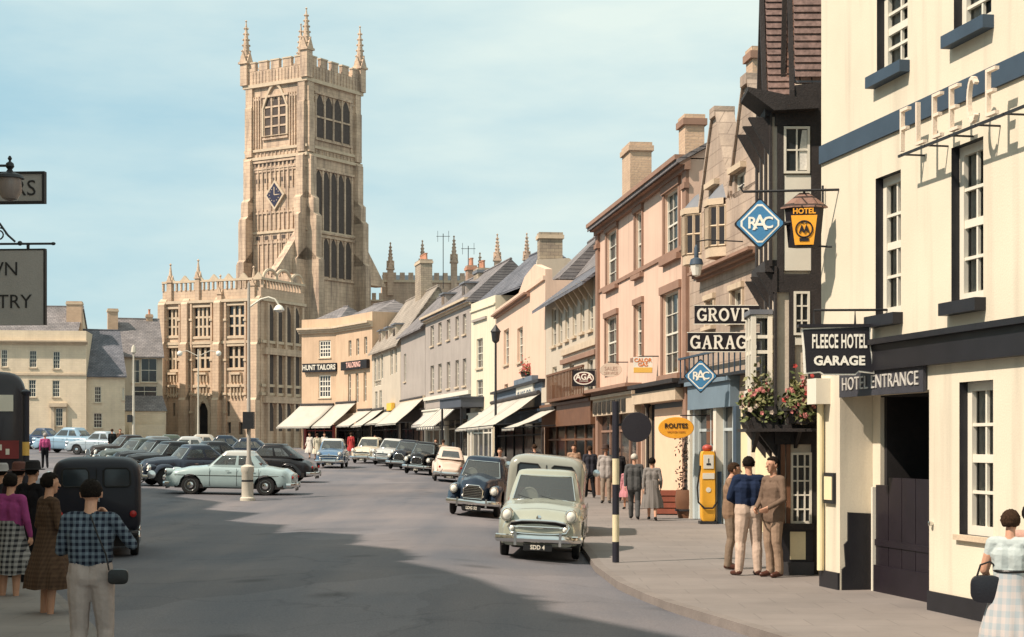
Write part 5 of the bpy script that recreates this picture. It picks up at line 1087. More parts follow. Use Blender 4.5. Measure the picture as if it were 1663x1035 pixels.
def body_mesh(sp, pm):
    L, W, R_ = sp['L'], sp['W'], sp['R']; yf = sp['yf']; yr = yf-sp['wb']; h = L/2
    prof = [(.80, 0), (.93, .03), (.985, .14), (1.0, .34), (1.0, .55), (.985, .74), (.95, .87), (.89, .945), (.78, .985), (.6, 1.0), (.35, 1.0+sp['ridge']*.6), (.12, 1.0+sp['ridge']), (0, 1.0+sp['ridge']*1.02)]
    ys = []; n = 66
    for i in range(n+1): ys.append(-h+L*i/n)
    st = [(-h-.05, .62), (-h-.035, .86), (-h-.012, .96)] + [(y, 1) for y in ys] + [(h+.012, .96), (h+.035, .86), (h+.05, .62)]
    verts = []; M = len(prof)
    for y, k in st:
        yc = max(-h, min(h, y)); w = interp(sp['w'], yc); zt = interp(sp['zt'], yc); zb = sp['sill']
        for yw in (yf, yr):
            d = yc-yw; ra = R_+.075
            if abs(d) < ra: zb = max(zb, R_+math.sqrt(ra*ra-d*d)-.02)
        rid = zt-sp['sill']; zm = sp['sill']+rid*.5
        half = []
        for fx, fz in prof:
            z0 = sp['sill']+fz*(zt-sp['sill'])
            z = max(z0, zb) if fz < .75 else z0
            half.append((fx*w*(k if k < 1 else 1), zm+(z-zm)*k))
        full = [(x, z) for x, z in half]+[(-x, z) for x, z in reversed(half[:-1])]
        verts += [(x, y, z) for x, z in full]
    m = 2*M-1; fs = []
    for i in range(len(st)-1):
        for j in range(m-1): fs.append((i*m+j, i*m+j+1, (i+1)*m+j+1, (i+1)*m+j))
        fs.append((i*m+m-1, i*m, (i+1)*m, (i+1)*m+m-1))
    fs += [tuple(range(m)), tuple(range((len(st)-1)*m, len(st)*m))[::-1]]
    mb = MB(); mb.mesh(verts, fs, pm)
    for f in mb.bm.faces:
        if f.normal.z < -.6 or f.calc_center_median().z < sp['sill']+.02: pass
    return mb
def cabin(sp, pm, mb, roofm):
    c = sp['cab']; zb, zt = c['belt'], sp['H']-c['crown']
    levels = [0, .07, .16, .5, .80, .90, 1.0]
    seq = []
    nf, nsd = 10, 14
    for i in range(nf+1): x = -.86+1.72*i/nf; seq.append((x, 1-.09*(x/.86)**2, 'f'))
    for i in range(nsd+1): y = .80-1.58*i/nsd; seq.append((1.0-.05*abs(y)**3, y, 's'))
    for i in range(nf+1): x = .84-1.68*i/nf; seq.append((x, -1+.10*(x/.84)**2, 'b'))
    for i in range(nsd+1): y = -.78+1.58*i/nsd; seq.append((-(1.0-.05*abs(y)**3), y, 's'))
    n = len(seq); rings = []
    for t in levels:
        f = c['f0']+(c['f1']-c['f0'])*t; r = c['r0']+(c['r1']-c['r0'])*(t**1.0); w = c['w0']+(c['w1']-c['w0'])*(t**1.35)
        z = zb+(zt-zb)*t
        rings.append([(px*w, (f+r)/2+py*(f-r)/2, z) for px, py, _ in seq])
    f, r, w = c['f1'], c['r1'], c['w1']
    for s_, zz in ((.97, .35), (.90, .62), (.72, .85), (.42, .97), (.12, 1.0)):
        rings.append([(px*w*s_, (f+r)/2+py*(f-r)/2*(1-(1-s_)*.9), zt+c['crown']*zz) for px, py, _ in seq])
    bodyF, gl = [], {'windscreen': [], 'rear_window': [], 'side_window': [], 'side_windowb': []}
    V = [p for rg in rings for p in rg]
    def kind(i, lv):
        if lv not in (1, 2, 3, 4): return None
        a = i
        if a < nf: return 'windscreen' if lv in (2, 3, 4) or (lv == 1) else None
        a -= nf+1
        if 0 <= a < nsd: return ('side_window' if (0 <= a <= 6 or 8 <= a <= 12) and lv in (2, 3) else None)
        a -= nsd+1
        if 0 <= a < nf: return 'rear_window' if 1 <= a <= nf-2 and lv in (2, 3) else None
        a -= nf+1
        if 0 <= a < nsd: return ('side_windowb' if (1 <= a <= 5 or 7 <= a <= 13) and lv in (2, 3) else None)
        return None
    for lv in range(len(rings)-1):
        for i in range(n):
            q = (lv*n+i, lv*n+(i+1) % n, (lv+1)*n+(i+1) % n, (lv+1)*n+i); kd = kind(i, lv)
            if kd == 'windscreen' and lv == 1: kd = 'windscreen'
            (gl[kd] if kd else bodyF).append(q)
    bodyF.append(tuple(range((len(rings)-1)*n, len(rings)*n)))
    r0 = len(rings)
    mb.mesh(V, [q for q in bodyF if max(q)//n < 5 or len(q) != 4], pm); mb.mesh(V, [q for q in bodyF if len(q) == 4 and max(q)//n >= 5], roofm)
    return V, gl, rings, nf
def wheel(par, x, y, R_, side, hub=None, wheelm=None):
    k = MB(); w = .145; o_ = side*w/2
    k.lathe([(R_*.62, -w/2), (R_*.9, -w/2), (R_, -w*.3), (R_, w*.3), (R_*.9, w/2), (R_*.62, w/2)], rubber, 24, (x, y, R_), 'x')
    o = k.build('wheel', par)
    k = MB(); s_ = side
    k.lathe([(R_*.64, s_*.055), (R_*.6, s_*.075), (R_*.5, s_*.05), (R_*.3, s_*.06), (.02, s_*.06)], wheelm or paint('wheel_cream', (.45, .42, .36)), 20, (x, y, R_), 'x'); k.build('rim', o)
    k = MB(); k.lathe([(R_*.36, s_*.062), (R_*.33, s_*.09), (R_*.18, s_*.11), (.01, s_*.115)], hub or chrome, 16, (x, y, R_), 'x'); k.build('hubcap', o)
    return o
def car(label, kind, X, Y, th, col, roof=None, roll=0.0, plate=None, group=None, rear_detail=False, name='parked_car', cat='car', scale=1.0, driver=False):
    sp = SPEC[kind]; z = gz(X, Y); e_ = .6
    ty = (gz(X-math.sin(th)*e_, Y+math.cos(th)*e_)-gz(X+math.sin(th)*e_, Y-math.cos(th)*e_))/(2*e_)
    tx_ = (gz(X+math.cos(th)*e_, Y+math.sin(th)*e_)-gz(X-math.cos(th)*e_, Y-math.sin(th)*e_))/(2*e_)
    o = thing(name, label, cat, (X, Y, z), th, group, rx=math.atan(ty), ry=-math.atan(tx_)+roll)
    o.scale = (scale*.88, scale, scale)
    pm = paint(col[0], col[1]); rm = paint(roof[0], roof[1]) if roof else pm
    h = sp['L']/2; yf = sp['yf']; yr = yf-sp['wb']; c = sp['cab']; W2 = sp['W']/2
    mb = body_mesh(sp, pm); V, gl, rings, nf = cabin(sp, pm, mb, rm)
    if sp['fender']:
        for sx in (-1, 1):
            ring = []; nst = 18
            for i in range(nst+1):
                t = i/nst; y = yf+.62-1.45*t; top = .32+.50*math.sin(min(1, t*1.9+.22)*math.pi/2)*(1 if t < .55 else 1-(t-.55)*1.25)
                ww = .19*(math.sin(min(1, t*4+.35)*math.pi/2)); zb_ = .30
                d = y-yf
                if abs(d) < sp['R']+.07: zb_ = max(zb_, sp['R']+math.sqrt((sp['R']+.07)**2-d*d)-.03)
                top = max(top, zb_+.05); xc = sx*(W2-.185)
                ring.append([(xc+ww*1.02*math.cos(a), y, (zb_+(top-zb_)*max(0, math.sin(a))) if math.sin(a) >= 0 else zb_) for a in [math.pi*j/10 for j in range(11)]])
            vs = [p for r_ in ring for p in r_]; mb.mesh(vs, [(i*11+j, i*11+j+1, (i+1)*11+j+1, (i+1)*11+j) for i in range(nst) for j in range(10)]+[tuple(range(11)), tuple(range(nst*11, nst*11+11))], pm)
            ring = []
            for i in range(nst+1):
                t = i/nst; y = yr+.55-1.1*t; d = y-yr; zb_ = .28
                if abs(d) < sp['R']+.07: zb_ = max(zb_, sp['R']+math.sqrt((sp['R']+.07)**2-d*d)-.03)
                top = max(.30+.5*math.sin(math.pi*min(1, max(0, t*.9+.05)))**.7, zb_+.04); xc = sx*(W2-.15); ww = .15*math.sin(math.pi*(.1+.8*t))**.5
                ring.append([(xc+ww*math.cos(a), y, zb_+(top-zb_)*max(0, math.sin(a))) for a in [math.pi*j/10 for j in range(11)]])
            vs = [p for r_ in ring for p in r_]; mb.mesh(vs, [(i*11+j, i*11+j+1, (i+1)*11+j+1, (i+1)*11+j) for i in range(nst) for j in range(10)]+[tuple(range(11)), tuple(range(nst*11, nst*11+11))], pm)
    mb.build('body', o, smooth_deg=42, weld=False)
    for nm, fs in gl.items():
        used = sorted({i for q in fs for i in q}); mp_ = {a: b for b, a in enumerate(used)}
        k = MB(); k.mesh([V[i] for i in used], [tuple(mp_[i] for i in q) for q in fs], carglass)
        w_ = k.build('side_window' if 'side' in nm else nm, o, smooth_deg=60)
        if nm == 'windscreen':
            n = len(rings[0]); L1 = [Vector(p) for p in rings[1][:nf+1]]; L2 = [Vector(p) for p in rings[5][:nf+1]]
            loop = L1+L2[::-1]+[L1[0]]; k = MB(); k.tube([p+Vector((0, .006, 0)) for p in loop], .014, chrome, 6, caps=False); k.build('trim', w_)
            for sx in (-.32, .3): k = MB(); p0 = Vector((sx*c['w0'], c['f0']+.0, c['belt']+.05)); k.tube([p0, p0+Vector((.3, -.07, .06))], .007, iron, 5); k.build('wiper', w_)
    k = MB(); zf = c['belt']
    for sx in (-.33, .33):
        k.box((sx-.25, -.35, zf-.05), (sx+.25, -.2, zf+.22), mat('seat_red_brown', (.10, .04, .03), .7)); k.box((sx-.28, -1.1, zf-.05), (sx+.28, -.98, zf+.16), mat('seat_red_brown', (0, 0, 0)))
    k.lathe([(.17, -.012), (.19, 0), (.17, .012), (.15, 0)], mat('wheel_ivory', (.5, .45, .35), .5), 16, (.32, .28, zf+.06), 'y'); k.box((-.6, .42, zf-.02), (.6, .5, zf+.04), interior)
    k.build('seats', o, smooth_deg=30)
    for (x, y) in ((W2-.13, yf), (-W2+.13, yf), (W2-.13, yr), (-W2+.13, yr)): wheel(o, x, y, sp['R'], 1 if x > 0 else -1, wheelm=pm)
    k = MB(); k.box((-W2+.08, -h+.25, .22), (W2-.08, h-.3, sp['sill']+.12), interior); k.build('underbody', o, smooth_deg=0)
    # front
    for sx in (-1, 1):
        if sp['fender']: lx, ly, lz, lr = sx*(W2-.19), yf+.56, .68, .105
        else: lx, ly, lz, lr = sx*.60, h-.02, .75, .100
        k = MB(); k.lathe([(lr*.5, -.32), (lr*1.12, -.16), (lr*1.2, -.02), (lr*1.0, .05), (lr*.92, .052)], pm if not sp['fender'] else pm, 18, (lx, ly, lz), 'y'); k.lathe([(lr*1.2, -.01), (lr*1.22, .03), (lr*1.06, .065), (lr*.93, .05)], chrome, 18, (lx, ly, lz), 'y')
        hl = k.build('headlight', o); k = MB(); k.lathe([(lr*.96, .03), (lr*.8, .065), (lr*.4, .088), (.005, .094)], lens, 16, (lx, ly, lz), 'y'); k.build('lens', hl)
        k = MB(); k.lathe([(.045, .0), (.045, .03), (.02, .05), (.003, .055)], lens, 10, (sx*(.5 if not sp['fender'] else .28), h+.03 if not sp['fender'] else h-.0, .53), 'y'); k.build('sidelight', o)
        k = MB(); k.lathe([(.05, -.0), (.05, -.03), (.02, -.05), (.003, -.055)], redlens, 10, (sx*.56 if not sp['fender'] else sx*.5, -h-.02, .62), 'y'); k.build('tail_light', o)
    k = MB()
    if not sp['fender']:
        gx, z0, z1, y = .52, .46, .65, h+.05
        k.box((-gx, y-.06, z0), (gx, y-.005, z1), interior)
        k.tube([(-gx, y, z1-.02), (-gx*.6, y+.025, z1+.012), (0, y+.035, z1+.02), (gx*.6, y+.025, z1+.012), (gx, y, z1-.02), (gx+.05, y-.01, (z0+z1)/2), (gx, y, z0+.01), (gx*.6, y+.02, z0-.01), (0, y+.03, z0-.015), (-gx*.6, y+.02, z0-.01), (-gx, y, z0+.01), (-gx-.05, y-.01, (z0+z1)/2), (-gx, y, z1-.02)], .02, chrome, 8, caps=False)
        k.tube([(-gx, y, .555), (0, y+.03, .56), (gx, y, .555)], .016, chrome, 6)
        k.lathe([(.005, .0), (.05, .0), (.05, .02), (.005, .03)], chrome, 12, (0, h+.035, .71), 'y')
    else:
        gx, z0, z1, y = .27, .46, .80, h+.055
        k.prism([(-gx, z0), (gx, z0), (gx*1.05, z1-.12), (gx*.6, z1), (-gx*.6, z1), (-gx*1.05, z1-.12)], y-.06, y, interior, 'y')
        k.tube([(-gx, y, z0), (gx, y, z0), (gx*1.05, y, z1-.12), (gx*.6, y, z1), (-gx*.6, y, z1), (-gx*1.05, y, z1-.12), (-gx, y, z0)], .016, chrome, 6)
        for j in range(1, 8): z = z0+(z1-z0)*j/8; k.box((-gx*.95, y, z-.008), (gx*.95, y+.012, z+.008), chrome)
    k.build('grille', o, smooth_deg=40)
    for sgn in (1, -1):
        k = MB(); yb = sgn*(h+.12); zz = .365; bw = W2*.98
        path = [(-bw*1.0, yb-sgn*.26), (-bw*.97, yb-sgn*.12), (-bw*.86, yb-sgn*.045), (-bw*.5, yb-sgn*.01), (0, yb), (bw*.5, yb-sgn*.01), (bw*.86, yb-sgn*.045), (bw*.97, yb-sgn*.12), (bw, yb-sgn*.26)]
        bp = [(.0, -.065), (.022, -.05), (.034, -.015), (.034, .015), (.022, .05), (.0, .065), (-.02, .05), (-.02, -.05)]; vs = []
        for i, (qx, qy) in enumerate(path):
            a_, b_ = path[max(0, i-1)], path[min(len(path)-1, i+1)]; t_ = Vector((b_[0]-a_[0], b_[1]-a_[1])).normalized(); nn_ = Vector((-t_.y, t_.x))*(1 if sgn > 0 else -1)
            vs += [(qx+nn_.x*p[0], qy+nn_.y*p[0], zz+p[1]) for p in bp]
        k.mesh(vs, [(i*8+j, i*8+(j+1) % 8, (i+1)*8+(j+1) % 8, (i+1)*8+j) for i in range(8) for j in range(8)]+[tuple(range(8)), tuple(range(64, 72))], chrome)
        for sx in (-.42, .42): k.box((sx-.025, yb-.03*1, zz-.11), (sx+.025, yb+sgn*.05 if sgn > 0 else yb+.03, zz+.11), chrome); k.box((sx-.03, min(yb, sgn*(h-.1)), zz-.03), (sx+.03, max(yb, sgn*(h-.1)), zz+.03), iron)
        k.build('bumper', o)
        k = MB(); py = sgn*(h+.10); pz_ = .225
        k.box((-.27, py-.012, pz_-.055), (.27, py+.012, pz_+.055), platek); pl = k.build('number_plate', o, smooth_deg=0)
        if plate:
            t = MB(); M_ = Matrix.Translation((0, py+sgn*.014, pz_)) @ (Matrix.Rotation(R(180), 4, 'Z') if sgn > 0 else Matrix()) @ Matrix.Rotation(R(90), 4, 'X')
            t.text(plate, .10, whitep, M_, .004, bold=.003); t.build('plate_lettering', pl)
    for sx in (-1, 1):
        k = MB(); pts = []
        for i in range(9): y = -h+.25+(sp['L']-.55)*i/8; pts.append((sx*(interp(sp['w'], y)+.004), y, .66))
        if not sp['fender']: k.tube(pts, .011, chrome, 5)
        for y in (.02, -.80): k.tube([(sx*(interp(sp['w'], y)+.02), y-.09, .82), (sx*(interp(sp['w'], y)+.03), y+.05, .82)], .012, chrome, 5)
        k.build('door_handle', o)
        k = MB(); xx = sx*(interp(sp['w'], 0)-.004)
        for y in (.62, -.30, -1.05): k.box((min(xx, xx+sx*.007), y-.006, .30), (max(xx, xx+sx*.007), y+.006, .90), interior)
        k.build('door_gap', o, smooth_deg=0)
    return o
def roundbox_loft(st, m, power=4.0, n=28):
    # st: (y, half width, z bottom, z top) stations joined as a rounded box
    k = MB(); vs = []
    for y, w, a, b in st:
        for j in range(n):
            g = 2*math.pi*(j+.5)/n; cx, sx = math.cos(g), math.sin(g)
            vs.append((w*math.copysign(abs(cx)**(2/power), cx), y, (a+b)/2+(b-a)/2*math.copysign(abs(sx)**(2/power), sx)))
    fs = [(i*n+j, i*n+(j+1) % n, (i+1)*n+(j+1) % n, (i+1)*n+j) for i in range(len(st)-1) for j in range(n)]
    k.mesh(vs, fs+[tuple(range(n)), tuple(range((len(st)-1)*n, len(st)*n))], m); return k
def van(label, X, Y, th, col, W=1.72, H=1.85, L=4.0, oval=False, plate=None, roll=0.0):
    z = gz(X, Y); e_ = .6
    tx_ = (gz(X+math.cos(th)*e_, Y+math.sin(th)*e_)-gz(X-math.cos(th)*e_, Y-math.sin(th)*e_))/(2*e_)
    o = thing('parked_van', label, 'van', (X, Y, z), th, 'vans by the kerb', ry=-math.atan(tx_)+roll); pm = paint(*col); h = L/2; w = W/2
    st = [(-h, w*.86, .48, H-.20), (-h+.02, w*.93, .44, H-.10), (-h+.08, w*.975, .40, H-.045), (-h+.25, w, .36, H-.01), (-.2, w, .36, H), (.75, w*.98, .36, H-.02), (.95, w*.96, .36, H-.1)]
    roundbox_loft(st, pm, 5.5, 40).build('body', o, smooth_deg=50)
    roundbox_loft([(.9, w*.95, .36, 1.25), (1.3, w*.88, .36, 1.08), (1.8, w*.7, .4, .98), (2.0, w*.5, .45, .9)], pm, 3.5, 30).build('bonnet', o, smooth_deg=50)
    for sx in (-1, 1):
        x0, x1 = (sx*.12, sx*.58); a, b = min(x0, x1), max(x0, x1); z0, z1 = H-.52, H-.20
        k = MB(); pr = [(a+.04, z0), (b-.04, z0), (b, z0+.04), (b-.01, z1-.06), (b-.06, z1), (a+.04, z1), (a, z1-.04), (a, z0+.04)]
        k.prism(pr, -h-.012, -h+.05, glassdk, 'y'); w_ = k.build('rear_window', o, smooth_deg=0)
        k = MB(); k.tube([(p[0], -h-.012, p[1]) for p in pr]+[(pr[0][0], -h-.012, pr[0][1])], .018, rubber, 6, caps=False); k.build('window_seal', w_)
        k = MB(); k.lathe([(.06, 0), (.06, -.03), (.02, -.05)], redlens, 10, (sx*w*.82, -h-.01, .78), 'y'); k.build('tail_light', o)
        k = MB(); xs_ = sx*(w+.001); k.mesh([(xs_, .2, 1.18), (xs_, .75, 1.18), (xs_-sx*.0, .70, H-.26), (xs_, .2, H-.24)], [(0, 1, 2, 3)], glassdk); k.build('side_window', o)
        k = MB(); k.box((min(sx*.03, sx*.05), -h-.06, 1.0), (max(sx*.03, sx*.05), -h-.01, 1.16), chrome); k.build('door_handle', o)
        wheel(o, sx*(w-.12), -h+.75, .33, sx, wheelm=pm); wheel(o, sx*(w-.12), 1.25, .33, sx, wheelm=pm)
        k = MB(); k.tube([(sx*w*.97, .75, 1.25), (sx*(w+.16), .82, 1.38)], .012, iron, 5); k.lathe([(.005, -.02), (.08, -.015), (.08, .01), (.005, .012)], chrome, 12, (sx*(w+.19), .82, 1.42), 'y'); k.build('wing_mirror', o)
    k = MB(); k.box((-.008, -h-.012, .5), (.008, -h+.02, H-.2), interior); k.box((-w*.8, -h-.006, .5), (w*.8, -h+.02, .512), interior); k.build('door_gap', o, smooth_deg=0)
    k = MB(); k.tube([(-w*.9, -h+.02, .45), (-w*.8, -h-.10, .45), (w*.8, -h-.10, .45), (w*.9, -h+.02, .45)], .045, chrome if not oval else iron, 8); k.build('bumper', o)
    k = MB(); k.box((-.30, -h-.03, .62), (.30, -h-.005, .76), platek); pl = k.build('number_plate', o, smooth_deg=0)
    if plate: t = MB(); t.text(plate, .11, whitep, Matrix.Translation((0, -h-.033, .69)) @ Matrix.Rotation(R(90), 4, 'X'), .004); t.build('plate_lettering', pl)
    k = MB(); k.box((-w+.1, -h+.2, .2), (w-.1, h-.3, .44), interior); k.build('underbody', o, smooth_deg=0)
    return o
sage = ('sage', (.31, .325, .262)); navy = ('navy', (.018, .03, .05)); black = ('black', (.012, .012, .014)); cream_ = ('cream', (.66, .56, .40)); aqua = ('pale_aqua', (.31, .40, .405)); blue = ('blue', (.07, .14, .24)); grey = ('grey', (.30, .31, .32)); ltblue = ('light_blue', (.22, .33, .42))
G1 = 'cars parked along the shop kerb'; G2 = 'cars parked in the square'
def px_(u, Y): return XU(u, Y)
car('sage green saloon nearest the striped beacon pole, chrome grille facing out', 'saloon', px_(883, 29.6), 29.6, R(176), sage, plate='SDD 4', group=G1, roll=R(2.5))
van('sage grey van with two small rear windows parked behind the green saloon', px_(884, 36), 36, R(-4), ('grey_sage', (.27, .275, .235)), H=1.74, W=1.58, roll=R(1))
car('dark navy rounded saloon with split windscreen beside the grey van', 'old', px_(780, 44), 44, R(174), navy, plate='LDG 52', group=G1)
car('cream rounded saloon seen from behind, parked ahead of the navy one', 'beetle', px_(727, 70), 70, R(4), ('warm_cream', (.62, .48, .38)), plate='HAD 7', group=G1)
car('black upright saloon parked beside the cream rounded car', 'old', px_(688, 78), 78, R(172), black, plate='JFH 1', group=G1)
car('black upright saloon with pale chrome, second behind the cream rounded car', 'old', px_(661, 85), 85, R(170), ('black2', (.02, .022, .03)), group=G1)
car('pale grey saloon between black cars and the cream saloon', 'saloon', px_(636, 92), 92, R(170), ('pale_grey', (.48, .46, .43)), group=G1)
car('cream saloon parked next to the blue saloon under the far awnings', 'saloon', px_(601, 97), 97, R(172), cream_, plate='UDF 3', group=G1)
car('blue saloon with white roof driving up the middle of the street', 'saloon', px_(540, 86), 86, R(181), blue, roof=('white', (.6, .58, .52)), plate='VDG 6', name='moving_car')
car('pale aqua two tone saloon standing side on in the square', 'saloon', px_(377, 56.6), 56.6, R(87), aqua, roof=('pale_white', (.44, .45, .42)), group=G2)
car('dark saloon with tall grille nosing out behind the pale aqua car', 'old', px_(306, 62), 62, R(126), ('dark_blue_grey', (.03, .04, .06)), group=G2)
car('black saloon with chrome bumper second in the row behind the aqua car', 'old', px_(272, 66.5), 66.5, R(130), black, group=G2)
car('grey green saloon at the near end of the dark row', 'old', px_(222, 72), 72, R(136), ('grey_green', (.07, .085, .08)), group=G2)
car('silver grey saloon beyond the dark row', 'saloon', px_(300, 84), 84, R(96), ('silver', (.42, .43, .42)), group=G2)
car('black saloon behind the tail of the aqua car', 'old', px_(436, 66), 66, R(80), ('black3', (.014, .014, .016)), group=G2)
car('dark grey saloon tucked between the aqua car and the silver grey one', 'old', px_(336, 68), 68, R(122), ('charcoal', (.02, .022, .026)), group=G2)
car('mid grey saloon behind the grey green one', 'saloon', px_(246, 82), 82, R(120), ('mid_grey', (.13, .14, .145)), group=G2)
car('black saloon with a rounded roof in the middle of the dark row', 'old', px_(250, 70), 70, R(132), ('black5', (.015, .015, .018)), group=G2)
car('brown black saloon at the back of the dark row', 'old', px_(203, 83), 83, R(128), ('brown_black', (.03, .022, .02)), group=G2)
car('dull green saloon beyond the rounded black one', 'old', px_(268, 88), 88, R(100), ('dull_green', (.07, .09, .07)), group=G2)
car('pale fawn saloon showing only its roof behind the dark row', 'saloon', px_(322, 96), 96, R(95), ('fawn', (.45, .40, .33)), group=G2)
car('blue black saloon between the lamp post and the porch', 'old', px_(395, 80), 80, R(88), ('blue_black', (.02, .03, .05)), group=G2)
car('light blue long saloon parked before the cream house', 'saloon', px_(113, 108), 108, R(70), ltblue, group=G2, scale=1.12)
car('pale blue grey saloon next to the light blue one', 'saloon', px_(163, 104), 104, R(72), ('blue_grey', (.30, .36, .40)), group=G2)
car('dark blue saloon at the far left of the square', 'old', px_(66, 118), 118, R(70), ('dark_blue', (.03, .05, .09)), group=G2)
car('dark saloon half hidden beyond the silver grey one', 'old', px_(357, 90), 90, R(92), navy, group=G2)
van('dark navy van with small back windows in the shade by the bystanders', px_(162, 31), 31, R(12.5), ('van_navy', (.006, .006, .013), .5), W=1.52, H=1.78, oval=True, plate='MAM 9')
# lorry at the left edge
lo = thing('parked_lorry', 'dark lorry with rounded cab top and a red board at the left', 'lorry', (XU(-24, 47), 47, gz(XU(-24, 47), 47)), R(17))
roundbox_loft([(-1.6, 1.0, .6, 3.6), (-1.55, 1.08, .5, 3.75), (-1.4, 1.12, .5, 3.85), (1.4, 1.12, .5, 3.85), (1.6, 1.05, .55, 3.6)], paint('lorry_black', (.03, .025, .03)), 5, 36).build('body', lo, smooth_deg=50)
k = MB(); k.box((.0, -1.66, 2.75), (.75, -1.6, 3.2), whitep); k.build('destination_panel', lo, smooth_deg=0); k = MB(); k.box((-.9, -1.66, 1.45), (.9, -1.6, 1.95), mat('red_board', (.20, .03, .03), .6)); rb_ = k.build('red_board', lo, smooth_deg=0)
k = MB()
for i in range(7): k.cbox((-.6+i*.2, -1.665, 1.7+.06*(i % 3-1)), (.1, .01, .16), whitep, 0)
k.build('board_marks', rb_, smooth_deg=0)
for sx in (-1, 1): wheel(lo, sx*.95, -.9, .45, sx); wheel(lo, sx*.95, 1.0, .45, sx)
# ---------------------------------------------------------------- people
skin = mat('skin', (.48, .26, .17), .6, .08, 8, .04, .05); lips = mat('lips', (.30, .09, .07), .5); eyem = mat('eye_dark', (.02, .015, .012), .3)
hair_dk = mat('hair_dark', (.013, .009, .007), .85, .4, 40, .35, .9, 120, spec=.12); hair_br = mat('hair_brown', (.05, .028, .016), .85, .4, 40, .35, .9, 120, spec=.12); shoe_b = mat('shoe_black', (.012, .012, .012), .4); shoe_br = mat('shoe_brown', (.08, .03, .02), .4)
STAND = dict(hipL=(-.085, 0, .93), hipR=(.085, 0, .93), kneeL=(-.095, .02, .50), kneeR=(.095, .02, .50), ankL=(-.10, -.03, .085), ankR=(.10, -.03, .085), toeL=(-.125, .12, .035), toeR=(.125, .12, .035),
 pel=(0, 0, .97), waist=(0, .0, 1.09), chest=(0, -.005, 1.29), neck=(0, -.01, 1.46), head=(0, .02, 1.625), shL=(-.185, -.01, 1.41), shR=(.185, -.01, 1.41), elL=(-.235, -.04, 1.135), elR=(.235, -.04, 1.135), wrL=(-.235, .05, .89), wrR=(.235, .05, .89))
def capsule(k, a, b, ra, rb, m=None, n=10):
    a, b = Vector(a), Vector(b); d = (b-a); L = max(d.length, 1e-4); q = d.normalized().to_track_quat('Z', 'Y').to_matrix()
    pr = [(ra*math.sin(R(g)), -ra*math.cos(R(g))) for g in (8, 35, 62, 90)]+[(rb*math.sin(R(g)), L-rb*math.cos(R(g))) for g in (90, 118, 145, 172)]
    vs = [a+q @ Vector((r_*math.cos(2*math.pi*j/n), r_*math.sin(2*math.pi*j/n), h)) for r_, h in pr for j in range(n)]
    fs = [(i*n+j, i*n+(j+1) % n, (i+1)*n+(j+1) % n, (i+1)*n+j) for i in range(7) for j in range(n)]+[tuple(range(n-1, -1, -1)), tuple(range(7*n, 8*n))]
    k.mesh(vs, fs, skin)
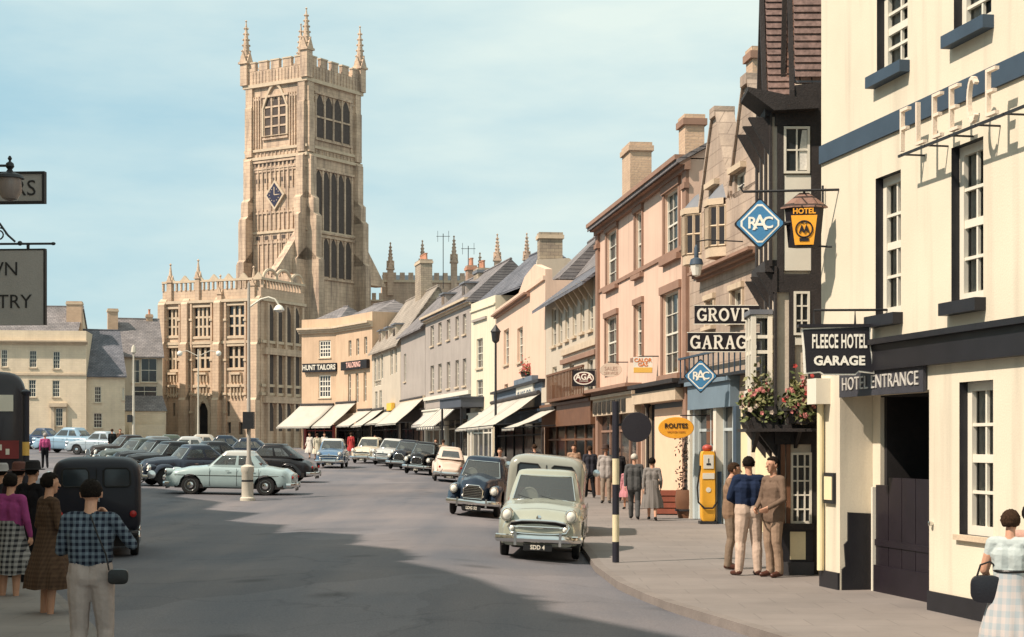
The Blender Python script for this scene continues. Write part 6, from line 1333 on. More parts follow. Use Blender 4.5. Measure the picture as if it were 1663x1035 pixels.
def person(label, X, Y, face, H=1.72, pose=None, top=None, legs=None, sleeve=None, shoes=None, build=1.0, skirt=None, hem=.42, hair=('short', None), hat=None, jacket=0, bare_legs=False, bare_arms=0, vox=.011, group=None, z=None, faced=False, headturn=0.0, flare=.16, gripL=.4, gripR=.4, collar=None):
    J = dict(STAND); J.update(pose or {}); J = {a: Vector(b) for a, b in J.items()}; s_ = H/1.75
    z = (gz(X, Y) if X < kerb_x(Y) else pz(Y)) if z is None else z
    root = thing('person', label, 'person', (X, Y, z), face, group); root.scale = (s_,)*3
    top = top or cloth('grey', (.2, .2, .2)); legs = legs or cloth('dark', (.04, .04, .045)); shoes = shoes or shoe_b; b = build
    lm = skin if bare_legs else legs
    P = []   # (a, b, ra, rb, material)
    def cap(a, c, ra, rb, m): P.append((Vector(a), Vector(c), ra, rb, m))
    def cpl(a, c, dx, ra, rb, m, dy=0):
        for sx in (-1, 1): cap(Vector(a)+Vector((sx*dx, dy, 0)), Vector(c)+Vector((sx*dx*.9, dy, 0)), ra, rb, m)
    trunk = skirt or legs if skirt else legs
    cpl(J['pel']+Vector((0, 0, .03)), J['pel']-Vector((0, 0, .05)), .075*b, .105*b, .112*b, trunk)
    cpl(J['waist']+Vector((0, 0, .04)), J['waist'], .055*b, .105*b, .108*b, top); cpl(J['waist'], J['chest'], .075*b, .102*b, .118*b, top); cpl(J['chest'], (J['shL']+J['shR'])/2-Vector((0, 0, .05)), .085*b, .115*b, .085*b, top)
    if jacket: cpl(J['waist'], J['pel']-Vector((0, 0, jacket)), .075*b, .118*b, .132*b, top)
    cap(J['shL']+Vector((.02, 0, 0)), J['shR']-Vector((.02, 0, 0)), .066*b, .066*b, top); cap(J['neck']-Vector((0, 0, .06)), J['shL']+Vector((.05, 0, .01)), .07, .06, top); cap(J['neck']-Vector((0, 0, .06)), J['shR']-Vector((.05, 0, -.01)), .07, .06, top)
    fwd = Vector((math.sin(headturn), math.cos(headturn), 0)); sid = Vector((fwd.y, -fwd.x, 0)); hc = J['head']
    cap(J['neck']-Vector((0, 0, .03)), hc-Vector((0, 0, .06))-fwd*.015, .055, .05, skin)
    cap(hc+Vector((0, 0, .02))-fwd*.022, hc+Vector((0, 0, .02))+fwd*.012, .083, .080, skin); cap(hc+fwd*.03-Vector((0, 0, .03)), hc+fwd*.045-Vector((0, 0, .085)), .058, .036, skin)
    cap(hc+fwd*.088+Vector((0, 0, .012)), hc+fwd*.112-Vector((0, 0, .028)), .010, .015, skin)
    for sx in (-1, 1): cap(hc+sid*(sx*.082)+Vector((0, 0, .015))-fwd*.01, hc+sid*(sx*.083)-Vector((0, 0, .025))-fwd*.005, .016, .011, skin); cap(hc+sid*(sx*.022)+fwd*.078+Vector((0, 0, .03)), hc+sid*(sx*.045)+fwd*.068+Vector((0, 0, .028)), .011, .010, skin)
    for S in 'LR':
        sx = -1 if S == 'L' else 1
        hip, kn, an, to = J['hip'+S], J['knee'+S], J['ank'+S], J['toe'+S]
        tr = 0 if bare_legs else .010
        cap(hip, kn, .096*b+tr, .060*b+tr*1.3, lm)
        mid = kn.lerp(an, .33)-Vector((0, .015, 0)); cap(kn, mid, .058*b+tr*1.2, .055*b+tr*1.3, lm); cap(mid, an+(Vector((0, 0, .0))), .054*b+tr*1.3, (.038 if bare_legs else .062), lm)
        cap(an-Vector((0, .02, .03)), an.lerp(to, .5)-Vector((0, 0, .012)), .045, .044, shoes); cap(an.lerp(to, .5)-Vector((0, 0, .015)), to, .044, .036, shoes)
        sh, el, wr = J['sh'+S], J['el'+S], J['wr'+S]; ss = sleeve or top
        lo_ = skin if bare_arms else ss; up_ = skin if bare_arms == 2 else ss
        if bare_arms == 2: cap(sh, sh.lerp(el, .35), .066*b, .060*b, ss)
        cap(sh, el, .060*b, .049*b, up_)
        if bare_arms == 3: e2 = el.lerp(wr, .4); cap(el, e2, .05*b, .046*b, ss); cap(e2, wr, .040*b, .027, skin)
        else: cap(el, wr, .048*b if lo_ != skin else .043*b, .036 if lo_ != skin else .027, lo_)
        d = (wr-el).normalized(); side = Vector((sx, 0, 0)); side = (side-d*side.dot(d)); side = side.normalized() if side.length > .2 else Vector((0, 0, 1))
        palm_n = d.cross(side)*(1 if sx > 0 else -1)     # spread of the knuckles
        grip = gripL if S == 'L' else gripR; pc = wr+d*.05; inn = -side
        for o_ in (-.024, -.008, .008, .024): cap(wr+palm_n*o_*.6, wr+d*.085+palm_n*o_, .017, .014, skin)
        for o_, ln in ((-.030, .060), (-.011, .074), (.009, .078), (.029, .070)):
            r0 = wr+d*.088+palm_n*o_; g = grip*1.5; d1 = (d*math.cos(g*.5)+inn*math.sin(g*.5)); p1 = r0+d1*ln*.5; d2 = (d*math.cos(g*1.5)+inn*math.sin(g*1.5)); p2 = p1+d2*ln*.5
            cap(r0, p1, .0105, .0095, skin); cap(p1, p2, .0095, .0082, skin)
        tb = wr+d*.03+palm_n*.026; t1 = tb+d*.035+palm_n*.030+inn*.012; cap(tb, t1, .014, .012, skin); cap(t1, t1+d*.032+inn*.012, .0115, .009, skin)
    k = MB()
    for a, c, ra, rb, m in P: capsule(k, a, c, ra, rb)
    bmesh.ops.recalc_face_normals(k.bm, faces=k.bm.faces)
    me = bpy.data.meshes.new('raw'); k.bm.to_mesh(me); k.bm.free(); ob = bpy.data.objects.new('raw', me); COL.objects.link(ob)
    md = ob.modifiers.new('r', 'REMESH'); md.mode = 'VOXEL'; md.voxel_size = vox
    ms = ob.modifiers.new('s', 'SMOOTH'); ms.factor = .5; ms.iterations = 2
    dg = bpy.context.evaluated_depsgraph_get(); m2 = bpy.data.meshes.new_from_object(ob.evaluated_get(dg)); bpy.data.objects.remove(ob); bpy.data.meshes.remove(me)
    m2.name = 'body'; n = len(m2.polygons); C = np.empty(n*3); m2.polygons.foreach_get('center', C); C = C.reshape(-1, 3)
    ml = []; best = np.full(n, 1e9); idx = np.zeros(n, int)
    for a, c, ra, rb, m in P:
        A, B_ = np.array(a), np.array(c); d = B_-A; t = np.clip(((C-A) @ d)/max(d @ d, 1e-9), 0, 1); D = np.linalg.norm(C-(A+t[:, None]*d), axis=1)-(ra+(rb-ra)*t)
        if m not in ml: ml.append(m)
        w = D < best; best[w] = D[w]; idx[w] = ml.index(m)
    m2.materials.clear()
    for m in ml: m2.materials.append(m)
    m2.polygons.foreach_set('material_index', idx.astype(np.int32)); m2.polygons.foreach_set('use_smooth', np.ones(n, bool)); m2.update()
    if vox < .0125:      # folds and creases in the cloth
        from mathutils import noise
        soft = np.array([m.name.startswith(('cloth', 'checked', 'brown_dress')) for m in ml])[idx]; vm = np.zeros(len(m2.vertices), bool)
        for p_, so_ in zip(m2.polygons, soft):
            if so_: vm[list(p_.vertices)] = True
        nv = len(m2.vertices); co = np.empty(nv*3); m2.vertices.foreach_get('co', co); co = co.reshape(-1, 3); nr = np.empty(nv*3, np.float32); m2.vertex_normals.foreach_get('vector', nr); nr = nr.reshape(-1, 3)
        for i in np.nonzero(vm)[0]:
            x_, y_, z_ = co[i]; co[i] += nr[i]*(.006*noise.noise((x_*6, y_*6, z_*9+x_*7))+.0022*noise.noise((x_*15, y_*15, z_*24)))
        m2.vertices.foreach_set('co', co.ravel())
    bo = bpy.data.objects.new('body', m2); COL.objects.link(bo); bo.parent = root
    if hair[0]:
        hk = MB(); hm = hair[1] or hair_dk; c0 = hc+Vector((0, 0, .022))-fwd*.012
        big = {'short': 1.0, 'wave': 1.1, 'bun': 1.08}[hair[0]]
        hk.ell(c0, (.094*big, .108*big, .106*big), hm, 24, 18)
        low = -.062 if hair[0] == 'short' else -.085
        dele = []
        for v in hk.bm.verts:
            r_ = v.co-c0; f_ = r_.dot(fwd); 
            tp = max(0.0, min(1.0, (r_.z-low)/.07)); v.co = c0+Vector((r_.x, r_.y, r_.z))*(.885+.115*tp) if r_.z < low+.07 else v.co
            v.co += (r_.normalized() if r_.length else r_)*.006*math.sin(v.co.x*190+v.co.z*140)*math.cos(v.co.y*160)
            if (f_ > .030 and r_.z < .050) or r_.z < low+max(0, f_+.02)*.9: dele.append(v)
        bmesh.ops.delete(hk.bm, geom=dele, context='VERTS')
        if hair[0] == 'bun': hk.ell(c0-fwd*.10-Vector((0, 0, .03)), (.05, .05, .05), hm)
        h_ = hk.build('hair', root, smooth_deg=80); sm_ = h_.modifiers.new('t', 'SOLIDIFY'); sm_.thickness = .012; sm_.offset = -1
    if hat:
        hk = MB(); c0 = hc+Vector((0, 0, .055)); kind_, hm = hat
        if kind_ == 'brim': hk.lathe([(.01, .12), (.07, .125), (.094, .10), (.104, .02), (.108, 0), (.155, -.012), (.16, -.006), (.155, .0), (.10, .004)], hm, 24, c0, sy=1.12)
        else: hk.lathe([(.01, .07), (.08, .065), (.115, .03), (.112, .0), (.10, -.01)], hm, 20, c0, sy=1.15)
        hk.build('hat', root)
    if faced:
        for sx in (-1, 1): e_ = MB(); e_.ell(hc+sid*(sx*.032)+fwd*.082+Vector((0, 0, .015)), (.010, .007, .006), eyem, 8, 6); e_.build('eye', root)
        e_ = MB(); c0 = hc+fwd*.088-Vector((0, 0, .062)); e_.ell(c0, (.022, .010, .006), lips, 8, 6); e_.build('mouth', root)
    if skirt:
        sk = MB(); nn = 72; rows = 12; zt = J['waist'].z+.03; vs = []
        for j in range(rows+1):
            t = j/rows; zz = zt+(hem-zt)*t; cx = J['waist'].lerp((J['kneeL']+J['kneeR'])/2, t*.8)
            for i in range(nn):
                g = 2*math.pi*i/nn; rx = (.155*b+(.175*b+flare*.55-.155*b)*min(1, t*1.3)+flare*.45*max(0, t-.3)); ry = rx*.80+.02*t; pl = 1+.055*t*math.sin(i*12*2*math.pi/nn)+.02*t*math.sin(g*5+1)
                vs.append((cx.x+rx*pl*math.cos(g), cx.y+ry*pl*math.sin(g), zz+.008*math.sin(g*7)*t))
        sk.mesh(vs, [(j*nn+i, j*nn+(i+1) % nn, (j+1)*nn+(i+1) % nn, (j+1)*nn+i) for j in range(rows) for i in range(nn)], skirt); sk.build('skirt', root, smooth_deg=80)
        if collar: bk = MB(); bk.tube([(J['waist'].x+(.160*b)*math.cos(2*math.pi*i/24), J['waist'].y+(.132*b)*math.sin(2*math.pi*i/24), zt+.0) for i in range(25)], .016, collar, 6, caps=False); bk.build('belt', root)
    return root
UP = 0.0
# man in the checked shirt, back to us, right hand raised to his face
check = stripes('checked_shirt', (.008, .011, .022), (.12, .15, .18), .052, 'x', check=True, w2=.052)
beige_tr = cloth('beige_trousers', (.34, .28, .25), bs=60)
X1, Y1 = px_(147, 13.6), 13.6
person('man in blue checked shirt and pale trousers, back turned, one hand raised to his face', X1, Y1, R(4), 1.72, dict(elR=(.33, .04, 1.20), wrR=(.13, .17, 1.42), elL=(-.25, .03, 1.15), wrL=(-.12, .24, 1.18), hipL=(-.09, 0, .93), hipR=(.09, 0, .93), head=(0, .04, 1.62), kneeR=(.12, .02, .5), ankR=(.14, -.03, .085)), check, beige_tr, shoes=shoe_br, build=1.04, hair=('short', hair_dk), vox=.008, gripL=.9, gripR=.9)
cb = thing('camera_case', 'black leather camera case hanging at the hip of the man in the checked shirt', 'bag', (X1+.25, Y1-.10, gz(X1, Y1)+.93), R(10)); cb.scale = (.8, .8, .8)
k = MB(); roundbox_loft([(-.05, .085, -.07, .06), (-.045, .10, -.08, .07), (.045, .10, -.08, .07), (.05, .085, -.07, .06)], shoe_b, 4, 20).build('case', cb); k.tube([(-.09, 0, .06), (-.12, -.02, .22), (-.20, -.05, .42), (-.27, -.04, .62)], .008, shoe_b, 6); k.build('strap', cb)
# woman in brown dress
brown_d = stripes('brown_dress', (.085, .05, .03), (.05, .028, .018), .03, 'x', check=True, w2=.05)
person('dark haired woman in brown pleated dress standing by the checked shirt man', px_(80, 18.6), 18.6, R(-52), 1.66, dict(elR=(.25, .02, 1.13), wrR=(.15, .26, 1.16), wrL=(-.22, .10, .92), toeR=(.12, .14, .035)), brown_d, brown_d, shoes=shoe_br, skirt=brown_d, hem=.40, hair=('wave', hair_dk), bare_legs=True, bare_arms=3, vox=.009, flare=.20, faced=True, gripR=.7)
mag = cloth('magenta_wool', (.26, .05, .16), bs=40); dchk = stripes('dark_check_skirt', (.02, .02, .024), (.26, .25, .24), .07, 'x', check=True, w2=.07)
person('woman in magenta cardigan and dark checked skirt at the left', px_(17, 20.8), 20.8, R(-15), 1.62, dict(elR=(.26, -.02, 1.13), wrR=(.27, .05, .92)), mag, dchk, skirt=dchk, hem=.40, hair=('wave', hair_dk), bare_legs=True, vox=.011, build=1.08, flare=.14)
person('man in black overcoat and dark hat between two women', px_(52, 22.9), 22.9, R(-25), 1.72, {}, cloth('black_coat', (.012, .011, .013)), cloth('black_trousers', (.012, .012, .014)), hair=('short', hair_dk), hat=('brim', mat('hat_black', (.015, .013, .014), .9)), jacket=.35, build=1.1)
person('person in dark coat wearing a reddish brown brimmed hat', px_(30, 23.8), 23.8, R(-10), 1.70, {}, cloth('plum_coat', (.03, .016, .02)), cloth('black_trousers', (0, 0, 0)), hair=('short', hair_dk), hat=('brim', mat('hat_brown', (.11, .045, .035), .9)), jacket=.3)
person('person with white collar at the far left edge', px_(2, 26), 26, R(-20), 1.66, {}, cloth('charcoal_coat', (.03, .03, .035)), cloth('black_trousers', (0, 0, 0)), hair=('short', hair_dk), hat=('brim', mat('hat_grey', (.35, .33, .32), .9)), jacket=.2)
person('person in pink blouse crossing the square by the left cars', px_(73, 76), 76, R(20), 1.62, dict(kneeL=(-.09, .12, .51), ankL=(-.10, .12, .09), toeL=(-.12, .27, .04), ankR=(.10, -.22, .12), toeR=(.12, -.08, .04)), cloth('pink_blouse', (.42, .08, .20)), cloth('black_trousers', (0, 0, 0)), hair=('wave', mat('hair_grey', (.3, .27, .25), .7)), vox=.014)
# couple walking away
WALK = dict(kneeL=(-.09, .14, .50), ankL=(-.09, .20, .10), toeL=(-.11, .34, .05), kneeR=(.09, .0, .50), ankR=(.095, -.22, .11), toeR=(.11, -.09, .04), wrL=(-.24, -.08, .90), wrR=(.24, .14, .92))
person('man in dark grey suit walking away up the pavement', px_(1030, 41.8), 41.8, R(-6), 1.66, WALK, cloth('grey_suit', (.085, .085, .085)), cloth('grey_suit', (0, 0, 0)), hair=('short', mat('hair_white', (.5, .46, .4), .8)), jacket=.12, build=1.05, group='couple walking away')
gsk = stripes('grey_tweed', (.20, .185, .175), (.16, .15, .14), .05, 'x')
person('woman in grey jacket and pleated skirt walking beside the grey suited man', px_(1059, 41.2), 41.2, R(-6), 1.56, dict(WALK, elR=(.25, -.04, 1.13)), cloth('grey_jacket', (.21, .195, .185)), gsk, skirt=gsk, hem=.36, hair=('wave', hair_dk), bare_legs=True, flare=.15, jacket=.06, group='couple walking away')
person('man in pale suit and dark hat facing down the pavement', px_(984, 50.5), 50.5, R(175), 1.74, dict(wrL=(-.25, .06, .88)), cloth('pale_suit', (.34, .31, .29)), cloth('tan_trousers', (.30, .24, .19)), hair=('short', hair_dk), hat=('brim', mat('hat_brown2', (.05, .03, .025), .9)), jacket=.12, faced=True)
person('man in dark suit stepping along behind the striped pole', px_(1003, 51.5), 51.5, R(170), 1.68, WALK, cloth('dark_suit', (.03, .028, .03)), cloth('dark_suit', (0, 0, 0)), hair=('short', hair_dk), jacket=.12)
person('child in pink frock near the shop doorway', px_(1018, 47), 47, R(160), 1.20, {}, cloth('pink_frock', (.45, .20, .22)), cloth('pink_frock', (0, 0, 0)), skirt=cloth('pink_frock', (0, 0, 0)), hem=.5, hair=('wave', hair_br), bare_legs=True)
# three men talking outside the timbered shop
cr_tr = cloth('cream_trousers', (.52, .40, .32), bs=50); navy_s = cloth('navy_sweater', (.016, .026, .058), bs=120)
person('man in navy sweater and cream trousers with his back turned, hands in front', px_(1216, 24.0), 24.0, R(6), 1.72, dict(elL=(-.27, .05, 1.14), wrL=(-.13, .22, 1.06), elR=(.27, .05, 1.14), wrR=(.13, .22, 1.06), kneeL=(-.12, .02, .5), ankL=(-.15, -.02, .085), toeL=(-.22, .11, .035), kneeR=(.12, .02, .5), ankR=(.13, -.02, .085)), navy_s, cr_tr, shoes=shoe_br, build=1.18, hair=('short', hair_dk), vox=.009, group='three men talking')
person('man in light brown jacket leaning forward facing the navy sweater', px_(1186, 25.2), 25.2, R(-95), 1.64, dict(elL=(-.26, .04, 1.13), wrL=(-.10, .24, 1.0), elR=(.26, .05, 1.13), wrR=(.06, .26, .98), head=(0, .07, 1.60), ankR=(.12, -.05, .085)), cloth('tan_jacket', (.23, .15, .10)), cloth('khaki', (.20, .15, .11)), shoes=shoe_br, hair=('short', hair_br), jacket=.08, faced=True, vox=.01, group='three men talking')
person('man in brown jacket and tan trousers facing out by the shop bay', px_(1256, 23.7), 23.7, R(120), 1.72, dict(elL=(-.26, .02, 1.13), wrL=(-.16, .20, 1.02), elR=(.25, .03, 1.12), wrR=(.12, .22, 1.0)), cloth('brown_jacket', (.16, .11, .08)), cloth('tan_trousers2', (.30, .21, .15)), shoes=shoe_br, hair=('short', hair_dk), jacket=.1, faced=True, vox=.01, group='three men talking')
# woman with the black handbag at the right edge
pb = cloth('pale_blue_blouse', (.42, .47, .46), bs=50); fl = stripes('pale_blue_print', (.30, .34, .36), (.44, .40, .38), .09, 'x', check=True, w2=.13)
XW, YW = px_(1641, 14.6), 14.6
wm = person('woman in pale blue blouse and printed skirt carrying a black handbag', XW, YW, R(-30), 1.47, dict(elL=(-.27, .0, 1.12), wrL=(-.25, .16, .96), elR=(.25, .05, 1.13), wrR=(.16, .24, 1.0)), pb, fl, skirt=fl, hem=.30, hair=('wave', hair_br), bare_legs=True, bare_arms=2, vox=.008, build=1.02, flare=.18, gripL=1.0, collar=shoe_b, z=pz(14.6)-.16)
person('person in pink and brown at the right edge beside the blue blouse', px_(1676, 14.9), 14.9, R(-10), 1.52, {}, cloth('pink_top', (.50, .30, .24)), cloth('tan_trousers2', (0, 0, 0)), hair=('wave', hair_dk), bare_arms=1, vox=.012, z=pz(14.9)-.16)
hb = thing('handbag', 'black leather handbag hanging from the arm of the blue bloused woman', 'bag', (px_(1603, 14.6), 14.62, pz(14.6)-.16+.72), R(-12))
k = roundbox_loft([(-.05, .12, -.02, .17), (-.045, .135, -.06, .18), (.045, .135, -.06, .18), (.05, .12, -.02, .17)], mat('bag_black', (.012, .012, .016), .35), 3.5, 24); k.build('pouch', hb)
k = MB(); k.tube([(-.08, 0, .17), (-.05, 0, .27), (.03, 0, .30), (.09, 0, .25), (.09, 0, .17)], .009, shoe_b, 6); k.build('handle', hb)
# distant walkers
far = [(503, 104, 'pale', (.55, .50, .44), 160), (515, 101, 'cream', (.60, .54, .42), 20), (527, 106, 'white', (.62, .58, .52), 190), (570, 112, 'red', (.40, .05, .05), 0), (609, 112, 'cream2', (.55, .45, .36), 180), (708, 84, 'black', (.02, .02, .02), 170), (812, 53, 'grey', (.28, .26, .25), 170), (868, 58, 'dark', (.03, .03, .04), 20), (932, 57, 'tan', (.34, .22, .15), 175), (958, 54, 'charcoal', (.04, .04, .05), 10), (182, 98, 'black4', (.02, .02, .02), 30), (195, 100, 'brown4', (.10, .06, .04), 200), (720, 83, 'fawn', (.36, .28, .2), 10)]
where = ['pale frock by the far corner awning', 'cream frock strolling past the far awning', 'white dress near the church corner', 'red coat behind the blue saloon', 'cream coat behind the cream saloon', 'black coat under the striped awning', 'grey jacket just behind the navy saloon', 'dark suit under the long awnings', 'tan jacket outside the brown shopfront', 'charcoal suit at the pink house corner', 'black coat by the end of the dark row', 'brown coat by the end of the dark row', 'fawn coat under the striped awning']
for (u, Y, nm, c, fa), w_ in zip(far, where):
    female = nm in ('pale', 'cream', 'white', 'red', 'cream2')
    person('distant walker in '+w_, px_(u, Y), Y, R(fa), 1.62 if female else 1.7, WALK, cloth('far_'+nm, c), cloth('far_'+nm, (0, 0, 0)) if female else cloth('black_trousers', (0, 0, 0)), skirt=cloth('far_'+nm, (0, 0, 0)) if female else None, hair=('wave' if female else 'short', hair_br), bare_legs=female, vox=.018, jacket=0 if female else .12, group='distant walkers')
# ---------------------------------------------------------------- street furniture and hanging signs
def striped_pole(name, label, X, Y, z, bands, r=.055, top=None):
    o = thing(name, label, 'beacon pole', (X, Y, z), 0, 'striped crossing poles')
    for a, b, m in bands: k = MB(); k.lathe([(r, a), (r, b)], m, 16); k.build('band', o)
    return o
S = F/26.6; X0 = XU(1000, 26.6); zb_ = pz(26.6)
yel = mat('aged_white_paint', (.66, .58, .38), .6, .1, 5); dbl = mat('pole_black', (.018, .018, .028), .5)
hh = lambda v, Y: ZV(v, Y)
bb = [(913, 880, dbl), (880, 836, yel), (836, 787, dbl), (787, 745, yel), (745, 652, dbl)]
bp = striped_pole('beacon_pole', 'black and white banded crossing pole with a dark round disc, on the shop side', X0, 26.6, 0, [(max(hh(a, 26.6), zb_), hh(b, 26.6), m) for a, b, m in bb])
k = MB(); cx = XU(1034, 26.6)-X0; k.lathe([(.005, -.02), (.235, -.015), (.24, 0), (.235, .015), (.005, .02)], mat('disc_black', (.02, .018, .024), .6), 32, (cx, .0, hh(694, 26.6)), 'y'); k.box((.0, -.015, hh(690, 26.6)-.02), (.15, .015, hh(690, 26.6)+.02), iron); k.build('disc', bp)
Y_ = 41; sp_ = striped_pole('beacon_pole', 'black crossing pole with one yellow band on the left pavement', XU(42, Y_), Y_, 0, [(gz(XU(42, Y_), Y_), hh(740, Y_), dbl), (hh(740, Y_), hh(718, Y_), mat('yellow_band', (.70, .42, .10), .6)), (hh(718, Y_), hh(640, Y_), dbl)], r=.085)
k = MB(); k.lathe([(.12, hh(641, Y_)), (.13, hh(636, Y_)), (.02, hh(632, Y_))], dbl, 12); k.build('cap', sp_)
# tall concrete lamp standard with a swan neck
Y_ = 53.8; X_ = XU(404, Y_); zg = gz(X_, Y_); sc = Y_/F
o = thing('street_lamp', 'tall grey lamp standard with a swan neck lamp before the church', 'street lamp', (X_, Y_, zg))
k = MB(); zt = hh(462, Y_)-zg; k.lathe([(.11, 0), (.10, 1.2), (.065, 1.4), (.045, zt), (.02, zt+.1)], mat('lamp_concrete', (.36, .33, .29), .9), 12); k.build('pole', o)
k = MB(); ar = [(404, 500), (412, 494), (424, 486), (436, 483), (446, 486), (452, 494), (453, 500)]; k.tube([(XU(u, Y_)-X_, 0, hh(v, Y_)-zg) for u, v in ar], .03, whitep, 8); k.build('arm', o)
k = MB(); k.lathe([(.03, .12), (.10, .08), (.17, -.02), (.18, -.06), (.13, -.10), (.05, -.13)], lens, 16, (XU(453, Y_)-X_, 0, hh(501, Y_)-zg)); k.build('lamp_shade', o)
k = MB(); k.cbox((.0, -.0, hh(683, Y_)-zg), (.34, .34, .55), iron); k.build('control_box', o, smooth_deg=0)
Y_ = 53.0; X_ = XU(402, Y_); zg = gz(X_, Y_); o = thing('bollard', 'cream concrete island bollard in front of the pale aqua saloon', 'bollard', (X_, Y_, zg))
k = MB(); k.lathe([(.24, -.05), (.24, .08), (.19, .12), (.185, .88), (.21, .92), (.21, 1.08), (.10, 1.14), (.01, 1.15)], concrete, 20); k.build('shaft', o); k = MB(); k.lathe([(.188, .60), (.19, .60), (.19, .66), (.188, .66)], iron, 20); k.build('band', o)
# twin armed lamp and a plain post farther back
Y_ = 120; X_ = XU(322, Y_); zg = gz(X_, Y_); o = thing('street_lamp', 'slim twin armed lamp post beside the porch door', 'street lamp', (X_, Y_, zg))
k = MB(); zt = hh(572, Y_)-zg; k.lathe([(.10, 0), (.06, 3), (.05, zt+.2)], concrete, 8); k.build('pole', o)
for u in (292, 355): k = MB(); dx = XU(u, Y_)-X_; k.tube([(0, 0, zt-.3), (dx*.6, 0, zt+.1), (dx, 0, zt)], .035, concrete, 6); a_ = k.build('arm', o); k = MB(); k.ell((dx, 0, zt-.1), (.2, .2, .2), lens); k.build('lamp_globe', a_)
Y_ = 112; X_ = XU(217, Y_); zg = gz(X_, Y_); o = thing('street_lamp', 'plain pale lamp post in front of the slate roofed house', 'street lamp', (X_, Y_, zg)); k = MB(); zt = hh(575, Y_)-zg; k.lathe([(.12, 0), (.10, 1.5), (.055, zt)], concrete, 8); k.build('pole', o); k = MB(); k.lathe([(.04, zt), (.18, zt+.1), (.14, zt+.45), (.04, zt+.6)], concrete, 8); k.build('lamp_head', o); k = MB(); k.cbox((-.25, 0, hh(680, Y_)-zg), (.3, .3, .5), iron); k.build('control_box', o)
Y_ = 76; X_ = XU(805, Y_); zg = pz(Y_); o = thing('street_lamp', 'dark lantern lamp post by the pale pink shop', 'street lamp', (X_, Y_, zg)); zt = hh(556, Y_)-zg
k = MB(); k.lathe([(.12, 0), (.10, .9), (.06, 1.1), (.05, zt)], iron, 10); k.build('pole', o)
k = MB(); k.lathe([(.05, zt-.05), (.16, zt+.05), (.21, zt+.45), (.25, zt+.48), (.10, zt+.68), (.03, zt+.80)], iron, 8); k.build('lantern', o)
# yellow petrol pump
Y_ = 39.6; X_ = XU(1149, Y_); zg = pz(Y_); sc = F/Y_; o = thing('petrol_pump', 'tall orange yellow petrol pump with a white dial and hose', 'petrol pump', (X_, Y_, zg)); H_ = 118/sc
orange = mat('pump_yellow', (.80, .40, .04), .4, .08, 3)
roundbox_loft([(-.2, .155, .08, H_), (-.19, .165, .06, H_), (.19, .165, .06, H_), (.2, .155, .08, H_)], orange, 9, 32).build('cabinet', o)
k = MB(); k.box((-.2, -.22, 0), (.2, .22, .07), iron); k.build('plinth', o, smooth_deg=0); k = MB(); k.box((-.12, -.215, H_*.76), (.12, -.195, H_*.95), whitep); k.box((-.05, -.222, H_*.81), (.05, -.214, H_*.835), iron); k.box((-.01, -.222, H_*.84), (.01, -.214, H_*.9), iron); k.build('dial', o, smooth_deg=0)
k = MB(); k.box((-.14, -.215, H_*.62), (.14, -.19, H_*.70), whitep); k.build('price_panel', o, smooth_deg=0); k = MB(); k.lathe([(.005, 0), (.06, 0), (.06, -.01), (.005, -.012)], whitep, 16, (0, -.2, H_*.47), 'y'); k.build('badge', o)
k = MB(); k.ell((0, 0, H_+.07), (.13, .13, .09), mat('globe_red', (.40, .07, .05), .4)); k.build('globe', o)
k = MB(); k.tube([(-.18, -.1, H_*.8), (-.26, -.16, H_*.5), (-.24, -.2, H_*.3), (-.1, -.24, H_*.22), (.1, -.24, H_*.22), (.2, -.18, H_*.3)], .022, rubber, 8); k.build('hose', o)
k = MB(); k.box((.23, -.12, .0), (.32, .1, H_*.72), bluep); k.build('side_post', o, smooth_deg=0)
# hanging signs. each hangs from a bracket fixed to a wall
def bar_bracket(o, x0, x1, z, m=iron, r=.018, y=0): k = MB(); k.tube([(x0, y, z), (x1, y, z)], r, m, 6); return k.build('bracket', o)
rac_blue = mat('sign_blue', (.055, .20, .38), .45, .06, 3); sgw = mat('sign_white', (.80, .77, .68), .5, .04, 3); sgk = mat('sign_black', (.014, .012, .016), .45, .1, 3); amber = mat('sign_amber', (.80, .36, .03), .45, .08, 3)
def diamond(name, label, u, v, r_px, Y, txt, extra=None, th=.12):
    s_ = Y/F; o = thing(name, label, 'hanging sign', (XU(u, Y), Y, hh(v, Y)), R(-8)); h = r_px*s_
    def dia(k, r_, y0, y1, m, cut=.12): k.prism([(-cut*r_, -r_+cut*r_), (cut*r_, -r_+cut*r_), (r_-cut*r_, -cut*r_), (r_-cut*r_, cut*r_), (cut*r_, r_-cut*r_), (-cut*r_, r_-cut*r_), (-r_+cut*r_, cut*r_), (-r_+cut*r_, -cut*r_)], y0, y1, m, 'y')
    k = MB(); dia(k, h, -th/2, th/2, sgk, .03); k.build('board', o, smooth_deg=0)
    for sg in (-1, 1):
        k = MB(); a, b = sorted((sg*th/2, sg*(th/2+.006))); dia(k, h*.93, a, b, rac_blue, .05); a, b = sorted((sg*(th/2+.006), sg*(th/2+.010))); dia(k, h*.84, a, b, sgw); a, b = sorted((sg*(th/2+.010), sg*(th/2+.014))); dia(k, h*.75, a, b, rac_blue); f_ = k.build('face', o, smooth_deg=0)
        t = MB(); M_ = Matrix.Rotation(R(180) if sg > 0 else 0, 4, 'Z') @ Matrix.Translation((0, -(th/2+.018), 0)) @ Matrix.Rotation(R(90), 4, 'X')
        t.text('R', h*.62, sgw, M_ @ Matrix.Translation((-h*.29, 0, 0)), .008, bold=h*.012); t.text('A', h*.82, sgw, M_ @ Matrix.Translation((0, 0, .001)), .008, bold=h*.012); t.text('C', h*.62, sgw, M_ @ Matrix.Translation((h*.30, 0, 0)), .008, bold=h*.012)
        t.build('sign_lettering', f_, smooth_deg=0)
    return o, h
Yb = 21.75
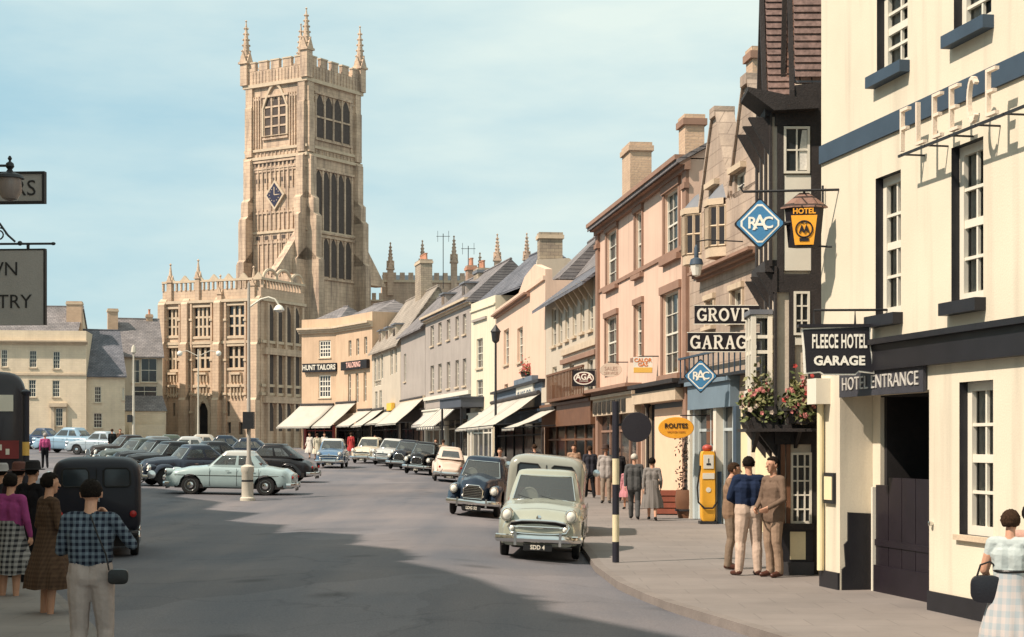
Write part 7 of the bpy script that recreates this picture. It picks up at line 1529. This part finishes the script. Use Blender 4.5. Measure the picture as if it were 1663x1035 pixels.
o, h = diamond('hanging_sign', 'large blue diamond sign with white interlaced letters below the long iron bar', 1234, 364, 42, Yb, 'RAC')
k = MB(); zz = hh(311, Yb)-hh(364, Yb); k.tube([(0, 0, h-.02), (0, 0, zz)], .014, iron, 6); k.tube([(-.22, 0, zz), (1.02, 0, zz+.0)], .018, iron, 6); k.tube([(-.22, 0, zz), (-.25, 0, zz+.06), (-.21, 0, zz+.10)], .014, iron, 6); k.tube([(h*.95, 0, .0), (h+.16, 0, .02)], .03, iron, 6); k.build('bracket', o)
Y_ = 21.7; s_ = Y_/F; o = thing('hanging_sign', 'amber six sided lantern sign reading HOTEL under a small tiled hood', 'hanging sign', (XU(1306, Y_), Y_, hh(362, Y_)), R(-10))
w_t, w_b, z1, z0 = 29*s_, 24*s_, (362-338)*s_, (362-402)*s_
def hexring(w, z): return [(w*1.0*math.cos(R(a)), w*.55*math.sin(R(a)), z) for a in (-60, 0, 60, 120, 180, 240)]
def lanter(k, wa, za, wb, zb, m): k.mesh(hexring(wa, za)+hexring(wb, zb), [(0, 1, 2, 3, 4, 5), (11, 10, 9, 8, 7, 6)]+[(i, i+6, (i+1) % 6+6, (i+1) % 6) for i in range(6)], m)
k = MB(); lanter(k, w_t*1.08, z1, w_b*1.06, z0, sgk); k.build('body', o, smooth_deg=0)
def trap(k, y, wt, wb, zt, zb, m): k.mesh([(-wb, y, zb), (wb, y, zb), (wt, y, zt), (-wt, y, zt), (-wb, y+.004, zb), (wb, y+.004, zb), (wt, y+.004, zt), (-wt, y+.004, zt)], [(0, 1, 2, 3), (7, 6, 5, 4), (0, 4, 5, 1), (1, 5, 6, 2), (2, 6, 7, 3), (3, 7, 4, 0)], m)
yf_ = -w_t*1.08*.55*.866-.012
k = MB(); trap(k, yf_, w_t*.56, w_t*.54, z1-.015, z1-.105, sgk); trap(k, yf_-.0, w_t*.72, w_b*.62, z1-.11, z0+.02, amber); f_ = k.build('face', o, smooth_deg=0)
t = MB(); t.text('HOTEL', .098, amber, face_cam(0, yf_-.008, z1-.06), .006, bold=.003, sx=.95); t.build('sign_lettering', f_, smooth_deg=0)
t = MB(); cz = (z1-.11+z0+.02)/2+.01; t.tube([(.106*math.cos(R(a)), yf_-.006, cz+.106*math.sin(R(a))) for a in range(0, 361, 15)], .010, sgk, 6, caps=False); t.text('A', .13, sgk, face_cam(-.03, yf_-.008, cz-.005), .006, bold=.005, sx=.75); t.text('A', .13, sgk, face_cam(.03, yf_-.012, cz-.005), .006, bold=.005, sx=.75)
for sx in (-1, 1): t.tube([(sx*.01, yf_-.006, cz+.075), (sx*.035, yf_-.006, cz+.09)], .008, sgk, 5)
t.box((-.06, yf_-.009, cz-.155), (.06, yf_-.004, cz-.115), sgk); t.build('emblem', f_)
k = MB(); k.mesh(hexring(w_t*1.32, z1-.005)+hexring(w_t*1.30, z1+.012)+[(-w_t*.25, 0, z1+.20), (w_t*.25, 0, z1+.20)], [(5, 4, 3, 2, 1, 0)]+[(i, (i+1) % 6, (i+1) % 6+6, i+6) for i in range(6)]+[(11, 6, 13, 12), (6, 7, 13), (7, 8, 13), (8, 9, 12, 13), (9, 10, 12), (10, 11, 12)], tilehung); k.build('hood', o, smooth_deg=0)
k = MB(); k.tube([(0, 0, z1+.19), (0, 0, (362-311)*s_)], .016, iron, 6); k.tube([(w_b*.3, 0, z0+.02), (w_b*.3+.3, 0, z0-.0)], .014, iron, 6); k.build('bracket', o)
# FLEECE HOTEL GARAGE board
Y_ = 20.4; s_ = Y_/F; o = thing('hanging_sign', 'black shaped board with white rim and lettering hanging above the hotel entrance sign', 'hanging sign', (XU(1362, Y_), Y_, hh(570, Y_)), R(-3))
def brd(k, g, y0, y1, m):
    pts = [(1303+g*.6, 535+g), (1411-g*1.1, 531+g), (1411-g, 562), (1417-g*1.3, 606-g), (1393, 603-g), (1388-g*.3, 608-g), (1337+g*.3, 608-g), (1331, 604-g), (1308+g, 606-g), (1306+g, 568)]
    k.prism([((u-1362)*s_, (570-v)*s_) for u, v in pts], y0, y1, m, 'y')
k = MB(); brd(k, -1.5, -.05, .05, sgw); brd(k, .8, -.056, -.0505, sgk); brd(k, .8, .0505, .056, sgk); b_ = k.build('board', o, smooth_deg=0)
t = MB(); t.text('FLEECE HOTEL', .235, sgw, face_cam(0, -.062, 14*s_), .006, bold=.006, sx=.405, spacing=1.08); t.text('GARAGE', .155, sgw, face_cam(.0, -.062, -17*s_), .006, bold=.006, sx=1.0, spacing=1.04); t.build('sign_lettering', b_, smooth_deg=0)
k = MB(); k.box((-66*s_, -.08, 38*s_), (54*s_, .08, 43*s_), sgk); k.build('cap', o, smooth_deg=0); k = MB(); k.tube([(.2, 0, 43*s_), (.2, 0, .50), (.7, .0, .50)], .015, iron, 6); k.tube([(-.3, .0, 43*s_), (-.3, 0, .50), (.7, 0, .50)], .015, iron, 6); k.build('bracket', o)
# garage name boards
def slab(t, ch, x, z, h, m, y):
    w = {'G': .74, 'R': .74, 'O': .78, 'V': .74, 'A': .76, 'E': .66}[ch]*h; s2 = h*.17; b = []
    def bx(a, c, d, e): t.box((x+a*w, y-.012, z+c*h), (x+d*w, y, z+e*h), m)
    def ln(p, q, th=s2):
        p = Vector((x+p[0]*w, z+p[1]*h)); q = Vector((x+q[0]*w, z+q[1]*h)); d = (q-p).normalized(); n = Vector((-d.y, d.x))*th/2; yy = y-.012-rnd.uniform(.0005, .003)
        t.prism([tuple(p+n), tuple(q+n), tuple(q-n), tuple(p-n)], yy, y, m, 'y')
    def arc(cx, cz, rx, rz, a0, a1, th=s2):
        pts = [(cx+rx*math.cos(R(a)), cz+rz*math.sin(R(a))) for a in range(a0, a1+1, 12)]
        for p, q in zip(pts, pts[1:]): ln(p, q, th)
    e = .09
    if ch == 'O': arc(.5, .5, .40, .42, 0, 360)
    if ch == 'G': arc(.5, .5, .40, .42, 40, 360); ln((.55, .45), (1.0, .45), h*.10); ln((.86, .05), (.86, .45)); ln((.86, .7), (.86, .98), h*.09)
    if ch == 'R': ln((.2, 0), (.2, 1)); ln((.02, .05), (.42, .05), h*.1); ln((.02, .95), (.5, .95), h*.1); arc(.5, .73, .28, .22, -90, 90, s2*.9); ln((.2, .51), (.5, .51), h*.1); ln((.48, .5), (.82, .06)); ln((.72, .05), (1.0, .05), h*.1)
    if ch == 'V': ln((.18, .97), (.5, .03)); ln((.82, .97), (.5, .03), h*.11); ln((.02, .95), (.38, .95), h*.1); ln((.66, .95), (.98, .95), h*.1)
    if ch == 'A': ln((.5, .97), (.17, .05), h*.11); ln((.5, .97), (.83, .05)); ln((.3, .36), (.7, .36), h*.1); ln((.02, .05), (.34, .05), h*.1); ln((.64, .05), (.99, .05), h*.1)
    if ch == 'E': ln((.2, 0), (.2, 1)); ln((.02, .05), (.92, .05), h*.1); ln((.02, .95), (.88, .95), h*.1); ln((.2, .5), (.65, .5), h*.1); ln((.89, .05), (.89, .28), h*.08); ln((.85, .72), (.85, .95), h*.08)
    return w+h*.09
for word, u0, v0, v1, lab in (('GROVE', 1128, 497, 526, 'black board with white slab lettering, upper of the two stacked garage boards'), ('GARAGE', 1117, 541, 571, 'black board with white slab lettering reading GARAGE, lower of the stacked boards')):
    Y_ = 35.0; s_ = Y_/F; u1 = 1262; o = thing('projecting_sign', lab, 'sign', (XU(u0, Y_), Y_, hh(v1, Y_)), 0, 'garage name boards')
    k = MB(); hgt = (v1-v0)*s_; k.box((0, -.03, 0), ((u1-u0)*s_+.6, .03, hgt), sgk); b_ = k.build('board', o, smooth_deg=0)
    k = MB(); k.box((-.015, -.034, -.015), ((u1-u0)*s_+.6, .034, -.001), sgw); k.box((-.015, -.034, hgt+.001), ((u1-u0)*s_+.6, .034, hgt+.015), sgw); k.build('border', b_, smooth_deg=0)
    t = MB(); x = .05
    for ch in word: x += slab(t, ch, x, .05, hgt-.10, sgw, -.031)
    t.build('sign_lettering', b_, smooth_deg=0)
    k = MB(); k.tube([((u1-u0)*s_*.5, .05, hgt*.5), ((u1-u0)*s_+1.2, .05, hgt*.5)], .02, iron, 6); k.build('bracket', o)
diamond('hanging_sign', 'small blue diamond sign with white letters over the pump forecourt', 1138, 611, 28, 38.0, 'RAC')[0]
o = bpy.data.objects['hanging_sign.003'] if 'hanging_sign.003' in bpy.data.objects else None
if o: k = MB(); k.tube([(.3, .07, .0), (1.1, .3, .02)], .02, iron, 6); k.build('bracket', o)
# yellow oval on the pink wall
Y_ = 41.6; s_ = Y_/F; o = thing('oval_sign', 'yellow oval sign with dark lettering on the pink house doorway', 'sign', (XU(1098, Y_), Y_, hh(695, Y_)), R(-4))
k = MB(); k.lathe([(.005, -.03), (.97, -.03), (1.0, 0), (.97, .03), (.005, .03)], amber, 36, (0, 0, 0), 'y', sx=29*s_, sy=17.5*s_); b_ = k.build('board', o)
t = MB(); t.text('ROUTES', .165, sgk, face_cam(0, -.042, .045), .006, bold=.004, sx=.95); t.text('MOTOR CARS', .07, mat('sign_sienna', (.42, .15, .03), .6), face_cam(0, -.042, -.10), .006); t.build('sign_lettering', b_, smooth_deg=0)
bar_bracket(o, .1, .9, 17.5*s_+.04, y=.06)
# stove shop oval, cream oval and gas sign
Y_ = 56.5; s_ = Y_/F; o = thing('hanging_sign', 'dark square hanging board with a pale oval and white capitals', 'hanging sign', (XU(948, Y_), Y_, hh(614.5, Y_)), R(-3))
k = MB(); k.box((-18.5*s_, -.05, -13*s_), (18.5*s_, .05, 13*s_), sgk); b_ = k.build('board', o, smooth_deg=0); k = MB(); k.lathe([(.005, -.055), (1, -.055), (1, -.051), (.005, -.051)], sgw, 32, (0, 0, 0), 'y', sx=16.5*s_, sy=10.5*s_); k.build('oval', b_)
k = MB(); k.lathe([(.005, -.058), (1, -.058), (1, -.0555), (.005, -.0555)], mat('sign_maroon', (.10, .02, .02), .5), 32, (0, 0, 0), 'y', sx=14.5*s_, sy=8.6*s_); k.build('oval', b_)
t = MB(); t.text('AGA', .28, sgw, face_cam(0, -.064, .035), .006, bold=.008, sx=.95); t.text('COOKER', .075, sgw, face_cam(0, -.064, -.105), .006); t.build('sign_lettering', b_, smooth_deg=0); bar_bracket(o, -.1, 1.2, 13*s_+.03)
Y_ = 51.3; s_ = Y_/F; o = thing('hanging_sign', 'pale cream rounded hanging board on the corner of the pink house', 'hanging sign', (XU(992, Y_), Y_, hh(601, Y_)), R(-3))
k = MB(); k.lathe([(.005, -.03), (.98, -.03), (1, 0), (.98, .03), (.005, .03)], mat('sign_cream_faded', (.62, .52, .42), .6), 32, (0, 0, 0), 'y', sx=18*s_, sy=11.5*s_); b_ = k.build('board', o); t = MB(); t.text('SALES', .16, mat('sign_faint', (.48, .33, .26), .6), face_cam(0, -.036, .04), .004); t.text('SERVICE', .12, mat('sign_faint', (0, 0, 0)), face_cam(0, -.036, -.10), .004); t.build('sign_lettering', b_, smooth_deg=0); bar_bracket(o, -.1, .9, 11.5*s_+.02)
Y_ = 46.8; s_ = Y_/F; o = thing('hanging_sign', 'orange and white square sign hung between windows of the pink house', 'hanging sign', (XU(1044, Y_), Y_, hh(593, Y_)), R(-3)); orr = mat('sign_orange', (.75, .22, .05), .5)
k = MB(); k.box((-15.5*s_, -.03, -13*s_), (15.5*s_, .03, 13*s_), sgw); b_ = k.build('board', o, smooth_deg=0); k = MB(); k.box((-15*s_, -.036, -12.5*s_), (15*s_, -.0305, -4*s_), mat('sign_yellow', (.80, .48, .10), .5)); k.build('lower_panel', b_, smooth_deg=0); t = MB(); t.text('CALOR', .15, orr, face_cam(0, -.036, 7.5*s_), .004, bold=.004); t.text('GAS', .15, orr, face_cam(0, -.036, 0.5*s_), .004, bold=.004); t.build('sign_lettering', b_, smooth_deg=0); bar_bracket(o, -.1, .5, 13*s_+.02)
# bracket lantern and a white bowl lamp
Y_ = 37.5; s_ = Y_/F; o = thing('wall_lantern', 'grey bracket lantern hanging over the forecourt', 'lantern', (XU(1131, Y_), Y_, hh(430, Y_)))
k = MB(); k.lathe([(.02, .45), (.05, .38), (.05, .16), (.13, .12), (.16, .0), (.02, -.02)], bluep, 10); k.build('lantern_top', o); k = MB(); k.lathe([(.14, -.01), (.09, -.24), (.02, -.27)], lens, 10); k.build('lamp_globe', o); k = MB(); k.tube([(0, 0, .45), (0, 0, .52), (.25, 0, .56), (1.05, 0, .52)], .015, iron, 6); k.build('bracket', o)
Y_ = 30.0; s_ = Y_/F; o = thing('wall_lantern', 'white bowl lamp on a bracket beside the timbered shop', 'lantern', (XU(1247, Y_), Y_, hh(468, Y_)))
k = MB(); k.lathe([(.02, .22), (.05, .18), (.07, .05), (.16, -.05), (.17, -.08), (.02, -.07)], sgw, 16); k.build('lamp_shade', o); k = MB(); k.tube([(0, 0, .22), (.02, 0, .34), (.3, 0, .38)], .014, iron, 6); k.build('bracket', o)
# flower boxes on the timbered shop
def flowers(name, label, c, dims, nl, nf, cols, seed, spill=.5, cat='flower box'):
    r_ = random.Random(seed); o = thing(name, label, cat, c, 0, 'flower boxes in bloom'); bx, by, bz = dims
    k = MB(); k.prism([(-bx/2, -.0), (bx/2, 0), (bx/2+.04, bz), (-bx/2-.04, bz)], -by/2, by/2, timber, 'y'); k.box((-bx/2-.05, -by/2-.03, bz), (bx/2+.05, by/2+.03, bz+.03), timber); k.build('box', o, smooth_deg=0)
    gm = [bulk_leaf('leaf_a', (.12, .14, .045)), bulk_leaf('leaf_b', (.20, .19, .08)), bulk_leaf('leaf_c', (.07, .09, .03))]
    def pt():
        a = r_.gauss(0, .27)*bx; up = abs(r_.gauss(0, .55)); x = max(-bx*.62, min(bx*.62, a)); y = r_.gauss(0, .45)*by*1.2; z = bz+r_.uniform(-.5, 1)*spill*(1-.4*abs(x)/bx) if abs(y) > by*.35 or r_.random() < .3 else bz+up*spill*1.3
        return Vector((x, y, z))
    k = MB()
    for i in range(nl):
        p = pt(); l_ = r_.uniform(.03, .065); d = Vector((r_.gauss(0, 1), r_.gauss(0, 1), r_.gauss(0, 1))).normalized(); e = d.orthogonal().normalized()*l_*.6; d = d*l_
        k.face([p-d, p+e, p+d, p-e], gm[i % 3])
    k.build('foliage', o, smooth_deg=0); k = MB()
    for i in range(nf):
        p = pt()+Vector((0, -.05, .05)); m = cols[i % len(cols)]; s_ = r_.uniform(.022, .04)
        for j in range(5):
            a = j*1.257; d = Vector((math.cos(a), r_.uniform(-.5, .5), math.sin(a)))*s_; e = Vector((-math.sin(a), 0, math.cos(a)))*s_*.6
            k.face([p, p+d*.6+e, p+d*1.2, p+d*.6-e], m)
    k.build('blossom', o, smooth_deg=0); return o
redf = mat('petal_red', (.55, .07, .06), .6); pinkf = mat('petal_pink', (.62, .22, .20), .6); whf = mat('petal_cream', (.65, .52, .42), .6)
Yq = 23.9
flowers('flower_box', 'window box spilling red and pink flowers at the corner of the timbered shop', (XU(1300, Yq), Yq, hh(688, Yq)), (.36, .26, .18), 800, 90, [redf, pinkf, pinkf], 5, .32)
flowers('flower_box', 'trailing window box with dusty pink flowers on the street side of the shop', (XU(1243, 24.5), 24.5, hh(690, 24.5)), (.56, .30, .18), 1500, 80, [pinkf, whf, pinkf], 6, .34)
flowers('flower_box', 'far box of red blooms above the shoe shop sign panel', (XU(860, 75), 74.2, hh(612, 74.2)), (.75, .35, .2), 260, 170, [redf, pinkf, redf], 8, .35)
k = MB(); o = thing('bracket_shelf', 'dark timber shelf on brackets carrying the flower boxes', 'shelf', (3.6, 24.2, hh(696, 24.2))); k.box((-.25, -.45, -.05), (.85, .5, -.005), timber); k.build('board', o, smooth_deg=0)
for x in (-.1, .5): k = MB(); k.prism([(-.42, -.05), (.1, -.05), (.1, -.35)], x, x+.05, timber, 'x'); k.build('bracket', o, smooth_deg=0)
# barrel planter with clipped climber, and a crate by the pink doorway
Y_ = 42.6; o = thing('planter', 'brown tub with a bare climbing stem beside the pump', 'planter', (XU(1114, Y_), Y_, pz(Y_)))
k = MB(); k.lathe([(.20, 0), (.27, .35), (.28, .5), (.25, .72), (.22, .72), (.22, .6)], brownwood, 16); k.lathe([(.278, .18), (.285, .18), (.285, .23), (.278, .23)], iron, 16); k.build('tub', o); k = MB(); k.tube([(0, 0, .6), (.03, 0, 1.2), (-.03, 0, 1.7), (.02, .0, 2.1)], [.06, .05, .045, .03], timber, 7); st = k.build('stem', o)
k = MB(); r_ = random.Random(4)
for i in range(220): a = r_.random(); p = Vector((r_.gauss(0, .12), r_.gauss(0, .1), .7+1.5*a)); d = Vector((r_.gauss(0, 1), r_.gauss(0, 1), r_.gauss(0, 1))).normalized()*.05; e = d.orthogonal().normalized()*.03; k.face([p-d, p+e, p+d, p-e], bulk_leaf('leaf_dry', (.10, .06, .04)))
k.build('foliage', o, smooth_deg=0)
Y_ = 44.2; o = thing('crate', 'reddish slatted crate beside the pale pink doorway', 'crate', (XU(1084, Y_), Y_, pz(Y_)), R(-6)); rw = mat('crate_red', (.26, .08, .05), .7, .2, 3); k = MB()
for i in range(4): k.box((-.34, -.25, .03+i*.16), (.34, -.22, .16+i*.16), rw); k.box((-.34, .22, .03+i*.16), (.34, .25, .16+i*.16), rw); k.box((-.34, -.219, .03+i*.16), (-.31, .219, .16+i*.16), rw); k.box((.31, -.219, .03+i*.16), (.34, .219, .16+i*.16), rw)
k.build('slats', o, smooth_deg=0); k = MB(); k.box((-.3, -.21, .02), (.3, .21, .6), brownwood); k.build('contents', o, smooth_deg=0)
# signs and lamp of the shaded terrace at the left edge
Y_ = 20.0; s_ = Y_/F; gsg = mat('sign_grey', (.30, .285, .27), .7, .08, 3); gl2 = mat('sign_grey_dark', (.018, .017, .018), .6)
o = thing('hanging_sign', 'large grey board with dark letters hung from a wrought iron bracket', 'hanging sign', (XU(72, Y_), Y_, hh(407, Y_)), R(-4))
k = MB(); k.box((-1.7, -.03, -(528-407)*s_), (0, .03, 0), gsg); b_ = k.build('board', o, smooth_deg=0); k = MB(); k.box((-1.7, -.035, .001), (.018, .035, .02), gl2); k.box((.001, -.035, -(528-407)*s_), (.02, .035, .0), gl2); k.build('frame', o, smooth_deg=0)
t = MB(); t.text('TOWN', .235, gl2, face_cam((31-72)*s_, -.036, -(438-407)*s_), .004, align='RIGHT'); t.text('PANTRY', .235, gl2, face_cam((53-72)*s_, -.036, -(491-407)*s_), .004, align='RIGHT'); t.build('sign_lettering', b_, smooth_deg=0)
k = MB(); zz = (407-395)*s_; k.tube([(-2.5, 0, zz), (.11, 0, zz-.008)], .015, iron, 6); k.ell((-.30, 0, zz), (.03, .03, .03), iron); k.ell((.11, 0, zz-.008), (.03, .018, .02), iron); k.tube([(-.2, 0, zz), (-.2, 0, .0)], .02, iron, 6); k.tube([(-.36, 0, zz+.02), (-.45, 0, zz+.10), (-.55, 0, zz+.24), (-.7, 0, zz+.4)], .014, iron, 6)
k.tube([(-.56+.09*math.cos(R(a))*(1-a/900), 0, zz+.11+.09*math.sin(R(a))*(1-a/900)) for a in range(0, 600, 30)], .010, iron, 5); k.build('bracket', o)
Y_ = 24.0; s_ = Y_/F; o = thing('hanging_sign', 'grey board in a black frame ending in the letters RS', 'hanging sign', (XU(70, Y_), Y_, hh(327, Y_)), R(-4))
k = MB(); k.box((-2.0, -.03, 0), (0, .03, 44*s_), gsg); b_ = k.build('board', o, smooth_deg=0); k = MB(); fw_ = .035
k.box((-2.0, -.05, -fw_), (fw_, .05, -.001), gl2); k.box((-2.0, -.05, 44*s_+.001), (fw_, .05, 44*s_+fw_), gl2); k.box((.001, -.05, 0), (fw_, .05, 44*s_), gl2); k.build('frame', o, smooth_deg=0); t = MB(); t.text('GROCERS', .32, gl2, face_cam((60-70)*s_, -.036, 20*s_), .004, align='RIGHT'); t.build('sign_lettering', b_, smooth_deg=0)
k = MB(); k.tube([(-2.6, 0, .2), (-1.9, 0, .2)], .03, iron, 6); k.build('bracket', o)
Y_ = 22.0; s_ = Y_/F; o = thing('wall_lantern', 'old iron lantern with a glass body in front of the black framed board', 'lantern', (XU(16, Y_), Y_, hh(300, Y_)))
k = MB(); k.lathe([(.012, .38), (.03, .345), (.012, .31), (.05, .28), (.06, .24), (.03, .2), (.05, .17), (.17, .12), (.19, .08), (.02, .09)], iron, 12); k.build('cap', o); k = MB(); k.lathe([(.15, .08), (.16, -.08), (.10, -.19), (.02, -.22)], mat('lantern_glass', (.20, .17, .16), .2), 12); k.build('lamp_globe', o); k = MB(); k.tube([(0, 0, .25), (-.3, 0, .25), (-1.4, 0, .3)], .018, iron, 6); k.build('bracket', o)
# television aerials and a rooftop pole
for u, Y_, vb, vt, lab in ((716, 118, 440, 368, 'tall thin aerial mast above the stone slate roofs'), (758, 112, 430, 388, 'short thin aerial mast above the grey house roof')):
    o = thing('aerial', lab, 'aerial', (XU(u, Y_), Y_+4, hh(vb, Y_)-.9)); h_ = (vb-vt)*Y_/F+.9; k = MB(); k.tube([(0, 0, 0), (0, 0, h_)], .03, iron, 5)
    k.tube([(-.5, 0, h_-.2), (.5, 0, h_-.2)], .02, iron, 5); k.tube([(-.4, 0, h_-.6), (-.4, 0, h_+.2)], .015, iron, 5); k.tube([(.4, 0, h_-.6), (.4, 0, h_+.2)], .015, iron, 5); k.build('mast', o)
